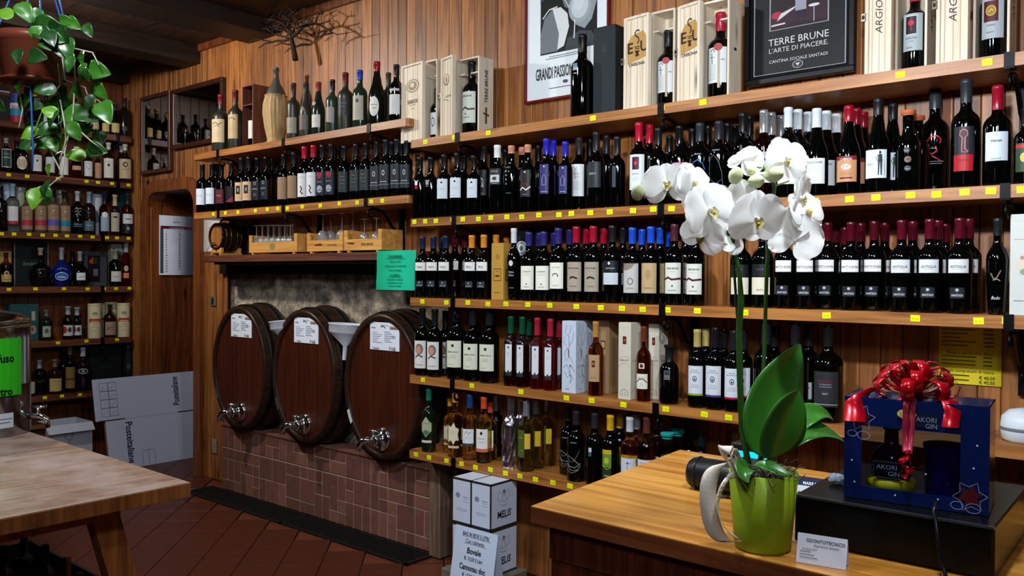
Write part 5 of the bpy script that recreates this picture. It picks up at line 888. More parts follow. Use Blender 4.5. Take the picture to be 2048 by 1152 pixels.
esul = [('p', [(-.38, .5), (.36, .55), (.4, .75), (.25, .83), (-.2, .8), (-.4, .72)], '#b48c4c'), ('t', 'E', -.27, .67, .044, '#2a1410', 1, .03), ('t', 'U', .29, .67, .044, '#2a1410', 1, .03), ('s', [(.1, .83), (.06, .845), (-.02, .845), (-.08, .82), (-.05, .79), (.06, .765), (.08, .73), (.02, .7)], .0055, '#2a1410'), ('r', -.1, .12, .665, .675, '#2a1410'), ('r', -.07, .1, .645, .655, '#2a1410'), ('p', [(-.1, .63), (.12, .63), (.06, .6), (.1, .57), (-.07, .57), (-.03, .6)], '#2a1410'), ('t', 'CARBONIA', 0, .49, .013, '#2a1410', .9, .02)]
argl = [('t', 'ARGIOLAS', 0, .6, .024, '#3a261c', 1.1, 0, .25, math.pi/2)]
crate(850, 874, 120, 798, 846, 127, 'c_white', 152, 'open wine crate, lid stamped with round seal, leftmost of the crates', 'bottle with pale label inside the round-seal crate', sard, lidang=-.1, pxb=868)
crate(912, 958, 116, 875, 908, 113, 'c_terre', 124, 'open wine crate with lettering down its side, beside the round-seal crate', 'dark bottle with red-hill label in the side-lettered crate', santl, terrs, lidang=-.25, pxb=944)
crate(1303, 1350, 20, 1244, 1298, 30, 'c_esu', 34, 'wooden crate with gold-stained lid, beside the tall black box', 'black-capped bottle with red oval seal, in gold-stained crate', esul, lidang=-.12, pxb=1334)
crate(1404, 1459, 0, 1350, 1402, 6, 'c_esur', 14, 'wooden crate with gold-stained lid, nearest the black framed poster', 'red-capped bottle with red oval seal, in gold-stained crate', esul, [('r', -.1, .1, .5, .53, '#2a1c14')], lidang=-.22, pxb=1440)
crate(1792, 1856, -78, 1729, 1784, -75, 'c_bird', -78, 'tall crate holding the pink bird bottle', 'big bottle with red bird on black label, in crate', argl, argl, lidang=-.1, pxb=1823)
crate(1948, 2022, -110, 1872, 1938, -105, 'c_coin', -118, 'tall crate at right holding the gold coin bottle', 'big bottle with gold coin label, in crate', argl, argl, lidang=-.1, pxb=1987)
# black bottle and black box on the top shelf
bt('bigblk', 'large plain black bottle beside black box', H=.37, R=.052, lab=[('r', -.028, -.004, .205, .235, '#8c9cac'), ('r', -.027, -.005, .22, .234, '#5c7890'), ('r', -.024, -.008, .19, .193, SIL)], cap=('#101012', .08))
put('S1', 1165, 70, 'bigblk', 0)
carton('S1', 1187, 1231, 52, .05, .09, '#1d2529', 'tall plain black box beside the gold-stained crate', [('r', -.12, .1, .66, .8, '#2a3338'), ('r', -.1, .08, .67, .79, '#1d2529'), ('r', -.06, .04, .7, .76, '#2a3338')], name='black_box')
# small crate with bottle and the straw flask on the upper left shelf
Y = YF+.08; a, b = atY(484, 175, Y).x, atY(506, 175, Y).x; h = atY(495, 170, Y).z-Z['L1']; w_ = b-a; RB = wood('#4a241a', '#6b3a2a', 'z', .5, name='brown_box_wood')
o = thing('bottle_case', 'brown wooden case standing open around a bottle', 'box', ((a+b)/2, Y, Z['L1'])); t = .008; D = .12
MB().box(-w_/2, -w_/2+t, 0, D, 0, h, RB, .001).box(w_/2-t, w_/2, 0, D, 0, h, RB, .001).box(-w_/2+t, w_/2-t, D-t, D, 0, h, RB).box(-w_/2+t, w_/2-t, 0, D-t, h-t, h, RB).box(-w_/2+t, w_/2-t, 0, D-t, 0, t, RB).build('case_body', o)
MB().box(-w_/2+t, w_/2-t, .0, D-t, h*.68, h*.68+.006, RB).build('divider', o)
bt('inb', 'x', H=.25, R=.035, lab=[rr(.028, .06, .18, '#b6b4ac')]+lines(.018, .14, 3, .014, '#555'), cap=('#141418', .05))
r_ = inst('wine_bottle', None, None, ((a+b)/2, Y+.045, Z['L1']+t+.0005), .4, min(.95, (w_/2-t-.002)/.035)); tag(r_, 'bottle with white label inside the brown case', 'bottle', GRP['L1'])
for nm, me in bottle_meshes(BT['inb']): inst(nm, me, r_)
loc, zt = spot('L1', 552, 136, .1); o = thing('straw_flask', 'bulging straw-wrapped wine flask with grey neck', 'flask', loc); H = zt-Z['L1']
R = .078; straw = wood('#8a6f48', '#c0a070', 'z', .8, knots=False, name='straw')
sb = MB(); n = 44; prof = [(R*.62, 0), (R*.66, H*.08), (R*.85, H*.22), (R, H*.4), (R*.97, H*.52), (R*.8, H*.63)]; vs = []
for r0, z in prof:
    for k in range(n): aa = 2*math.pi*k/n; q = r0*(1+.03*(k % 2)); vs.append((q*math.cos(aa), q*math.sin(aa), z))
sb.add(vs, [(i*n+k, i*n+(k+1) % n, (i+1)*n+(k+1) % n, (i+1)*n+k) for i in range(len(prof)-1) for k in range(n)]+[tuple(range(n))[::-1]], straw)
sb.tube([(R*.66*math.cos(math.radians(a_)), R*.66*math.sin(math.radians(a_)), .012) for a_ in range(0, 361, 15)], .008, straw, 6).tube([(R*.82*math.cos(math.radians(a_)), R*.82*math.sin(math.radians(a_)), H*.63) for a_ in range(0, 361, 15)], .005, straw, 6)
sb.build('straw_wrap', o)
MB().lathe([(R*.78, H*.6), (R*.74, H*.66), (R*.55, H*.74), (R*.33, H*.8), (.018, H*.86), (.016, H*.95), (.019, H*.955), (.019, H)], mat('#4c4a40', .4, noise_amt=.3), 24).build('glass_neck', o)
finish_labels()
# ------------------------------------------------------------------ framed things on the back wall
def frame_on_wall(pxl, pyt, pxr, pyb, label, name, fw, fcol, back_m, items=(), y=YW-.004, th=.03, cat='picture', group=None, toppx=None):
    a, b = atY(pxl, pyb, y).x, atY(pxr, pyb, y).x; zb = atY(pxl, pyb, y).z; zt = atY(toppx or pxl, pyt, y).z
    w_, h = b-a, zt-zb; o = thing(name, label, cat, ((a+b)/2, y, zb), 0, group)
    f = MB(); f.box(-w_/2, w_/2, -th, 0, 0, fw, fcol, .002).box(-w_/2, w_/2, -th, 0, h-fw, h, fcol, .002).box(-w_/2, -w_/2+fw, -th, 0, fw, h-fw, fcol, .002).box(w_/2-fw, w_/2, -th, 0, fw, h-fw, fcol, .002); f.build('frame', o)
    p = MB(); p.box(-w_/2+fw*.8, w_/2-fw*.8, -th*.5, -.002, fw*.8, h-fw*.8, back_m)
    p.pr([scale_item(i, w_, h) for i in items], None, -th*.5, step=.0002); p.build('mirror_glass' if 'mirror' in name else 'print', o); return o, w_, h
MIR = mat('#b9b4ae', .03, 1.0); DKF = wood('#2a120c', '#4a2418', 'z', .35, knots=False, name='dark_frame_wood')
frame_on_wall(287, 197, 346, 351, 'tall narrow dark-framed mirror above the arched doorway', 'wall_mirror', .028, DKF, MIR, cat='mirror')
frame_on_wall(350, 182, 451, 300, 'square dark-framed mirror beside the big cream-label bottle', 'wall_mirror', .03, DKF, MIR, cat='mirror', y=YW-.005)
g1, g2, g3, g4, g5 = '#14171a', '#3a4046', '#6c757c', '#8d969d', '#a9b3ba'
post1 = [('r', -.47, .47, .02, .98, '#d2dfe6'), ('r', -.31, .36, .36, .98, g1),
         ('p', [(-.2, .98), (-.14, .88), (-.02, .82), (.1, .86), (.18, .98)], g3), ('p', [(-.08, .84), (.02, .8), (.1, .84), (.14, .74), (.06, .66), (-.02, .7)], g3),
         ('p', [(.12, .98), (.14, .9), (.24, .86), (.33, .9), (.36, .98)], g4), ('p', [(.12, .9), (.24, .86), (.34, .84), (.36, .7), (.3, .56), (.22, .5), (.12, .54), (.06, .64), (.08, .78)], g4), ('o', .16, .67, .13, .12, '#9aa4ab'), ('o', .16, .68, .1, .095, g5), ('o', .15, .7, .06, .06, '#b6c0c6'), ('p', [(-.31, .98), (-.22, .98), (-.18, .88), (-.24, .8), (-.31, .76)], g2), ('p', [(-.06, .9), (.02, .87), (.1, .9), (.04, .92)], '#4a5056'),
         ('p', [(-.26, .64), (-.16, .7), (-.06, .69), (.0, .62), (.03, .52), (-.02, .42), (-.1, .37), (-.3, .37), (-.31, .5)], g3), ('p', [(-.16, .7), (-.06, .7), (.02, .64), (.04, .54), (-.02, .4), (-.1, .38), (-.08, .5)], '#c3c9cc'), ('s', [(-.28, .64), (-.2, .7), (-.1, .71)], .006, '#c3c9cc'), ('s', [(-.02, .76), (.04, .68), (.1, .72)], .005, '#b0b8bc'),
         ('p', [(.0, .37), (.02, .45), (.16, .49), (.3, .47), (.36, .4), (.36, .36), (0, .36)], g2), ('s', [(.1, .44), (.11, .58)], .006, '#c3c9cc'),
         ('t', 'GRANDI PASSIONI', -.13, .215, .055, '#1c2024', .36, .02), ('r', -.2, .2, .335, .338, '#445'), ('r', -.24, .24, .32, .323, '#445'), ('o', 0, .13, .03, .012, '#445'), ('r', -.2, .2, .09, .094, '#667')]
frame_on_wall(1053, -42, 1221, 210, 'poster in thin red frame with grey photo of a couple', 'framed_poster', .012, mat('#6a1018', .35), mat('#a9b8c0', .5), post1, y=YW-.004, th=.02)
post2 = [('r', -.5, .5, 0, 1, '#0e1013'), ('r', -.42, .42, .075, .95, '#8c9094'), ('r', -.41, .41, .08, .945, '#0e1013'), ('r', -.27, .27, .43, .9, '#9a9ca0'), ('r', -.26, .26, .435, .895, '#24141f'),
         ('p', [(-.26, .48), (.26, .46), (.26, .6), (-.26, .56)], '#321a26'), ('r', -.03, .07, .56, .88, '#8a8c98'), ('r', -.03, .07, .5, .56, '#201828'), ('r', -.02, .06, .78, .88, '#101018'), ('p', [(.08, .66), (.25, .68), (.25, .8), (.14, .78)], '#9a6a68'), ('s', [(.14, .45), (.14, .57)], .004, '#8c90a0'), ('o', .14, .58, .05, .012, '#b0b0b8'), ('o', -.2, .55, .05, .03, '#a02c40'), ('p', [(-.2, .5), (-.04, .58), (-.02, .6), (-.16, .56)], '#a8a4a8'), ('s', [(-.25, .47), (-.12, .475)], .006, '#c0a0a8'), ('o', -.13, .72, .02, .02, W),
         ('t', 'TERRE BRUNE', 0, .335, .027, '#c9c9c9', 1.0, 0), ('t', "L'ARTE DI PIACERE.", 0, .265, .0185, '#c0c0c0', 1.05, 0), ('t', 'CANTINA SOCIALE SANTADI', 0, .175, .0125, '#c0c0c0', 1.0, 0), ('o', 0, .125, .05, .032, '#8c9094'), ('o', 0, .125, .042, .026, '#2a2c30'), ('p', [(-.02, .135), (.02, .135), (0, .11)], '#a9a9a9')]
post2 = [i for i in post2 if i[0] != 'r' or i[1] != -.5]
frame_on_wall(1494, -60, 1713, 176, 'black framed poster with white lettering, between the crates', 'framed_poster', .02, mat('#08080a', .4), mat('#07080a', .7, spec=.15), post2, y=YW-.03, th=.03)
# yellow price list and other paper on the walls
def sheet(name, label, axis, q, pxl, pyt, pxr, pyb, col, items, cat='sign', curl=.004, rz=0, grp=None, rough=.6, flat=0):
    f = atY if axis == 'y' else atX
    A, B = f(pxl, pyb, q), f(pxr, pyb, q); zt = f((pxl+pxr)/2, pyt, q).z; zb = f((pxl+pxr)/2, pyb, q).z
    w_ = (B-A).xy.length; h = zt-zb; c = (A+B)/2
    o = thing(name, label, cat, (c.x, c.y, zb), (0 if axis == 'y' else math.pi/2)+rz, grp)
    mb = MB(); n = 8; vs = []; m = mat(col, rough)
    for j in range(n+1):
        v = j/n; yy = -.0015-curl*(1-v)**2*(1+.5*math.sin(v*9)); vs += [(-w_/2, yy, v*h), (w_/2, yy, v*h), (-w_/2, yy+.0006, v*h), (w_/2, yy+.0006, v*h)]
    fs = []
    for j in range(n):
        a = 4*j; fs += [(a, a+1, a+5, a+4), (a+3, a+2, a+6, a+7), (a+2, a, a+4, a+6), (a+1, a+3, a+7, a+5)]
    mb.add(vs, fs, m, True); mb.build('paper', o)
    pm = MB(); pm.pr([scale_item(i, w_, h) for i in items], None, -.0022-curl*1.5 if not flat else -.0022)
    if items: pm.build('lettering', o)
    return o
txt = lambda y, n: [('r', -.45, -.45+.3+.12*((i*5) % 3), y-.062*i, y-.062*i+.014, '#4a4418') for i in range(n)]+[('r', .22, .38, y-.062*i, y-.062*i+.016, '#4a4418') for i in range(n)]
yel = txt(.9, 6)+[('t', 'Prezzi listino vino sfuso', .0, .955, .011, '#3a3614'), ('t', 'Buste e pacchi vino sfuso', 0, .49, .010, '#3a3614')]+[('r', -.45, .1, y, y+.014, '#4a4418') for y in (.42, .36, .3)]+[('r', .22, .36, y, y+.016, '#4a4418') for y in (.42, .36, .3)]+[('t', 'Prezzi comprensivi di listino', -.02, .21, .010, '#3a3614'), ('t', '€ 40,00', .28, .12, .011, INK), ('t', '€ 40,00', .28, .05, .011, INK), ('r', -.45, .0, .13, .145, '#4a4418'), ('r', -.45, .0, .06, .075, '#4a4418')]
sheet('price_list', 'yellow printed price list on the boards behind the gift box', 'y', YW-.002, 1877, 640, 2003, 769, '#d8c424', yel, curl=.001, flat=1)
sheet('drawing_sheet', 'pale grey sheet pinned left of the little barrel', 'y', YW-.002, 407, 436, 443, 503, '#dcdce0', [('s', [(-.3, .02), (-.1, .2), (.3, .35)], .003, '#4a4a4c'), ('r', -.3, .3, .7, .705, '#8a8a8c'), ('r', -.3, .2, .6, .605, '#8a8a8c'), ('r', -.3, .25, .5, .505, '#8a8a8c')], curl=.001, cat='paper')
# calendar in the passage
nums = []
for i in range(16): nums += [('t', str(i+1), -.3, .735-.0445*i, .0125, INK, 1, .02)]
for i in range(15): nums += [('t', str(i+17), .08, .735-.0445*i, .0125, INK, 1, .02)]
cal = [('r', -.47, -.38, .03, .78, '#4a5468'), ('r', .4, .47, .03, .76, '#4a5468'), ('r', -.46, .46, .775, .825, '#5c1c2c'), ('t', 'DICEMBRE 2018', 0, .79, .0115, '#b8b8c4', 1.1, .02), ('s', [(-.1, .88), (0, .895), (.1, .88)], .003, '#3a3a48'), ('t', 'SANTADI', 0, .91, .009, '#7a8090'), ('o', 0, .95, .01, .006, '#333')]+nums
sheet('wall_calendar', 'white wall calendar for December hanging in the arched passage', 'x', DX0+.016, 318, 432, 386, 550, '#ccd4e4', cal, curl=.0, cat='calendar', flat=1)
# green notice
grn = [('t', 'SI AVVISANO', 0, .85, .016, '#0c2c24', .85, .03), ('r', -.25, .25, .79, .798, '#0c2c24'), ('t', 'I GENTILI CLIENTI', 0, .72, .0085, '#0c2c24', 1, .02), ('t', 'CHE PER ACQUISTI DI VINO SFUSO', 0, .61, .0085, '#0c2c24', .92, .02), ('t', 'PARI O SUPERIORI', 0, .5, .0085, '#0c2c24', 1, .02), ('t', 'A LITRI 5', 0, .375, .014, '#0c2c24', 1, .03), ('r', -.17, .17, .325, .333, '#0c2c24'), ('t', 'RICEVERANNO IN OMAGGIO', 0, .265, .0075, '#0c2c24', .9, .02), ('t', 'CONTENITORE DI VETRO', 0, .18, .0075, '#0c2c24', 1, .02), ('t', 'E TAPPO A CORONA', 0, .1, .0075, '#0c2c24', 1, .02)]
sheet('green_notice', 'bright green printed notice headed SI AVVISANO above the barrels', 'y', YW-.235, 754, 501, 832, 580, '#10c898', grn, curl=.004, flat=0, cat='sign')
# orange slip on left wall end, switch and cover plates
o = thing('light_switch', 'small metal light switch on the boards left of the barrels', 'switch', (atY(428, 602, YW).x, YW-.002, atY(428, 602, YW).z))
MB().box(-.035, .035, -.008, 0, -.035, .035, mat('#8a8474', .35, .6), .002).build('cover_plate', o); MB().box(-.009, .009, -.013, -.008, -.022, .022, mat('#15130f', .4), .001).build('rocker', o)
p = atY(430, 892, YW); o = thing('cover_plate', 'beige blank plate low on the worn wall board', 'plate', (p.x, YW-.002, p.z)); MB().box(-.03, .03, -.006, 0, -.05, .05, mat('#8a7c64', .6), .002).build('plate', o); MB().lathe([(.003, 0), (.003, .002)], IRON, 8, c=(0, 0, 0)).build('screw', o, (0, -.006, 0)).rotation_euler = (math.pi/2, 0, 0)
# ------------------------------------------------------------------ dried branches hanging at the top of the wall
def P(x, y, dep=0): q = atY(480+x/5.76, y/5.76, YW-.13-dep); return q
br_ = MB(); bm2 = mat('#2a1c16', .8, noise_amt=.3)
paths = [([(640, 690), (625, 600), (600, 480), (590, 400), (560, 300), (550, 230)], 14, 6, 0), ([(600, 430), (520, 470), (420, 470), (360, 490), (290, 500), (215, 555)], 7, 2.5, .03), ([(380, 485), (300, 470), (200, 452), (100, 490)], 4, 2.5, .03), ([(590, 400), (500, 340), (430, 300), (360, 290), (295, 265)], 6, 2, -.03), ([(560, 320), (470, 260), (380, 230), (300, 262)], 6, 2, .05),
         ([(550, 260), (490, 190), (420, 200), (375, 160)], 5, 2, .0), ([(500, 210), (410, 150), (388, 98)], 4, 2, .06), ([(555, 230), (535, 150), (560, 100)], 4, 2, .04), ([(610, 420), (660, 380), (720, 310), (800, 285), (870, 268), (940, 300), (1010, 335), (1060, 380)], 9, 3, 0), ([(1060, 380), (980, 400), (900, 425), (855, 465)], 4, 2.5, .03),
         ([(870, 268), (885, 210), (910, 165), (965, 155)], 5, 2, .02), ([(960, 155), (930, 110), (890, 100)], 3, 1.5, .04), ([(690, 320), (650, 250), (640, 165), (740, 98), (820, 160), (870, 160)], 4, 2, .06), ([(905, 280), (960, 265), (1040, 240), (1020, 215)], 4, 2, .01), ([(1040, 365), (1075, 320), (1030, 270)], 3, 1.5, .0), ([(1060, 370), (1120, 400), (1200, 385), (1320, 365)], 3, 1, -.04), ([(915, 330), (905, 380), (870, 440)], 4, 2, .0), ([(600, 400), (620, 330), (690, 300), (760, 270), (840, 270)], 5, 3, .05), ([(620, 380), (560, 330), (470, 350), (330, 310)], 4, 2, .08), ([(600, 460), (500, 420), (400, 400), (320, 340), (300, 300)], 5, 2, .02), ([(840, 270), (800, 220), (730, 210), (700, 260)], 4, 2, .04)]
for pts, r0, r1, dd in paths:
    n = len(pts); br_.tube([P(x, y, dd*(i/n)) for i, (x, y) in enumerate(pts)], [(r0+(r1-r0)*i/(n-1))*.00135 for i in range(n)], bm2, 7)
random.seed(5)
for k in range(34):
    x, y = random.uniform(300, 640), random.uniform(150, 420); pts = [(x, y)]; a = random.uniform(-2.8, -.6)
    for s_ in range(3): a += random.uniform(-.5, .5); x += 38*math.cos(a); y += 34*math.sin(a); pts.append((x, max(y, 25)))
    dd = random.uniform(-.05, .09); br_.tube([P(q, w__, dd) for q, w__ in pts], [.0048, .004, .003, .0018], bm2, 5)
tag(br_.build('dried_branches'), 'dark dried root with tangled branches hanging below the ceiling', 'branch')
# ------------------------------------------------------------------ mantel, glass crates, glasses, little barrel
MZ = 1.577; mx0 = atY(407, 512, YW-.2).x
mt = thing('mantel_shelf', 'thick reddish mantel beam above the barrels carrying glasses', 'shelf', ((mx0+NX1)/2, YW-.2, MZ)); hw = (NX1-mx0)/2
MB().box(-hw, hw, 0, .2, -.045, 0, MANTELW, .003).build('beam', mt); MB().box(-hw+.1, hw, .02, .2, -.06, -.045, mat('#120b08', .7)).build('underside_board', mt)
def gcrate(px0, px1, top, low, dep, label, items, two=False):
    Y = YW-.17; a, b = atY(px0, 500, Y).x, atY(px1, 500, Y).x; h = atY(px0, top, Y).z-MZ; hl = atY((px0+px1)/2, low, Y).z-MZ; c = (a+b)/2; w_ = b-a; f = .012
    o = thing('glass_crate', label, 'crate', (c, Y, MZ), 0, 'yellow wooden crates on the mantel'); t = .009; b0 = f
    MB().box(-w_/2, w_/2, 0, t, b0, hl, CRATEW, .001).box(-w_/2, -w_/2+.03, 0, t, hl, h, CRATEW).box(w_/2-.03, w_/2, 0, t, hl, h, CRATEW).pr([scale_item(i, w_, h) for i in items], None, 0).build('front_board', o)
    for x0 in (-w_/2, w_/2-t): MB().box(x0, x0+t, t, dep-t, b0, h, CRATEW, .001).build('side_board', o)
    MB().box(-w_/2, w_/2, dep-t, dep, b0, h, CRATEW, .001).build('back_board', o); MB().box(-w_/2+t, w_/2-t, t, dep-t, b0, b0+.006, CRATEW).build('base_board', o)
    for x0 in (-w_/2+.03, w_/2-.045): MB().box(x0, x0+.015, .0, .02, 0, b0, CRATEW).build('foot', o)
    return o, w_, b0+.006
o1, wA, fA = gcrate(498, 594, 471, 484, .16, 'yellow crate holding the row of small glasses', [('o', 0, .4, .06, .17, '#8a8050')])
o2, wB, fB = gcrate(614, 685, 466, 480, .16, 'middle yellow crate holding tall glasses', [('p', [(-.3, .42), (-.1, .48), (-.05, .36), (-.25, .36)], '#5a3014'), ('t', 'ROCCA RUBIA', .22, .38, .012, '#5a3014', .75)])
o3, wC, fC = gcrate(688, 763, 461, 478, .16, 'yellow crate at the right end of the mantel', [('p', [(-.42, .46), (-.2, .44), (-.25, .36), (-.4, .4)], '#4a2c14'), ('t', 'TERRE BRUNE', .12, .36, .015, '#4a3420', .8, .02)])
def glassm3(h, r):
    fo = MB().lathe([(.001, 0), (r*.82, .0), (r*.82, .002), (.006, .005)], CLEARG, 20, cap0=False, cap1=False).mesh('glass_foot')
    stt_ = MB().lathe([(.0038, .004), (.003, h*.2), (.003, h*.4), (.005, h*.45)], CLEARG, 10, cap0=False, cap1=False).mesh('stem')
    th = .0012; pr = [(.004, h*.44), (r*.55, h*.47), (r*.92, h*.55), (r, h*.66), (r*.93, h*.82), (r*.78, h)]
    pr2 = pr+[(q-th, z+.0003*0) for q, z in pr[::-1][:-1]]+[(.001, h*.44+.003)]
    return [('foot', fo), ('stem', stt_), ('bowl', MB().lathe(pr2, CLEARG, 20, cap0=False, cap1=False).mesh('bowl'))]
SG, BG_ = glassm3(.155, .027), glassm3(.215, .035)
def glass(px, py_top, parts, H0, Yoff, z0, lab, grp):
    Y = YW-.17+Yoff; p = atY(px, py_top, Y); s = (p.z-MZ-z0)/H0
    o = inst('wine_glass', None, None, (p.x, Y, p.z), 0, s); o.rotation_euler = (math.pi, 0, RND()*6); tag(o, lab, 'glass', grp)
    for nm, me in parts: inst(nm, me, o)
for i in range(7): glass(513+i*11.3, 451, SG, .155, .045, fA, 'small upturned stemmed glass, %s, front row of the left crate' % ('leftmost' if i == 0 else 'rightmost' if i == 6 else ORD[i]+' from left'), 'small glasses in the left crate')
for i in range(6): glass(526+i*12, 449, SG, .155, .115, fA, 'small upturned stemmed glass, %s, back row of the left crate' % ('leftmost' if i == 0 else 'rightmost' if i == 5 else ORD[i]+' from left'), 'small glasses in the left crate')
for i, (px, py, yo) in enumerate([(646, 428, .05), (662, 426, .11), (684, 426, .05), (706, 424, .11)]): glass(px, py, BG_, .215, yo, fB, 'tall upturned wine glass, %s of the tall ones' % ('leftmost' if i == 0 else ORD[i]+' from left'), 'tall glasses in the yellow crates')
for i, (px, py) in enumerate([(729, 438), (753, 436)]): glass(px, py, BG_, .215, .06, fC, ('shorter' if not i else 'rightmost')+' upturned wine glass with glossy foot, right crate', 'tall glasses in the yellow crates')
# little barrel on its cradle
def barrel_shape(mb, hw_, hh, y0, y1, m, hoopm, headm, headpad=.02, bulge=1.06, n=32, hoops=(.08, .3), hoop_t=.004):
    ys = [y0+(y1-y0)*i/8 for i in range(9)]; vs = []
    for y in ys:
        t_ = (y-y0)/(y1-y0); s_ = 1+(bulge-1)*math.sin(min(1, t_)*math.pi/2 if y1-y0 < .3 else t_*math.pi)
        for k in range(n): a = 2*math.pi*k/n; vs.append((hw_*s_*math.cos(a), y, hh*s_*math.sin(a)))
    return vs, ys, n
bp_ = atY(436, 470, YW-.17); o = thing('small_barrel', 'little dark barrel with orange head on a wooden cradle', 'barrel', (bp_.x+.03, YW-.2, MZ)); hh = .082; cz = .125
vs, ys, n = barrel_shape(None, hh, hh, -.0, .16, None, None, None, bulge=1.12)
vs = []
for i in range(9):
    t_ = i/8; s_ = 1+.14*math.sin(t_*math.pi)
    for k in range(28): a = 2*math.pi*k/28; vs.append((hh*s_*math.cos(a), t_*.155, cz+hh*s_*math.sin(a)))
sbm = mat('#1a0f0a', .35)
mb = MB(); mb.add(vs, [(i*28+k, i*28+(k+1) % 28, (i+1)*28+(k+1) % 28, (i+1)*28+k) for i in range(8) for k in range(28)], sbm, True); mb.add(vs[-28:], [tuple(range(28))], sbm)
mb.tube([(hh*math.cos(math.radians(a)), 0, cz+hh*math.sin(math.radians(a))) for a in range(0, 361, 12)], .008, sbm, 6); mb.build('barrel_body', o)
hd = MB(); hd.add([(0, .004, cz)]+[(.076*math.cos(2*math.pi*k/28), .004, cz+.076*math.sin(2*math.pi*k/28)) for k in range(28)], [(0, 1+k, 1+(k+1) % 28) for k in range(28)], wood('#8a5220', '#b87838', 'z', .35, knots=False, name='barrel_head_wood')); hd.build('barrel_head', o)
for t_ in (.16, .36, .66, .86):
    s_ = 1+.14*math.sin(t_*math.pi); MB().tube([(hh*s_*1.01*math.cos(math.radians(a)), t_*.155, cz+hh*s_*1.01*math.sin(math.radians(a))) for a in range(0, 361, 12)], .004, mat('#6a4a2c', .3, .7), 6, cap=False).build('hoop', o)
MB().box(-.06, .06, .0, .02, .015, .05, CRATEW, .002).box(-.06, .06, .13, .15, .015, .05, CRATEW, .002).box(-.06, -.045, -.005, .155, 0, .015, CRATEW).box(.045, .06, -.005, .155, 0, .015, CRATEW).build('cradle', o)
MB().tube([(0, -.0, cz-.055), (0, -.03, cz-.06), (0, -.035, cz-.075)], .005, IRON, 8).tube([(-.018, -.02, cz-.045), (.018, -.02, cz-.045)], .003, IRON, 6).build('spigot', o)
p = atY(470, 455, YW-.03); o = thing('dark_case', 'thin black case standing behind the little barrel', 'box', (p.x, YW-.034, MZ)); MB().box(-.16, .17, 0, .03, 0, .2, mat('#0c0c0e', .5), .012).build('case_body', o); MB().box(-.15, .16, -.001, 0, .14, .145, mat('#1c1c20', .4)).build('seam', o)
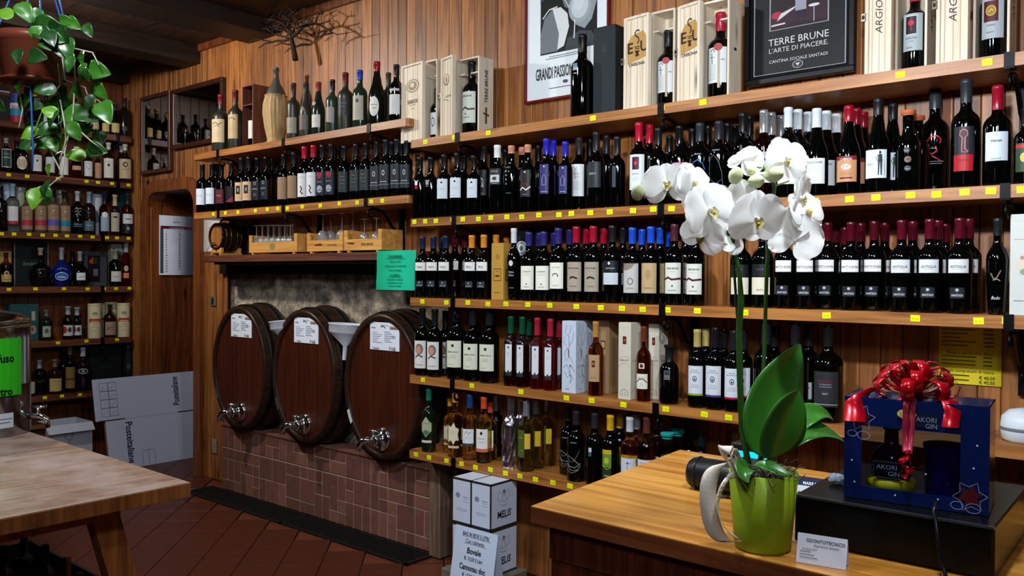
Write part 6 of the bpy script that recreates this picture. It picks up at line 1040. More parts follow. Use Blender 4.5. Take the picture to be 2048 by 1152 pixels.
# ------------------------------------------------------------------ the three casks
def cask(cx, label, lab_items, n_):
    cz = .847; hw_, hh_ = .296, .383; y0 = YW-.165
    o = thing('wine_cask', label, 'cask', (cx, y0, PZ), 0, 'oval wine casks on the tiled plinth'); zc = cz-PZ; n = 40
    sv = MB(); K = 8; rings = []
    for i in range(K+1):
        t_ = i/K; y = t_*.2; s_ = 1.04+.05*math.sin(t_*math.pi/2); rings.append((y, s_))
    vs = []
    for y, s_ in rings:
        for k in range(n*2):
            a = math.pi*k/n; q = s_*(1-.004*(k % 4 == 0)); z = zc+hh_*q*math.sin(a); vs.append((hw_*q*math.cos(a), y, max(z, .003)))
    N = n*2; sv.add(vs, [(i*N+k, i*N+(k+1) % N, (i+1)*N+(k+1) % N, (i+1)*N+k) for i in range(K) for k in range(N)], BARRELS, True)
    # rim ring with thickness in front of the recessed head
    vs = []; prof = [(1.04, .0), (1.045, -.006), (.955, -.006), (.945, .0), (.945, .012)]
    for s_, y in prof:
        for k in range(N): a = math.pi*k/n; vs.append((hw_*s_*math.cos(a), y, max(zc+hh_*s_*math.sin(a), .003)))
    sv.add(vs, [(i*N+k, i*N+(k+1) % N, (i+1)*N+(k+1) % N, (i+1)*N+k) for i in range(4) for k in range(N)], mat('#2c1a12', .35, noise_amt=.3), True); sv.build('staves', o)
    # head made of boards
    bw = hw_*.96/3.5
    xs = [-hw_*.96+bw*i for i in range(8)]
    for i in range(7):
        x0, x1 = xs[i]+.0008, xs[i+1]-.0008; up, dn = [], []
        for q in range(7):
            x = x0+(x1-x0)*q/6; c_ = math.sqrt(max(0, 1-(x/(hw_*.965))**2))*hh_*.965; up.append((x, zc+c_)); dn.append((x, max(zc-c_, .004)))
        MB().prismY(dn+up[::-1], .008+.0006*(i % 2), .02, BARRELW).build('head_board', o)
    for y in (.05, .16):
        s_ = 1.05+.045*math.sin(y/.25*math.pi/2); h_ = MB(); vs = []
        for dy, ds in ((-.016, .0), (-.016, .012), (.016, .012), (.016, 0)):
            for k in range(N): a = math.pi*k/n; vs.append((hw_*(s_+ds)*math.cos(a), y+dy, max(zc+hh_*(s_+ds)*math.sin(a), .003)))
        h_.add(vs, [(i*N+k, i*N+(k+1) % N, (i+1)*N+(k+1) % N, (i+1)*N+k) for i in range(3) for k in range(N)], mat('#17140f', .45, .5), True); h_.build('hoop', o)
    # price card
    cd_ = MB(); w_, h_ = .236 if n_ < 2 else .236, .15; x0, z0 = (.02 if n_ else .02)-w_/2, zc+.2
    cd_.box(x0, x0+w_, .003, .0065, z0, z0+h_, mat('#e6eefb', .3)); its = [('t', 'VINO SFUSO', .5, .9, .008, '#556', 1), ('s', [(.38, .84), (.46, .87), (.54, .8)], .005, INK), ('r', .68, .95, .76, .88, '#a8988c'), ('t', 'SARDEGNA', .815, .8, .008, INK, .8, .02), ('t', 'ROSSO', .12, .8, .009, '#222', .9, .02)]+[('r', .08, .25+.06*((i*3) % 4), .62-.07*i, .635-.07*i, '#7a86a0') for i in range(6)]+[('r', .5, .7+.06*((i*5) % 4), .66-.07*i, .675-.07*i, '#7a86a0') for i in range(6)]+[('t', '14,5 %', .82, .52, .009, '#222', .9, .02), ('t', lab_items[0], .22, .07, .012, '#111', .8, .01, .2), ('t', lab_items[1], .78, .09, .015, '#111', .9, .02), ('t', 'al litro', .85, .03, .007, '#111', .9)]
    cd_.pr([scale_item(i, w_, h_) for i in its], None, .0028, org=(x0, z0)); cd_.build('price_card', o)
    # tap: flange, barrel, lever and bent spout
    tz = zc-.285; tx = .0; tp_ = MB()
    T = Matrix.Translation((tx, .008, tz)) @ Matrix.Rotation(math.pi/2, 4, 'X')
    fl = MB(); fl.lathe([(.064, 0), (.064, .008), (.058, .014), (.034, .018), (.028, .05), (.034, .052), (.034, .066), (.02, .07)], CHROME, 28)
    tp_.add([T @ Vector(v) for v in fl.v], fl.f, CHROME, True)
    tp_.tube([(tx, -.055, tz), (tx-.02, -.08, tz+.006), (tx-.04, -.1, tz), (tx-.052, -.108, tz-.025), (tx-.054, -.108, tz-.05)], [.02, .019, .018, .017, .016], CHROME, 14)
    tp_.build('tap_body', o)
    lv = MB(); lv.lathe([(.008, .0), (.008, .03), (.016, .034), (.016, .044), (.004, .048)], CHROME, 16, c=(tx, -.055, tz+.015)); lv.tube([(tx-.03, -.055, tz+.054), (tx+.03, -.055, tz+.054)], .006, CHROME, 10); lv.build('tap_handle', o)
    tg = MB(); a0, a1 = math.radians(203), math.radians(215); vs = []
    for a in (a0, (a0+a1)/2, a1):
        for s_ in (.96, 1.035): vs.append((hw_*s_*math.cos(a), -.008, zc+hh_*s_*math.sin(a)))
    tg.add(vs, [(0, 1, 3, 2), (2, 3, 5, 4)], mat('#c8ccd0' if n_ == 2 else '#4a403a', .5)); tg.build('paper_tab', o)
cask(-4.915, 'oval wine cask on the left, by the light switch', ('Cannonau', '€ 3,00'), 0)
cask(-4.22, 'oval wine cask in the middle, between two funnels', ('Bovale', '€ 2,60'), 1)
cask(-3.518, 'oval wine cask on the right, beside the bottle shelves', ('Carignano', '€ 2,50'), 2)
def funnel(px, py, y, R, label, tilt=(0, 0)):
    p = atY(px, py, y); o = thing('plastic_funnel', label, 'funnel', p, 0, 'white funnels between the casks'); m = mat('#d4d6e2', .35)
    t_ = .0015
    mb = MB(); pr = [(.012, -.2), (.014, -.12), (R*.95, -.045), (R, -.04), (R*1.02, 0), (R*1.07, .003), (R*1.07, .008), (R*1.0, .008), (R*.97, 0), (R*.95, -.035), (.011, -.115), (.01, -.2)]
    mb.lathe(pr, m, 32, cap0=False, cap1=False); mb.build('cone', o); MB().box(R*1.05, R*1.28, -.012, .012, .002, .007, m, .002).build('handle_tab', o); o.rotation_euler = (tilt[0], tilt[1], 0); return o
funnel(572, 644, 3.1, .098, 'white plastic funnel between the left and middle casks', (.0, -.12)); funnel(694, 650, 3.08, .1, 'white plastic funnel between the middle and right casks', (-.06, .04))
# ------------------------------------------------------------------ low left: card boxes leaning by the passage
def pq(x, y):   # crop px (180..400, 730..950 zoom 5.236) -> plane of the leaning cardboard
    return None
cw = mat('#b4bcd6', .6); kr = mat('#6a4c34', .8)
def leaning(label, y0, y1, h, xf, xt, slots, items, yoff=0, group=None, col=cw, name='flattened_carton'):
    o = thing(name, label, 'cardboard', (xf, (y0+y1)/2, 0), 0, group); L_ = (y1-y0); hl = math.hypot(h, xt-xf); ang = math.atan2(xf-xt, h)
    o.rotation_euler = Matrix.Rotation(math.pi/2, 3, 'Z').to_euler(); 
    M = Matrix.Rotation(math.pi/2, 4, 'Z') @ Matrix.Rotation(-ang, 4, 'X'); o.rotation_euler = M.to_euler()
    up = MB(); up.box(-L_/2, L_/2, 0, .006, hl*.545, hl, col, .001); up.box(-L_/2+.02, -L_/2+.215, -.0006, 0, hl*.538, hl*.55, mat('#15151c', .8)); up.box(L_/2-.165, L_/2-.005, -.0006, 0, hl*.538, hl*.55, mat('#15151c', .8)); up.pr([scale_item(i, L_, hl) for i in items[0]], None, 0); up.build('upper_flaps', o)
    lo_ = MB(); lo_.box(-L_/2+.07, L_/2-.02, .0, .006, 0, hl*.54, col, .001); lo_.box(-L_/2+.22, L_/2-.17, -.0, .006, hl*.535, hl*.55, col); lo_.pr([scale_item(i, L_, hl) for i in items[1]], None, 0); lo_.build('lower_flaps', o)
    MB().box(-L_/2+.06, L_/2+.005, .008, .013, .0, hl*.95, kr).build('back_sheet', o); return o
NB = '#141c3c'
grid = []
for i in range(2):
    for j in range(4):
        u0 = -.44+.078*i; v0 = .59+.092*j; grid += [('s', [(u0, v0), (u0+.074, v0), (u0+.074, v0+.088), (u0, v0+.088), (u0, v0)], .003, '#5a6484'), ('s', [(u0+.015, v0+.02), (u0+.05, v0+.06), (u0+.06, v0+.02)], .002, '#66708e')]
it_up = [('t', 'Posteitaliane', .285, .79, .052, NB, .62, .03, 0, math.pi/2)]+grid
it_lo = [('t', 'Posteitaliane', -.2, .28, .052, NB, .85, .03, 0, -math.pi/2), ('s', [(-.1, .02), (-.1, .17), (.02, .17), (.02, .02)], .003, '#5a6484'), ('s', [(-.04, .02), (-.04, .17)], .003, '#5a6484')]
p0 = atX(183, 762, -6.42); p1 = atX(386, 740, -6.42)
leaning('large white flattened postal cartons leaning beside the passage', p0.y, p1.y, (p0.z+p1.z)/2, -6.27, -6.415, None, (it_up, it_lo))
# white wine carton with glass symbol, and the open brown carton
def boxat(x0, x1, y0, y1, h, name, label, col, items=(), open_=False, face_='x'):
    o = thing(name, label, 'box', ((x0+x1)/2, (y0+y1)/2, 0)); a, b = (x1-x0)/2, (y1-y0)/2; m = mat(col, .7); t = .004
    mb = MB(); mb.box(-a, a, -b, -b+t, 0, h, m).box(-a, a, b-t, b, 0, h, m).box(-a, -a+t, -b+t, b-t, 0, h, m).box(a-t, a, -b+t, b-t, 0, h, m).box(-a+t, a-t, -b+t, b-t, 0, t, m)
    T = Matrix.Translation((a, 0, 0)) @ Matrix.Rotation(math.pi/2, 4, 'Z'); mb.pr([scale_item(i, 2*b, h) for i in items], None, 0, T=T); mb.build('box_body', o)
    for sx in (-1, 1):
        f = MB(); f.box(0 if sx > 0 else -.07, .07 if sx > 0 else 0, -b, b, -.002, .002, m); q = f.build('flap', o, (sx*a, 0, h)); q.rotation_euler = (0, sx*(.9 if col[1] == 'b' else .25), 0)
    return o
boxat(-6.62, -6.34, 2.40, 2.72, .375, 'wine_carton', 'white wine carton printed with a glass symbol', '#b8bed0', [('s', [(-.1, .88), (-.09, .75), (-.03, .7), (.03, .7), (.06, .75), (.07, .88)], .004, '#3a4050'), ('s', [(0, .7), (0, .58)], .004, '#3a4050'), ('s', [(-.06, .57), (.06, .57)], .004, '#3a4050'), ('o', .33, .3, .07, .07, '#3a4050'), ('o', .33, .3, .04, .04, '#b8bed0'), ('r', .2, .45, .12, .17, '#4a80b0')], True)
boxat(-6.58, -6.26, 2.02, 2.37, .41, 'brown_carton', 'open brown carton left of the glass-symbol carton', '#5a3a26', (), True)
# ------------------------------------------------------------------ table with the steel wine can
TZ = .78; tx1 = -2.56; ty1 = 1.405; tx0 = -4.45; ty0 = -.35
tb_ = thing('wooden_table', 'worn wooden table with pale scuffed top, lower left corner', 'table', ((tx0+tx1)/2, (ty0+ty1)/2, 0)); cx, cy = tb_.location.x, tb_.location.y
xs = [tx0+(tx1-tx0)*i/7 for i in range(8)]
for i in range(7): MB().box(xs[i]+.0004-cx, xs[i+1]-.0004-cx, ty0-cy, ty1-cy, TZ-.045, TZ, wood('#7a5844', '#b0927c', 'y', .35, worn='#b8a29a', name='table_top_wood', vary=.05, scale=.6)).build('top_board', tb_)
MB().box(tx1-.2-cx, tx1-.13-cx, ty0+.15-cy, ty1-.16-cy, TZ-.105, TZ-.045, TLEG, .006).build('cross_beam', tb_); MB().box(tx0+.15-cx, tx0+.22-cx, ty0+.15-cy, ty1-.16-cy, TZ-.105, TZ-.045, TLEG, .006).build('cross_beam', tb_)
def leg(x, ya, yb, w_=.085, t_=.06):
    mb = MB(); z1 = TZ-.1; vs = []
    for y, z in ((ya, 0), (yb, z1)):
        for dx, dy in ((-t_/2, -w_/2), (t_/2, -w_/2), (t_/2, w_/2), (-t_/2, w_/2)): vs.append((x+dx-cx, y+dy-cy, z))
    mb.add(vs, [(0, 3, 2, 1), (4, 5, 6, 7)]+[(i, (i+1) % 4, 4+(i+1) % 4, 4+i) for i in range(4)], TLEG); mb.build('leg', tb_)
MB().box(tx1-.0-cx, tx1+.003-cx, ty0-cy, ty1-cy, TZ-.046, TZ-.002, TLEG, .001).build('edge_strip', tb_); MB().box(tx0-cx, tx1-cx, ty1-cy, ty1+.003-cy, TZ-.046, TZ-.002, TLEG, .001).build('edge_strip', tb_)
pl_ = atX(222, 1152, tx1-.165); pt_ = atX(205, 1035, tx1-.165)
leg(tx1-.165, pt_.y+.18, pt_.y); leg(tx1-.165, ty0+.1, ty0+.3); leg(tx0+.185, ty1-.15, ty1-.3); leg(tx0+.185, ty0+.1, ty0+.3)
MB().box(tx0+.2-cx, tx1-.2-cx, .5-cy, .56-cy, .3, .38, TLEG, .004).build('stretcher', tb_)
c = atD(-42, 700, 3.55); cxx, cyy = c.x, c.y; o = thing('steel_wine_can', 'large shiny steel wine container with tap on the table', 'container', (cxx, cyy, TZ)); R = .19
STEEL = mat('#9a9c9e', .16, 1.0)
MB().lathe([(R*.98, 0), (R, .006), (R, .2), (R*1.01, .205), (R*1.01, .212), (R, .217), (R, .4), (R*.99, .44), (R*1.0, .445), (R*1.0, .455), (R*.96, .46)], STEEL, 48).build('can_body', o)
MB().lathe([(R*.97, .458), (R*.99, .465), (R*.97, .48), (R*.8, .5), (R*.3, .52), (.02, .522), (.02, .54), (.035, .55), (.03, .565), (.005, .57)], STEEL, 40).build('lid', o)
af = math.atan2(-cyy, -cxx)   # towards the camera
ta = af+1.15
tp_ = MB(); dx, dy = math.cos(ta), math.sin(ta); tp_.tube([(R*dx*.98, R*dy*.98, .07), ((R+.05)*dx, (R+.05)*dy, .07), ((R+.075)*dx, (R+.075)*dy, .055), ((R+.08)*dx, (R+.08)*dy, .02)], [.014, .013, .012, .01], CHROME, 12); tp_.tube([((R+.04)*dx, (R+.04)*dy, .07), ((R+.04)*dx, (R+.04)*dy, .105)], .007, CHROME, 10); tp_.tube([((R+.015)*dx, (R+.015)*dy, .108), ((R+.075)*dx, (R+.075)*dy, .108)], .007, CHROME, 10); tp_.build('tap', o)
th = math.atan2(-cxx, cyy)+math.radians(4)
sg = MB(); its = [('r', -.13, .155, .17, .405, '#2fae1c'), ('t', 'Sfuso', .075, .325, .034, '#0c1408', .85, .04), ('t', 'da', .02, .255, .03, '#0c1408', .85, .04), ('t', 'al litro', .06, .19, .032, '#0c1408', .85, .04), ('r', -.02, .14, .164, .1675, '#0c1408')]
sg.pr(its, R+.003); sg.build('green_sign', o, (0, 0, 0), th)
wl = MB(); wl.pr([('r', .05, .115, .04, .1, '#a9b4c4'), ('r', .055, .11, .075, .078, '#334'), ('r', .055, .1, .06, .063, '#334')], R+.0015); wl.build('painted_reflection', o, (0, 0, 0), th)  # reflection of a bottle's label, painted onto the steel
# bottles on the floor below the table
cr_ = thing('bottle_bin', 'dark low crate of bottles under the table', 'crate', (-3.87, 1.36, 0)); dm = mat('#0c0a0a', .6)
a, b = .42, .2; MB().box(-a, a, -b, -b+.012, 0, .2, dm).box(-a, a, b-.012, b, 0, .2, dm).box(-a, -a+.012, -b, b, 0, .2, dm).box(a-.012, a, -b, b, 0, .2, dm).box(-a, a, -b, b, 0, .012, dm).build('crate_body', cr_)
bt('flr', 'x', H=.31, R=.037, lab=[rr(.03, .1, .19, '#3a3c40')], cap=('#101014', .07)); bt('flo', 'x', H=.31, R=.036, glass=mat('#5a2c10', .1), lab=[], cap=('#5c3018', .1))
LB = ['leftmost', 'second', 'third', 'fourth', 'fifth']
for i, (px, py) in enumerate([(12, 1108), (38, 1105), (62, 1100), (85, 1098), (100, 1110)]):
    p = atZ(px, py, .33); r_ = inst('wine_bottle', None, None, (p.x, p.y, .0125), 1.2)
    r_.location.x = -4.1+i*.115; r_.location.y = 1.30+(i % 2)*.12
    for nm, me in bottle_meshes(BT['flr']): inst(nm, me, r_)
    tag(r_, 'dark bottle in the bin under the table, %s' % (LB[i] if i == 0 else LB[i]+' from the left'), 'bottle', 'bottles under the table')
for px, py, k, lb in ((134, 1113, 'flo', 'brown-necked bottle standing on the floor below the table'), (158, 1146, 'flr', 'black bottle low beside the table leg')):
    p = atZ(px, py, .31); r_ = inst('wine_bottle', None, None, (p.x, p.y, 0), .8)
    for nm, me in bottle_meshes(BT[k]): inst(nm, me, r_)
    tag(r_, lb, 'bottle', 'bottles under the table')
# ------------------------------------------------------------------ bag-in-box cartons and price board
bx = -2.508
def bib(x0, x1, y0, y1, z0, z1, label, name='wine_box', big=False):
    w_, d_, h = x1-x0, y1-y0, z1-z0; o = thing(name, label, 'box', ((x0+x1)/2, (y0+y1)/2, z0), 0, 'white bag-in-box cartons'); m = mat('#c8d0e4', .45); ed = mat('#4c4a44', .3, .7)
    mb = MB(); mb.box(-w_/2, w_/2, -d_/2, d_/2, 0, h, m, .002)
    fi = [('o', -.22, .62, .12, .06, '#8088a0'), ('r', .05, .35, .6, .61, '#5a6070'), ('r', .05, .33, .56, .565, '#7a8090'), ('r', .05, .38, .5, .505, '#7a8090'), ('r', -.3, .3, .33, .335, '#5a6070'), ('r', -.25, .25, .29, .295, '#8088a0')]
    mb.pr([scale_item(i, w_, h) for i in fi], None, -d_/2)
    T = Matrix.Translation((w_/2, 0, 0)) @ Matrix.Rotation(math.pi/2, 4, 'Z')
    si = [('s', [(-.1, .55), (-.25, .66), (-.2, .82), (-.05, .72)], .0016, '#3c424c'), ('s', [(.08, .55), (.22, .66), (.2, .82), (.05, .72)], .0016, '#3c424c'), ('o', 0, .78, .05, .05, '#6a7080'), ('s', [(-.08, .6), (0, .54), (.08, .6), (.05, .7), (-.05, .7), (-.08, .6)], .0016, '#3c424c'), ('s', [(-.12, .5), (0, .47), (.12, .5)], .0016, '#3c424c'), ('t', 'MELIS', 0, .3, .032, '#15171c', .85, .03, .1), ('r', -.18, .18, .24, .245, '#5a6070'), ('r', -.1, .1, .2, .205, '#5a6070')]
    mb.pr([scale_item(i, d_, h) for i in si], None, 0, T=T); mb.build('carton', o)
    e = MB(); q = .004
    for z_ in (0, h-.008):
        e.box(-w_/2-.0015, w_/2+.0015, -d_/2-.0015, -d_/2+q, z_, z_+.008, ed).box(w_/2-q, w_/2+.0015, -d_/2-.0015, d_/2, z_, z_+.008, ed)
    e.box(w_/2-q, w_/2+.0015, -d_/2-.0015, -d_/2+q, 0, h, ed); e.build('edge_strip', o); return o
YB = 2.8
bib(bx-.235, bx-.119, YB, YB+.18, .3175, .525, 'white narrow wine box, upper left of the stack'); bib(bx-.116, bx, YB, YB+.18, .3175, .525, 'white narrow wine box, upper right of the stack')
bib(bx-.235, bx-.119, YB, YB+.18, .107, .3155, 'white wine box behind the price board, lower left'); bib(bx-.116, bx, YB, YB+.18, .107, .3155, 'white wine box, lower right of the stack, beside the price board')
o = thing('low_plinth_stone', 'pale low stone block under the white wine boxes', 'block', (bx-.1, YB+.09, 0)); MB().box(-.17, .14, -.13, .12, 0, .106, mat('#6c6458', .7, noise_amt=.2), .004).build('block', o)
o = thing('price_board', 'folding white price board lettered BAG IN BOX', 'sign'); 
pa = atY(916, 1050, 2.72); pb = atY(993, 1068, 2.72); o.location = ((pa.x+pb.x)/2, 2.72, 0); w_ = pb.x-pa.x; h = pa.z
for sgn, nm in ((1, 'front_panel'), (-1, 'rear_panel')):
    mb = MB(); mb.box(-w_/2-.01, w_/2+.01, -.0015, .0015, 0, h*1.02, mat('#c4d2ea', .5))
    if sgn > 0:
        its = [('t', 'BAG IN BOX 5 LITRI', 0, h*.94, .0175, '#14203c', .72, .03), ('t', 'Con rubinetto', 0, h*.855, .017, '#14203c', .8, .01), ('r', -.085, .085, h*.94-.0125, h*.94-.0112, '#14203c'), ('r', -.065, .065, h*.855-.0118, h*.855-.0105, '#14203c'), ('t', 'Bovale', 0, h*.74, .025, '#15171c', .9, .03), ('t', '€. 13,50 5 Litri', .0, h*.64, .016, '#15171c', .8, .02), ('t', 'Cannonau doc', 0, h*.53, .025, '#15171c', .75, .03), ('t', '€. 17,00 5 Litri', 0, h*.43, .016, '#15171c', .8, .02), ('t', 'Vermentino doc', 0, h*.32, .025, '#15171c', .72, .03), ('t', '€. 17,00 5 Litri', 0, h*.21, .016, '#15171c', .8, .02)]
        mb.pr(its, None, -.0015)
    q = mb.build(nm, o, (0, -.045*sgn*1.25 if sgn > 0 else .056, 0)); q.rotation_euler = (-math.atan2(.056, h)*sgn, 0, 0)
# ------------------------------------------------------------------ counter
KZ = .95; kx0, ky0, kx1, ky1 = -1.165, 1.433, 1.2, 2.19
k = thing('shop_counter', 'orange-brown wooden shop counter with boarded dark front', 'counter', ((kx0+kx1)/2, (ky0+ky1)/2, 0)); cx, cy = k.location.x, k.location.y
ys = [ky0+(ky1-ky0)*i/5 for i in range(6)]
for i in range(5):
    xa_ = kx0-.06*(ys[i]-ky0)/(ky1-ky0); xb_ = kx0-.06*(ys[i+1]-ky0)/(ky1-ky0)
    poly = [(xa_-cx, ys[i]-cy+(0 if i == 0 else .0003)), (kx1-cx, ys[i]-cy+(0 if i == 0 else .0003)), (kx1-cx, ys[i+1]-cy-.0003), (xb_-cx, ys[i+1]-cy-.0003)]
    MB().prism(poly, KZ-.034, KZ, CTOP).build('top_board', k)
MB().box(kx0+.0-cx, kx1-cx, ky0-.001-cy, ky0+.0-cy, KZ-.036, KZ-.002, wood('#5a2c18', '#7c4426', 'x', .35, knots=False, name='edge_strip_wood')).build('front_edge', k)
MB().box(kx0+.05-cx, kx1-cx, ky0+.05-cy, ky1-.03-cy, .06, KZ-.034, dk).box(kx0+.08-cx, kx1-cx, ky0+.09-cy, ky1-.06-cy, 0, .06, dk).build('body', k)
MB().box(kx0+.03-cx, kx1-cx, ky0+.025-cy, ky0+.05-cy, KZ-.115, KZ-.034, CDARK, .002).box(kx0+.03-cx, kx1-cx, ky0+.02-cy, ky0+.05-cy, .06, .14, CDARK, .002).build('front_rail', k)
x = kx0+.03
while x < kx1-.05:
    MB().box(x+.001-cx, x+.099-cx, ky0+.03-cy, ky0+.05-cy, .14, KZ-.115, CDARK, .003).build('front_board', k); x += .1
y = ky0+.05
while y < ky1-.08:
    MB().box(kx0+.03-cx, kx0+.05-cx, y+.001-cy, y+.099-cy, .06, KZ-.034, CDARK, .002).build('side_board', k); y += .1
# cash drawer
dx0, dx1, dy0, dy1, DZ1 = -.64, -.305, 1.572, 1.94, 1.041
o = thing('cash_drawer', 'flat black metal cash drawer under the gift box', 'cash drawer', ((dx0+dx1)/2, (dy0+dy1)/2, KZ+.001), .03); a, b, h = (dx1-dx0)/2, (dy1-dy0)/2, DZ1-KZ-.001
bk = mat('#070809', .3); MB().box(-a, a, -b+.006, b, 0, h, bk, .003).build('housing', o); MB().box(-a+.003, a-.003, -b+.001, -b+.006, .004, h-.006, mat('#060708', .3), .001).build('drawer_front', o)
MB().box(-a, a, -b-.001, -b+.007, h-.0035, h+.0006, mat('#5a5e62', .3, .8)).build('top_edge_strip', o)
# gift box: blue card frame with film windows, bottle and tumbler inside
gx = (-.557-.32)/2; o = thing('gift_box', 'dark blue windowed gin gift box with red bow', 'gift box', (gx, 1.628, DZ1+.0015), .12); a, D, h = .119, .115, .188; bl = mat('#0a1a4a', .22, coat=.6); bl2 = mat('#06102e', .3)
f = MB(); T_ = .002
f.box(-a, -a+.03, -T_, T_, 0, h, bl).box(a-.045, a, -T_, T_, 0, h, bl).box(-a+.03, a-.045, -T_, T_, 0, .024, bl).box(-a+.03, a-.045, -T_, T_, h-.052, h, bl)
f.box(-a, a, 0, D, 0, T_, bl2).box(-a, a, 0, D, h-T_, h, bl).box(-a, -a+T_, 0, D, 0, h, bl).box(a-T_, a, 0, D, 0, h, bl)
fl = []
def flower(u, v, r, col):
    out = [('p', [(u+r*(1 if i % 2 == 0 else .5)*math.cos(math.pi*i/6+.3), v+r*(1 if i % 2 == 0 else .5)*math.sin(math.pi*i/6+.3)) for i in range(12)], '#4a0c14')]
    out.append(('s', [(u+r*1.25*(1 if i % 2 == 0 else .62)*math.cos(math.pi*i/6+.1), v+r*1.25*(1 if i % 2 == 0 else .62)*math.sin(math.pi*i/6+.1)) for i in range(13)], .001, col)); return out
def ring(u, v, r, col): return [('s', [(u+r*math.cos(2*math.pi*i/14), v+r*.7*math.sin(2*math.pi*i/14)) for i in range(15)], .001, col)]
LC = '#8c94b8'
fl += flower(-.09, .15, .02, LC)+flower(.09, .03, .022, LC)+ring(-.105, .12, .008, LC)+ring(-.085, .118, .011, LC)+ring(.07, .012, .01, LC)+ring(.095, .01, .012, LC)+[('s', [(-.11, .17), (-.1, .18), (-.09, .172)], .001, '#a8a040'), ('r', .0, .04, .142, .168, '#0c1430'), ('t', 'AKORI', .02, .157, .009, '#7a86a8', .9), ('t', 'GIN', .028, .146, .009, '#7a86a8', .9)]+[('o', x_, y_, .0016, .0016, '#a8c0e0') for x_, y_ in ((-.1, .03), (-.03, .015), (.02, .06), (.095, .08), (-.105, .07), (.04, .018), (.1, .12))]
f.pr(fl, None, -T_-.0002, step=.00005); f.build('card_shell', o)
film = bpy.data.materials.new('clear_film'); film.use_nodes = True; nt = film.node_tree; b_ = nt.nodes['Principled BSDF']; tr = nt.nodes.new('ShaderNodeBsdfTransparent'); gl = nt.nodes.new('ShaderNodeBsdfGlossy'); gl.inputs['Roughness'].default_value = .06; ms = nt.nodes.new('ShaderNodeMixShader'); ms.inputs[0].default_value = .1
tr.inputs[0].default_value = (.8, .85, .95, 1); nt.links.new(tr.outputs[0], ms.inputs[1]); nt.links.new(gl.outputs[0], ms.inputs[2]); nt.links.new(ms.outputs[0], nt.nodes['Material Output'].inputs[0])
MB().box(-a+.03, a-.045, -.0006, 0, .024, h-.052, film).build('window_film', o); MB().box(-a+T_, a-T_, D-.001, D, T_, h-T_, film).build('rear_film', o)
mb = MB(); 
for s_ in range(5): x_ = -a+.02+.045*s_; mb.add([(x_, .0, h+.001), (x_+.04, .01, h+.004+.002*(s_ % 2)), (x_+.03, D, h+.003), (x_-.01, D-.01, h+.001)], [(0, 1, 2, 3)], film)
mb.build('wrap_top', o)
# contents
gm = mat('#0a0e28', .06, trans=.5); MB().lathe([(.03, .003), (.034, .008), (.034, .07), (.03, .085), (.013, .1), (.012, .125), (.015, .126), (.015, .135)], gm, 24, c=(-.045, .045, 0)).build('gin_bottle', o)
yb = MB(); yb.lathe([(.0345, .012), (.042, .022), (.042, .034), (.0345, .038)], mat('#c8b40a', .35), 28, c=(-.045, .045, 0)); yb.build('yellow_ring', o)
pl2 = MB(); pl2.box(-.07, -.02, .006, .0075, .042, .072, mat('#08090c', .3)).pr([('s', [(-.069, .0425), (-.021, .0425), (-.021, .0715), (-.069, .0715), (-.069, .0425)], .0008, '#7a8090'), ('t', 'AKORI', -.046, .0625, .0085, '#a8acb4', 1), ('t', 'GIN', -.034, .051, .0085, '#a8acb4', 1)], None, .006); pl2.build('name_plate', o)
MB().lathe([(.03, .003), (.034, .006), (.036, .1), (.0375, .1), (.0375, .108), (.035, .108), (.033, .01), (.001, .01)], mat('#0a1060', .05, trans=.5), 12, c=(.045, .05, 0), cap1=False, smooth=False).build('blue_tumbler', o)
# gold sticker, ribbons, bow
st_ = MB(); st_.pr([('o', -.012, h-.024, .0165, .0095, '#7a6a28'), ('o', -.012, h-.024, .0155, .0085, '#c8b868'), ('r', -.012, .0, h-.022, h-.0214, '#5a4c20'), ('r', -.016, .0, h-.025, h-.0244, '#5a4c20'), ('r', -.014, -.002, h-.028, h-.0274, '#5a4c20'), ('s', [(-.024, h-.02), (-.0215, h-.025), (-.0225, h-.03)], .0008, '#3a3010')], None, -.0045); st_.build('gold_sticker', o)
RED = mat('#a80818', .24, .35, coat=.3)
rb = MB(); rb.strip([(-.012, .03, h+.003), (-.012, 0, h+.003), (-.012, -.006, h-.01), (-.013, -.008, h-.05), (-.012, -.007, .095)], (.006, 0, 0), mat('#8a2034', .3, .3)); rb.strip([(.0, .0, h+.003), (-.001, -.006, h-.01), (-.002, -.008, h-.05), (-.006, -.008, .095)], (.004, 0, 0), mat('#a03048', .3, .3)); rb.build('hanging_ribbon', o)
cu_ = MB(); cp = [(-.012+.008*math.sin(t_*.9), -.01-.003*math.cos(t_*1.3), .1-.0045*t_) for t_ in range(12)]; cu_.strip(cp, [(.006*math.cos(t_*.8), .005*math.sin(t_*.8)+.002, .002) for t_ in range(12)], RED); cu_.build('ribbon_curl', o)
ws = MB(); ws.strip([(-.0, .06, h+.006), (-.04, .05, h+.02), (-.07, .035, h+.016), (-.09, .01, h+.005), (-.1, -.004, h-.01), (-.1, -.008, h-.045)], [(.01, .014, 0)]*4+[(.018, .004, 0)]*2, RED); ws.build('left_streamer', o)
ws = MB(); ws.strip([(.02, .06, h+.006), (.04, .04, h+.012), (.055, .01, h+.004), (.062, -.005, h-.012), (.058, -.009, h-.04)], [(.012, .01, 0)]*3+[(.013, .002, 0)]*2, RED); ws.build('right_streamer', o)
bw = inst('bow', MB().lathe([(.008, 0), (.012, .005), (.008, .012)], RED, 12).mesh('bow'), o, (-.008, .055, h+.003)); random.seed(11)
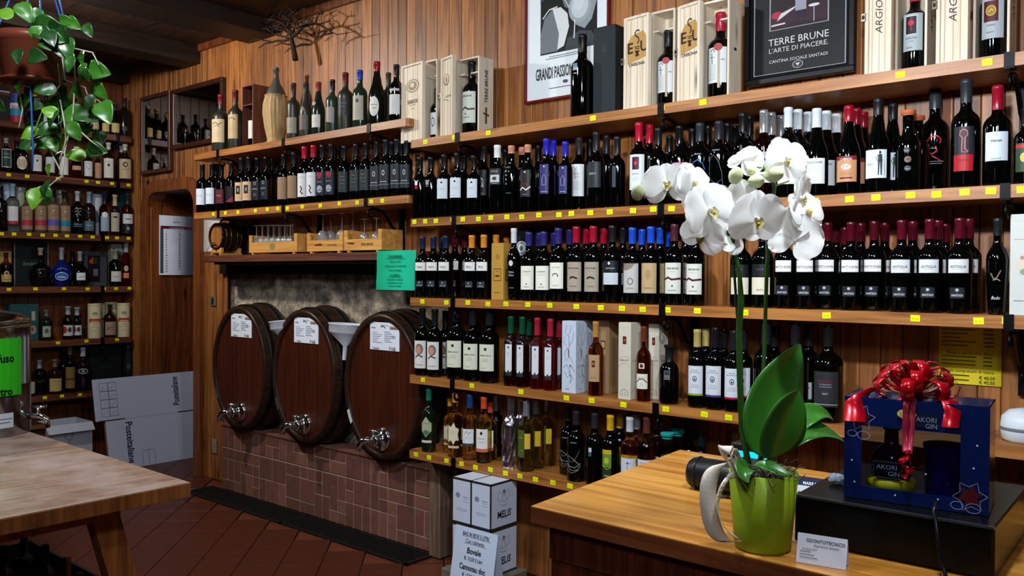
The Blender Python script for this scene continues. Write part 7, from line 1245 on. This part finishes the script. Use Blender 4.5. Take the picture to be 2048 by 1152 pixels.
for lvl, (nl, rad, el, wd) in enumerate([(7, .074, .2, .011), (6, .072, .55, .0105), (5, .066, .92, .010), (3, .058, 1.3, .0095)]):
    for i in range(nl):
        an = 2*math.pi*(i+.5*lvl)/nl+.2; e_ = el+random.uniform(-.08, .08); d = Vector((math.cos(an)*math.cos(e_), math.sin(an)*math.cos(e_), math.sin(e_))); up = Vector((-math.cos(an)*math.sin(e_), -math.sin(an)*math.sin(e_), math.cos(e_)))
        s_ = d.cross(up).normalized(); pts = []
        for q in range(11):
            t_ = q/10*2*math.pi; r_ = rad*.5*(1-math.cos(t_)); pts.append(Vector((0, 0, .006))+d*r_+up*(rad*.26*math.sin(t_)*(1-.35*math.cos(t_)))+d*.002)
        MB().strip(pts, s_*wd, RED, .0003).build('ribbon_loop', bw)
# tent card on the counter
pa, pb = atZ(1592, 1124, KZ), atZ(1692, 1141, KZ); c_ = (pa+pb)/2; ang = math.atan2(pb.y-pa.y, pb.x-pa.x); w_ = (pb-pa).length
o = thing('tent_card', 'white folded business card standing in front of cash drawer', 'card', (c_.x, c_.y, KZ+.0005), ang); h = .05
for sgn, nm in ((1, 'front_leaf'), (-1, 'rear_leaf')):
    mb = MB(); mb.box(-w_/2, w_/2, -.0004, .0004, 0, h, mat('#d8deee', .45))
    if sgn > 0: mb.pr([('t', 'ODONTOTECNICO', .006, h*.8, .0058, INK, .9, .02), ('t', 'Riparazione dentiere', .008, h*.65, .004, '#333', .9), ('t', 'Via Roma 45/7', -.02, h*.5, .0034, '#333', .9), ('r', -.036, -.018, h*.4, h*.42, '#556'), ('r', -.036, -.012, h*.3, h*.32, '#556'), ('r', -.036, -.006, h*.2, h*.22, '#556')], None, -.0004)
    q = mb.build(nm, o, (0, 0 if sgn > 0 else .03, 0)); q.rotation_euler = (-math.atan2(.0145, h)*sgn, 0, 0)
# black rounded case, terminal with blue screen, packet, plastic cap, cable, white object
p = atZ(1415, 984, KZ); o = thing('portable_speaker', 'black rounded speaker lying beside the flower pot', 'speaker', (p.x+.03, p.y+.02, KZ), .05); R = .037
mb = MB(); vs = []; n = 24; prof = [(-.085, .55), (-.082, .8), (-.074, .95), (-.066, 1), (.066, 1), (.074, .95), (.082, .8), (.085, .55)]
for x_, s_ in prof:
    for q in range(n): a_ = 2*math.pi*q/n; vs.append((x_, R*s_*math.cos(a_), max(.001, R+R*s_*math.sin(a_)*1.0)))
mb.add(vs, [(i*n+q, i*n+(q+1) % n, (i+1)*n+(q+1) % n, (i+1)*n+q) for i in range(7) for q in range(n)]+[tuple(range(n))[::-1], tuple(7*n+q for q in range(n))], mat('#101216', .4), True); mb.build('body', o)
for x_ in (-.06, .06): MB().tube([(x_, (R+.0008)*math.cos(math.radians(a_)), R+(R+.0008)*math.sin(math.radians(a_))) for a_ in range(-60, 241, 15)], .0025, mat('#1c1e24', .25), 6).build('end_ring', o)
MB().tube([(.04, -.03, .012), (.03, -.05, .004), (.01, -.06, .003), (.02, -.045, .003), (.05, -.05, .003)], .0022, mat('#0a0a0c', .5), 6).build('carry_cord', o)
p = atY(1502, 908, 2.09); o = thing('card_terminal', 'black payment terminal with glowing blue screen behind the pot', 'terminal', (p.x, 2.09, KZ), .1)
bd = MB(); bd.box(-.045, .045, -.07, .07, 0, .03, mat('#0c0d10', .4), .006); bd.box(-.052, .052, .0, .07, .025, .066, mat('#0c0d10', .4), .005); bd.build('body', o)
q = MB().box(-.043, .043, -.001, .001, 0, .03, mat('#10a8d0', .3, emit=.9)).build('screen', o, (0, -.003, .03)); q.rotation_euler = (-.25, 0, 0)
kb = MB()
for i in range(3):
    for j in range(4): kb.box(-.03+.022*i, -.014+.022*i, -.06+.014*j, -.051+.014*j, .029, .032, mat('#2c2e34', .5))
kb.build('keys', o)
p = atZ(1628, 968, DZ1); o = thing('ticket_packet', 'dark blue packet with white number tag lying beside the pot', 'packet', (-.7, 1.83, KZ), .12)
mb = MB(); mb.box(-.05, .05, -.04, .04, 0, .03, mat('#101a34', .35), .004); mb.build('packet_body', o)
q = MB(); q.box(-.04, .04, -.001, 0, 0, .05, mat('#141c3c', .4)).pr([('r', -.038, .034, .006, .03, '#a8acb4'), ('t', '61918', -.002, .011, .013, INK, .9, .03), ('t', 'MARRAS', .004, .036, .007, '#d8deee', .9, .02)], None, -.001); q = q.build('label_tab', o, (.0, -.042, .026)); q.rotation_euler = (-.5, 0, 0)
random.seed(3); o = thing('keyring', 'tangle of dark keys and clips behind the pot', 'keys', (-.62, 1.99, KZ))
for i in range(7):
    a_ = random.uniform(0, 6); x_, y_ = random.uniform(-.05, .05), random.uniform(-.03, .03); MB().box(-.02, .02, -.004, .004, .002+.006*i, .005+.006*i, mat('#6a6c70', .25, .9), .0008).lathe([(.009, .002+.006*i), (.009, .005+.006*i)], mat('#3a3c40', .3, .8), 12, c=(-.025, 0, 0)).build('key', o, (x_, y_, 0), a_)
def crumple(name, label, cat, loc, s_, m, part, seed=0, sq=(1, 1, .6)):
    o = thing(name, label, cat, loc); bm_ = bmesh.new(); bmesh.ops.create_icosphere(bm_, subdivisions=3, radius=1)
    for v in bm_.verts:
        nn = noise.cell(v.co*2.3+Vector((seed, 0, 0)))*.25+noise.noise(v.co*3+Vector((seed, 1, 0)))*.35; v.co *= (1+nn*.5); v.co.x *= s_*sq[0]; v.co.y *= s_*sq[1]; v.co.z = max(-.98*s_*sq[2], v.co.z*s_*sq[2])+.98*s_*sq[2]
    me = bpy.data.meshes.new(part); bm_.to_mesh(me); bm_.free(); me.materials.append(m); inst(part, me, o); return o
crumple('plastic_bag', 'small crumpled clear plastic wrapper beside the gift box', 'wrapper', (-.60, 1.70, DZ1+.001), .017, mat('#9aa4b4', .12, trans=.5), 'wrapper', 4)
p = atY(2050, 868, 3.02); o = thing('white_appliance', 'white rounded plastic casing on shelf at right edge', 'casing', (p.x, 3.03, Z['S4']+.001))
MB().lathe([(.055, 0), (.066, .008), (.07, .04), (.066, .075), (.046, .095), (.016, .102)], mat('#ccd4dc', .35), 32).build('shell', o); MB().lathe([(.0702, .035), (.0712, .04), (.0702, .045)], mat('#6a7078', .4), 32, cap0=False, cap1=False).build('seam', o)
crumple('foil_packet', 'crumpled white foil packet left of the white casing', 'packet', (p.x-.11, 3.03, Z['S4']+.001), .032, mat('#8c9098', .3, .5), 'foil', 9, (.8, 1, 1))
o = thing('black_cable', 'black power cable hanging over the cash drawer front', 'cable'); pts = [atD(1872, 1004, 1.44), atD(1868, 1022, 1.43), atD(1872, 1045, 1.42), atD(1876, 1080, 1.41), atD(1880, 1110, 1.405), atZ(1893, 1158, .9555), atZ(1915, 1215, .9555)]
MB().tube(pts, .0032, mat('#14161c', .25), 10).build('cord', o)
# ------------------------------------------------------------------ orchid in the green pot
DP = 1.577; pot = atZ(1525, 1088, KZ); pot = atD(1525, 1080, DP); PXx, PYy = pot.x, pot.y; hgt = .142; rt, rb_ = .0625, .0505
o = thing('potted_orchid', 'white flowering orchid in a lime green pot on the counter', 'plant', (PXx, PYy, KZ)); ORG = Vector((PXx, PYy, KZ))
potm = mat('#86a01c', .45, noise_amt=.12)
mb = MB(); mb.lathe([(rb_*.9, 0), (rb_, .004), (rb_+(rt-rb_)*.4, hgt*.4), (rt, hgt), (rt-.003, hgt+.001), (rt-.005, hgt-.004), (rt-.008, hgt*.8), (.001, hgt*.78)], potm, 48, cap1=False); mb.build('pot', o)
def D(px, py, dd=0): return atD(px, py, DP+dd)-ORG
random.seed(21); ms_ = MB(); mossm = mat('#6a6454', .9)
for i in range(130):
    a_ = random.uniform(0, 6.28); r_ = random.uniform(0, rt*.92); x_, y_ = r_*math.cos(a_), r_*math.sin(a_); z_ = hgt-.012+random.uniform(0, .012); pts = [(x_, y_, z_)]; b_ = random.uniform(0, 6.28)
    for q in range(4): b_ += random.uniform(-1.2, 1.2); x_ += .009*math.cos(b_); y_ += .009*math.sin(b_); z_ += random.uniform(-.006, .009); pts.append((x_, y_, z_))
    ms_.tube(pts, .0009, mossm, 4)
ms_.lathe([(rt-.006, hgt-.03), (rt-.006, hgt-.014), (.001, hgt-.008)], mat('#2a221a', .95), 24); tag(ms_.build('moss', o), kind='stuff')
leafm = bpy.data.materials.new('orchid_leaf'); leafm.use_nodes = True; b_ = leafm.node_tree.nodes['Principled BSDF']; b_.inputs['Base Color'].default_value = (*lin('#2f6a1e'), 1); b_.inputs['Roughness'].default_value = .3; b_.inputs['Coat Weight'].default_value = .2; b_.inputs['Subsurface Weight'].default_value = .15; b_.inputs['Subsurface Radius'].default_value = (.004, .01, .002)
def leaf_mesh(spine, widths, nrm, fold=.25, m=leafm, name='leaf', th=.0012, nw=8, wav=0):
    n = len(spine); vs = []
    for side in (1, -1):
        for i in range(n):
            t_ = (spine[min(i+1, n-1)]-spine[max(i-1, 0)]).normalized(); nn = nrm if not isinstance(nrm, list) else nrm[i]; nn = (nn-t_*nn.dot(t_)).normalized(); s_ = t_.cross(nn)
            for j in range(nw+1):
                u = -1+2*j/nw; vs.append(spine[i]+s_*(u*widths[i])+nn*(fold*widths[i]*(abs(u)**1.4)+wav*math.sin(i*1.1+u*3)*widths[i]+side*th/2))
    W_ = nw+1; N_ = n*W_; fs = []
    for i in range(n-1):
        for j in range(nw): a = i*W_+j; fs += [(a, a+1, a+W_+1, a+W_), (N_+a, N_+a+W_, N_+a+W_+1, N_+a+1)]
    for i in range(n-1): a = i*W_; fs += [(a, a+W_, N_+a+W_, N_+a), (a+nw, N_+a+nw, N_+a+W_+nw, a+W_+nw)]
    return MB().add(vs, fs, m, True)
def bez(pts, n):
    out = []
    for i in range(n+1):
        t_ = i/n; q = [Vector(p) for p in pts]
        while len(q) > 1: q = [q[k]*(1-t_)+q[k+1]*t_ for k in range(len(q)-1)]
        out.append(q[0])
    return out
def wl(n, peak, w_, p0=.18): return [w_*max(.02, (math.sin(math.pi*min(1, (i/n)**peak))**.75 if 0 < i < n else 0)+(p0*(1-i/n)**3)) for i in range(n+1)]
toc = -CF
for pts, w_, peak, nr in [([D(1537, 915), D(1515, 830, .01), D(1556, 770, .03), D(1600, 688, .05)], 60/1078, .8, toc+CR*.15), ([D(1540, 915, -.02), D(1545, 860, -.035), D(1584, 812, -.03), D(1597, 782, -.02)], 52/1078, .75, toc+CR*.5),
                          ([D(1560, 905, .02), D(1600, 845, .03), D(1650, 860, .05), D(1690, 885, .07)], 34/1078, .8, toc*.5+CU), ([D(1570, 880, .05), D(1610, 820, .07), D(1640, 815, .08), D(1666, 840, .1)], 26/1078, .8, toc*.6+CU*.8),
                          ([D(1500, 940, -.03), D(1490, 925, -.06), D(1480, 945, -.075), D(1497, 966, -.085)], 20/1078, .8, toc*.8+CU*.7), ([D(1508, 930, -.03), D(1540, 925, -.055), D(1560, 955, -.07), D(1586, 948, -.075)], 15/1078, .8, toc*.6+CU)]:
    sp = bez(pts, 14); leaf_mesh(sp, wl(14, peak, w_), nr.normalized(), .3).build('leaf', o)
stg = mat('#2c5218', .4); std = mat('#1e1c14', .6)
def stem(pts, r, m, nm='stem', n=24): MB().tube(bez(pts, n) if len(pts) <= 5 else pts, r, m, 8).build(nm, o)
stem([D(1498, 935, 0), D(1484, 860), D(1480, 760), D(1478, 660), D(1482, 600), D(1479, 545), D(1468, 490), D(1461, 455), D(1450, 430), D(1435, 405), D(1412, 388, -.01), D(1380, 382, -.02), D(1340, 388, -.02), D(1300, 388, -.02), D(1276, 386, -.02)], [.0062]*5+[.004]*3+[.0032]*7, stg, 'flower_stem')
stem([D(1520, 920, .02), D(1523, 800, .02), D(1529, 700, .02), D(1531, 620, .02), D(1534, 530, .01), D(1541, 480, 0), D(1548, 430), D(1546, 400), D(1549, 375), D(1540, 350), D(1528, 338), D(1510, 335), D(1490, 340)], [.0036]*9+[.003]*4, stg, 'flower_stem')
stem([D(1491, 950, .012), D(1486, 800, .012), D(1471, 560, .012), D(1459, 425, .012)], .0026, std, 'support_stake', 8); stem([D(1524, 950, .035), D(1528, 700, .035), D(1534, 470, .03)], .0026, std, 'support_stake', 8)
for (x_, y_) in ((1464, 466), (1533, 470)): MB().box(-.009, .009, -.007, .007, -.006, .006, mat('#101418', .35), .002).tube([(0, -.009, .003), (.012, -.012, .006), (.016, -.004, 0)], .002, mat('#101418', .35), 6).build('stem_clip', o, D(x_, y_, .005))
for pts in ([D(1458, 490), D(1440, 486), D(1425, 478)], [D(1549, 372), D(1562, 368), D(1578, 362)], [D(1546, 432), D(1560, 430), D(1580, 425)], [D(1540, 402), D(1520, 395), D(1500, 385)], [D(1430, 402), D(1424, 410), D(1420, 420)], [D(1538, 490), D(1556, 492), D(1575, 488)], [D(1466, 470), D(1478, 462), D(1490, 455)]): stem(pts, .0016, mat('#8a9a50', .4), 'flower_stalk', 6)
petm = bpy.data.materials.new('orchid_petal'); petm.use_nodes = True; b_ = petm.node_tree.nodes['Principled BSDF']; b_.inputs['Base Color'].default_value = (.93, .94, .93, 1); b_.inputs['Roughness'].default_value = .5; b_.inputs['Subsurface Weight'].default_value = .25; b_.inputs['Subsurface Radius'].default_value = (.006, .006, .005); b_.inputs['Subsurface Scale'].default_value = .5
nt = petm.node_tree; tl = nt.nodes.new('ShaderNodeBsdfTranslucent'); tl.inputs[0].default_value = (.9, .9, .88, 1); mxs = nt.nodes.new('ShaderNodeMixShader'); mxs.inputs[0].default_value = .35
nt.links.new(b_.outputs[0], mxs.inputs[1]); nt.links.new(tl.outputs[0], mxs.inputs[2]); nt.links.new(mxs.outputs[0], nt.nodes['Material Output'].inputs[0])
lipm = mat('#d8d49a', .45); throat = mat('#c89a20', .5); budm = mat('#c4cc9c', .45)
def petal(L_, Wd, cup, wav, seed, pk=.9, base=.12):
    n, nw = 10, 10; vs = []
    for i in range(n+1):
        t_ = i/n; wd = Wd*(base*(1-t_)+math.sin(math.pi*(t_**pk)*.96+.02)**.62 if t_ < .999 else .05); wd = Wd*max(.05, min(1, (math.sqrt(max(0, 1-((t_-.56)/.46)**2)) if t_ > .56 else (base+(1-base)*math.sin(t_/.56*math.pi/2)**1.15))))
        for j in range(nw+1):
            u = -1+2*j/nw; z = cup*(t_**2)*L_-.12*Wd*u*u*(1-.3*t_)+wav*Wd*math.sin(4*u+seed+t_*3)*t_*.5
            vs.append(Vector((u*wd, t_*L_, z)))
    return vs, [(i*(nw+1)+j, i*(nw+1)+j+1, (i+1)*(nw+1)+j+1, (i+1)*(nw+1)+j) for i in range(n) for j in range(nw)]
def pm_(L_, Wd, cup, wav, seed, **k): v, f = petal(L_, Wd, cup, wav, seed, **k); return MB().add(v, f, petm, True).mesh('petal')
PET = [pm_(.045, .031, .12, .12, s_, base=.2) for s_ in (0, 2, 4)]; SEP = [pm_(.043, .017, -.08, .08, s_) for s_ in (1, 3, 5)]
lp = MB(); lp.add([Vector(v) for v in [(0, 0, .002), (-.008, .006, .01), (.008, .006, .01), (-.006, -.012, .014), (.006, -.012, .014), (0, -.018, .008), (-.011, -.004, .014), (.011, -.004, .014)]], [(0, 2, 1), (1, 6, 0), (0, 7, 2), (0, 6, 3), (0, 4, 7), (0, 3, 5), (0, 5, 4)], lipm, True); lp.lathe([(.003, 0), (.0045, .004), (.004, .009), (.001, .012)], petm, 10, c=(0, .003, 0)); lp.lathe([(.002, 0), (.0035, .002), (.003, .005), (.0005, .006)], throat, 8, c=(0, -.005, .009)); LIP = lp.mesh('lip')
fc = [0]
def flower_(px, py, dd, rad_px, yaw, pitch, roll, closed=0):
    c_ = D(px, py, dd); s_ = 1.1*rad_px/1700*(DP+dd)/.045; n = (Matrix.Rotation(math.radians(yaw), 3, CU) @ Matrix.Rotation(math.radians(pitch), 3, CR)) @ toc
    up = (CU-n*CU.dot(n)).normalized(); up = Matrix.Rotation(math.radians(roll), 3, n) @ up; xx = up.cross(n).normalized()
    M = Matrix(((xx.x, up.x, n.x, c_.x), (xx.y, up.y, n.y, c_.y), (xx.z, up.z, n.z, c_.z), (0, 0, 0, 1))) @ Matrix.Diagonal((s_, s_, s_, 1))
    ct = inst('flower', MB().lathe([(.0035, -.006), (.004, 0), (.003, .004)], petm, 10).mesh('flower'), o); ct.matrix_local = M; fc[0] += 1; tilt = closed
    for k_, an in enumerate((0, 122, -122)):
        q = inst('sepal', SEP[(k_+fc[0]) % 3], ct); q.rotation_euler = Matrix.Rotation(math.radians(an), 3, 'Z').to_4x4().to_euler(); q.location = (0, 0, -.002)
        if tilt: q.rotation_euler = (Matrix.Rotation(math.radians(an), 4, 'Z') @ Matrix.Rotation(math.radians(tilt), 4, 'X')).to_euler()
    for k_, an in enumerate((68, -68)):
        q = inst('petal', PET[(k_+fc[0]) % 3], ct); q.rotation_euler = (Matrix.Rotation(math.radians(an), 4, 'Z') @ Matrix.Rotation(math.radians(tilt), 4, 'X')).to_euler(); q.location = (0, 0, .001)
    inst('lip', LIP, ct, (0, 0, 0), 0, .78)
for a_ in [(1334, 370, -.03, 45, -15, -10, 5), (1384, 368, -.02, 42, 35, -5, -10), (1412, 395, -.0, 44, -25, 10, 160), (1419, 424, -.04, 56, 20, -8, 20), (1404, 474, -.02, 42, -30, 20, -30), (1488, 318, -.0, 36, 150, 20, 30, 25), (1571, 322, -.03, 46, 20, -5, -12), (1606, 360, .01, 40, 70, 0, 10), (1492, 394, .0, 38, -60, 30, 10), (1512, 440, -.05, 56, 12, 14, 0), (1478, 468, -.0, 42, -20, -20, 40), (1600, 398, -.01, 44, 55, 10, 30), (1612, 425, -.02, 46, 30, -25, 10), (1590, 480, -.03, 50, 150, 10, 20), (1570, 455, .0, 40, -30, 20, -20)]: flower_(*a_)
bud = MB().lathe([(.001, 0), (.008, .003), (.0125, .012), (.013, .02), (.008, .03), (.001, .034)], budm, 16).mesh('bud')
for px, py, s_, an in [(1273, 384, .95, 1.6), (1294, 389, .5, 1.2), (1466, 350, 1.0, 1.7), (1498, 350, 1.0, 2.6), (1531, 330, 1.15, 2.8), (1510, 338, .5, .5), (1478, 345, .5, 1.0)]:
    q = inst('bud', bud, o, D(px, py, -.015)-Vector((0, 0, .016*s_)), 0, s_); q.rotation_euler = (.3, an-1.2, 0)
# cream satin ribbon tied to the pot
rbm = mat('#e8dece', .28, coat=.2); o2_ = MB()
pts = bez([D(1478, 935, -.02), D(1420, 900, -.05), D(1400, 960, -.07), D(1412, 1030, -.06), D(1425, 1100, -.04), D(1470, 1082, -.03)], 24); o2_.strip(pts, [(CR*.016+CF*.006+CU*.002*math.sin(i*.5)) for i in range(25)], rbm, .0004)
pts = bez([D(1480, 935, -.02), D(1445, 960, -.05), D(1415, 1000, -.07), D(1440, 1060, -.05), D(1468, 1070, -.03)], 18); o2_.strip(pts, [(CR*.012*math.cos(i*.12)+CF*.012*math.sin(i*.12)+CU*.004) for i in range(19)], rbm, .0004)
pts = bez([D(1482, 935, -.02), D(1470, 880, -.03), D(1430, 875, -.03), D(1440, 925, -.04), D(1478, 938, -.02)], 16); o2_.strip(pts, [(CF*.012+CR*.008*math.cos(i*.4)+CU*.005*math.sin(i*.9)) for i in range(17)], rbm, .0004)
pts = bez([D(1480, 936, -.02), D(1490, 900, -.04), D(1455, 890, -.05), D(1450, 915, -.04), D(1478, 938, -.02)], 14); o2_.strip(pts, [(CF*.011+CU*.009*math.cos(i*.5)) for i in range(15)], rbm, .0004)
o2_.build('satin_ribbon', o)
# ------------------------------------------------------------------ hanging pothos
HD = 3.4; c = atD(66, 118, HD); hp = thing('hanging_plant', 'trailing heart-leaved plant in a brown hanging pot, top left', 'plant', c)
def E(px, py, dd=0): return atD(px, py, HD+dd)-c
R = .142; pm2 = mat('#5a2a1c', .4); MB().lathe([(R*.7, -.09), (R*.74, -.085), (R*.93, .05), (R, .055), (R, .085), (R*.95, .085), (R*.9, .05), (.001, .045)], pm2, 40, cap1=False).build('pot', hp); MB().lathe([(R*.4, -.1), (R*.82, -.098), (R*.84, -.088), (R*.3, -.088)], pm2, 32).build('saucer', hp)
bc = mat('#1c4a8c', .5)
for i, (x0, y0, x1, y1) in enumerate([(22, -8, -12, 78), (56, -8, 58, 60), (80, -8, 84, 60), (108, -8, 134, 80), (118, -8, 128, 40)]): MB().tube([E(x0, y0), E((x0+x1)/2, (y0+y1)/2, .02), E(x1, y1)], .0035, bc, 6).build('cord', hp)
MB().tube([E(60, 165, -.05), E(63, 220, -.05), E(66, 300, -.05), E(64, 340, -.05)], .004, bc, 6).build('cord', hp); MB().tube([E(140, 110), E(134, 135), E(128, 160)], .003, bc, 6).build('cord', hp)
lfm = []
for cc in ('#2f6418', '#1f4a14', '#5c8c24', '#123410'):
    m = bpy.data.materials.new('pothos_leaf'); m.use_nodes = True; b_ = m.node_tree.nodes['Principled BSDF']; b_.inputs['Base Color'].default_value = (*lin(cc), 1); b_.inputs['Roughness'].default_value = .36; b_.inputs['Subsurface Weight'].default_value = .1; b_.inputs['Subsurface Radius'].default_value = (.01, .02, .005); lfm.append(m)
def heart(m, tw):
    n = 10; sp = [Vector((.0, -.02+1.02*i/n, .10*math.sin(i/n*2.6)-.05*(i/n)**2+tw*.0)) for i in range(n+1)]; wd = [.02+.38*(math.sin(math.pi*min(1, (i/n)**.62))**.8 if 0 < i < n else (0.25 if i == 0 else 0)) for i in range(n+1)]
    return leaf_mesh(sp, wd, Vector((tw, 0, 1)).normalized(), .22, m, th=.012, nw=8, wav=.04).mesh('leaf')
HM = [[heart(m, tw) for tw in (0, .25)] for m in lfm]
def pleaf(px, py, L_, ang, dd=0, ci=0, tilt=None):
    a_ = math.radians(ang); tip = CR*math.cos(a_)-CU*math.sin(a_); t1 = random.uniform(-.5, .5) if tilt is None else tilt; t2 = random.uniform(-.45, .45)
    n = (toc+CR*t1+CU*(t2+.25)).normalized(); tip = (tip+toc*random.uniform(-.2, .35)).normalized(); n = (n-tip*n.dot(tip)).normalized(); xx = tip.cross(n); s_ = L_/1700*(HD+dd)
    base = E(px-math.cos(a_)*L_*.5, py-math.sin(a_)*L_*.5, dd); M = Matrix(((xx.x, tip.x, n.x, base.x), (xx.y, tip.y, n.y, base.y), (xx.z, tip.z, n.z, base.z), (0, 0, 0, 1))) @ Matrix.Diagonal((s_, s_, s_, 1))
    q = inst('leaf', HM[ci][random.randint(0, 1)], hp); q.matrix_local = M; return base
random.seed(12)
bases = []
for d in [(8, 28, 36, 200, 2), (86, 48, 40, 340, 3), (112, 78, 40, 20, 1), (128, 70, 36, 70, 3), (98, 92, 36, 50, 1), (74, 62, 30, 320, 0), (122, 104, 34, 60, 3), (142, 130, 34, 100, 1), (176, 152, 30, 60, 1), (150, 190, 32, 140, 2), (60, 185, 30, 110, 3), (100, 225, 34, 200, 2), (136, 205, 36, 50, 3), (178, 205, 32, 120, 3), (164, 250, 34, 70, 0), (108, 292, 32, 60, 0), (56, 292, 32, 160, 1), (120, 316, 28, 120, 3), (50, 26, 44, 60, 0), (72, 34, 36, 95, 0), (100, 52, 52, 10, 1), (90, 70, 44, 30, 3), (118, 60, 44, 20, 3), (148, 48, 34, 35, 0), (178, 62, 30, 60, 1), (135, 42, 30, 10, 0), (40, 116, 34, 80, 3), (80, 116, 44, 10, 3), (104, 80, 40, 60, 3), (136, 98, 46, 80, 1), (168, 118, 32, 85, 0), (203, 145, 50, 15, 0), (166, 146, 40, 110, 0), (40, 172, 36, 80, 1), (85, 174, 44, 150, 0), (92, 182, 40, 170, 1), (130, 180, 38, 80, 1), (200, 182, 40, 50, 0), (216, 229, 54, 60, 0), (4, 214, 34, 40, 3), (70, 212, 36, 150, 1), (112, 214, 44, 130, 0), (108, 216, 36, 60, 0), (150, 232, 58, 170, 0), (150, 225, 50, 150, 1), (66, 250, 52, 130, 0), (62, 270, 38, 150, 2), (96, 262, 40, 150, 1), (172, 234, 48, 20, 1), (126, 262, 40, 80, 0), (86, 290, 50, 185, 0), (130, 290, 34, 95, 2), (150, 264, 40, 60, 0), (200, 280, 34, 85, 1), (196, 302, 44, 10, 1), (192, 298, 34, 30, 3), (150, 312, 42, 190, 2), (98, 341, 26, 100, 2), (75, 400, 46, 95, 2), (88, 392, 40, 70, 0), (92, 382, 26, 95, 3), (98, 372, 22, 80, 1), (178, 262, 30, 100, 1), (70, 232, 34, 200, 3), (46, 205, 34, 120, 1), (158, 180, 34, 70, 1), (110, 240, 40, 110, 3)]:
    bases.append(pleaf(d[0], d[1], d[2], d[3], (random.uniform(-.19, -.165) if (60 < d[1] < 165 and d[0] < 150) else random.uniform(-.14, .02) if d[1] < 60 else random.uniform(-.1, .1)), d[4]))
bright = mat('#b8c8b0', .2)
vine_m = mat('#6a7a4a', .5); vine_l = mat('#a8a890', .4)
for pts in [[(120, 70), (148, 110), (150, 160), (146, 230), (130, 300), (125, 350), (95, 375), (80, 395)], [(60, 80), (62, 150), (100, 180), (95, 240), (100, 300), (120, 340), (128, 352), (108, 364)], [(140, 95), (185, 105), (198, 130)], [(20, 80), (28, 130), (40, 190), (45, 220), (38, 255)], [(120, 80), (130, 160), (170, 175), (180, 205), (182, 222)], [(110, 80), (120, 170), (85, 220), (70, 260), (60, 285)], [(150, 230), (160, 262), (185, 285), (200, 295)], [(128, 80), (150, 150), (160, 190), (195, 200), (214, 215)], [(0, 100), (10, 150), (25, 165), (60, 175)], [(120, 200), (128, 240), (132, 280), (118, 330)]]:
    w__ = [E(x, y, -.02-.01*(i % 3)) for i, (x, y) in enumerate(pts)]; MB().tube(w__, .0028, random.choice([vine_m, vine_l]), 6).build('vine_stem', hp)
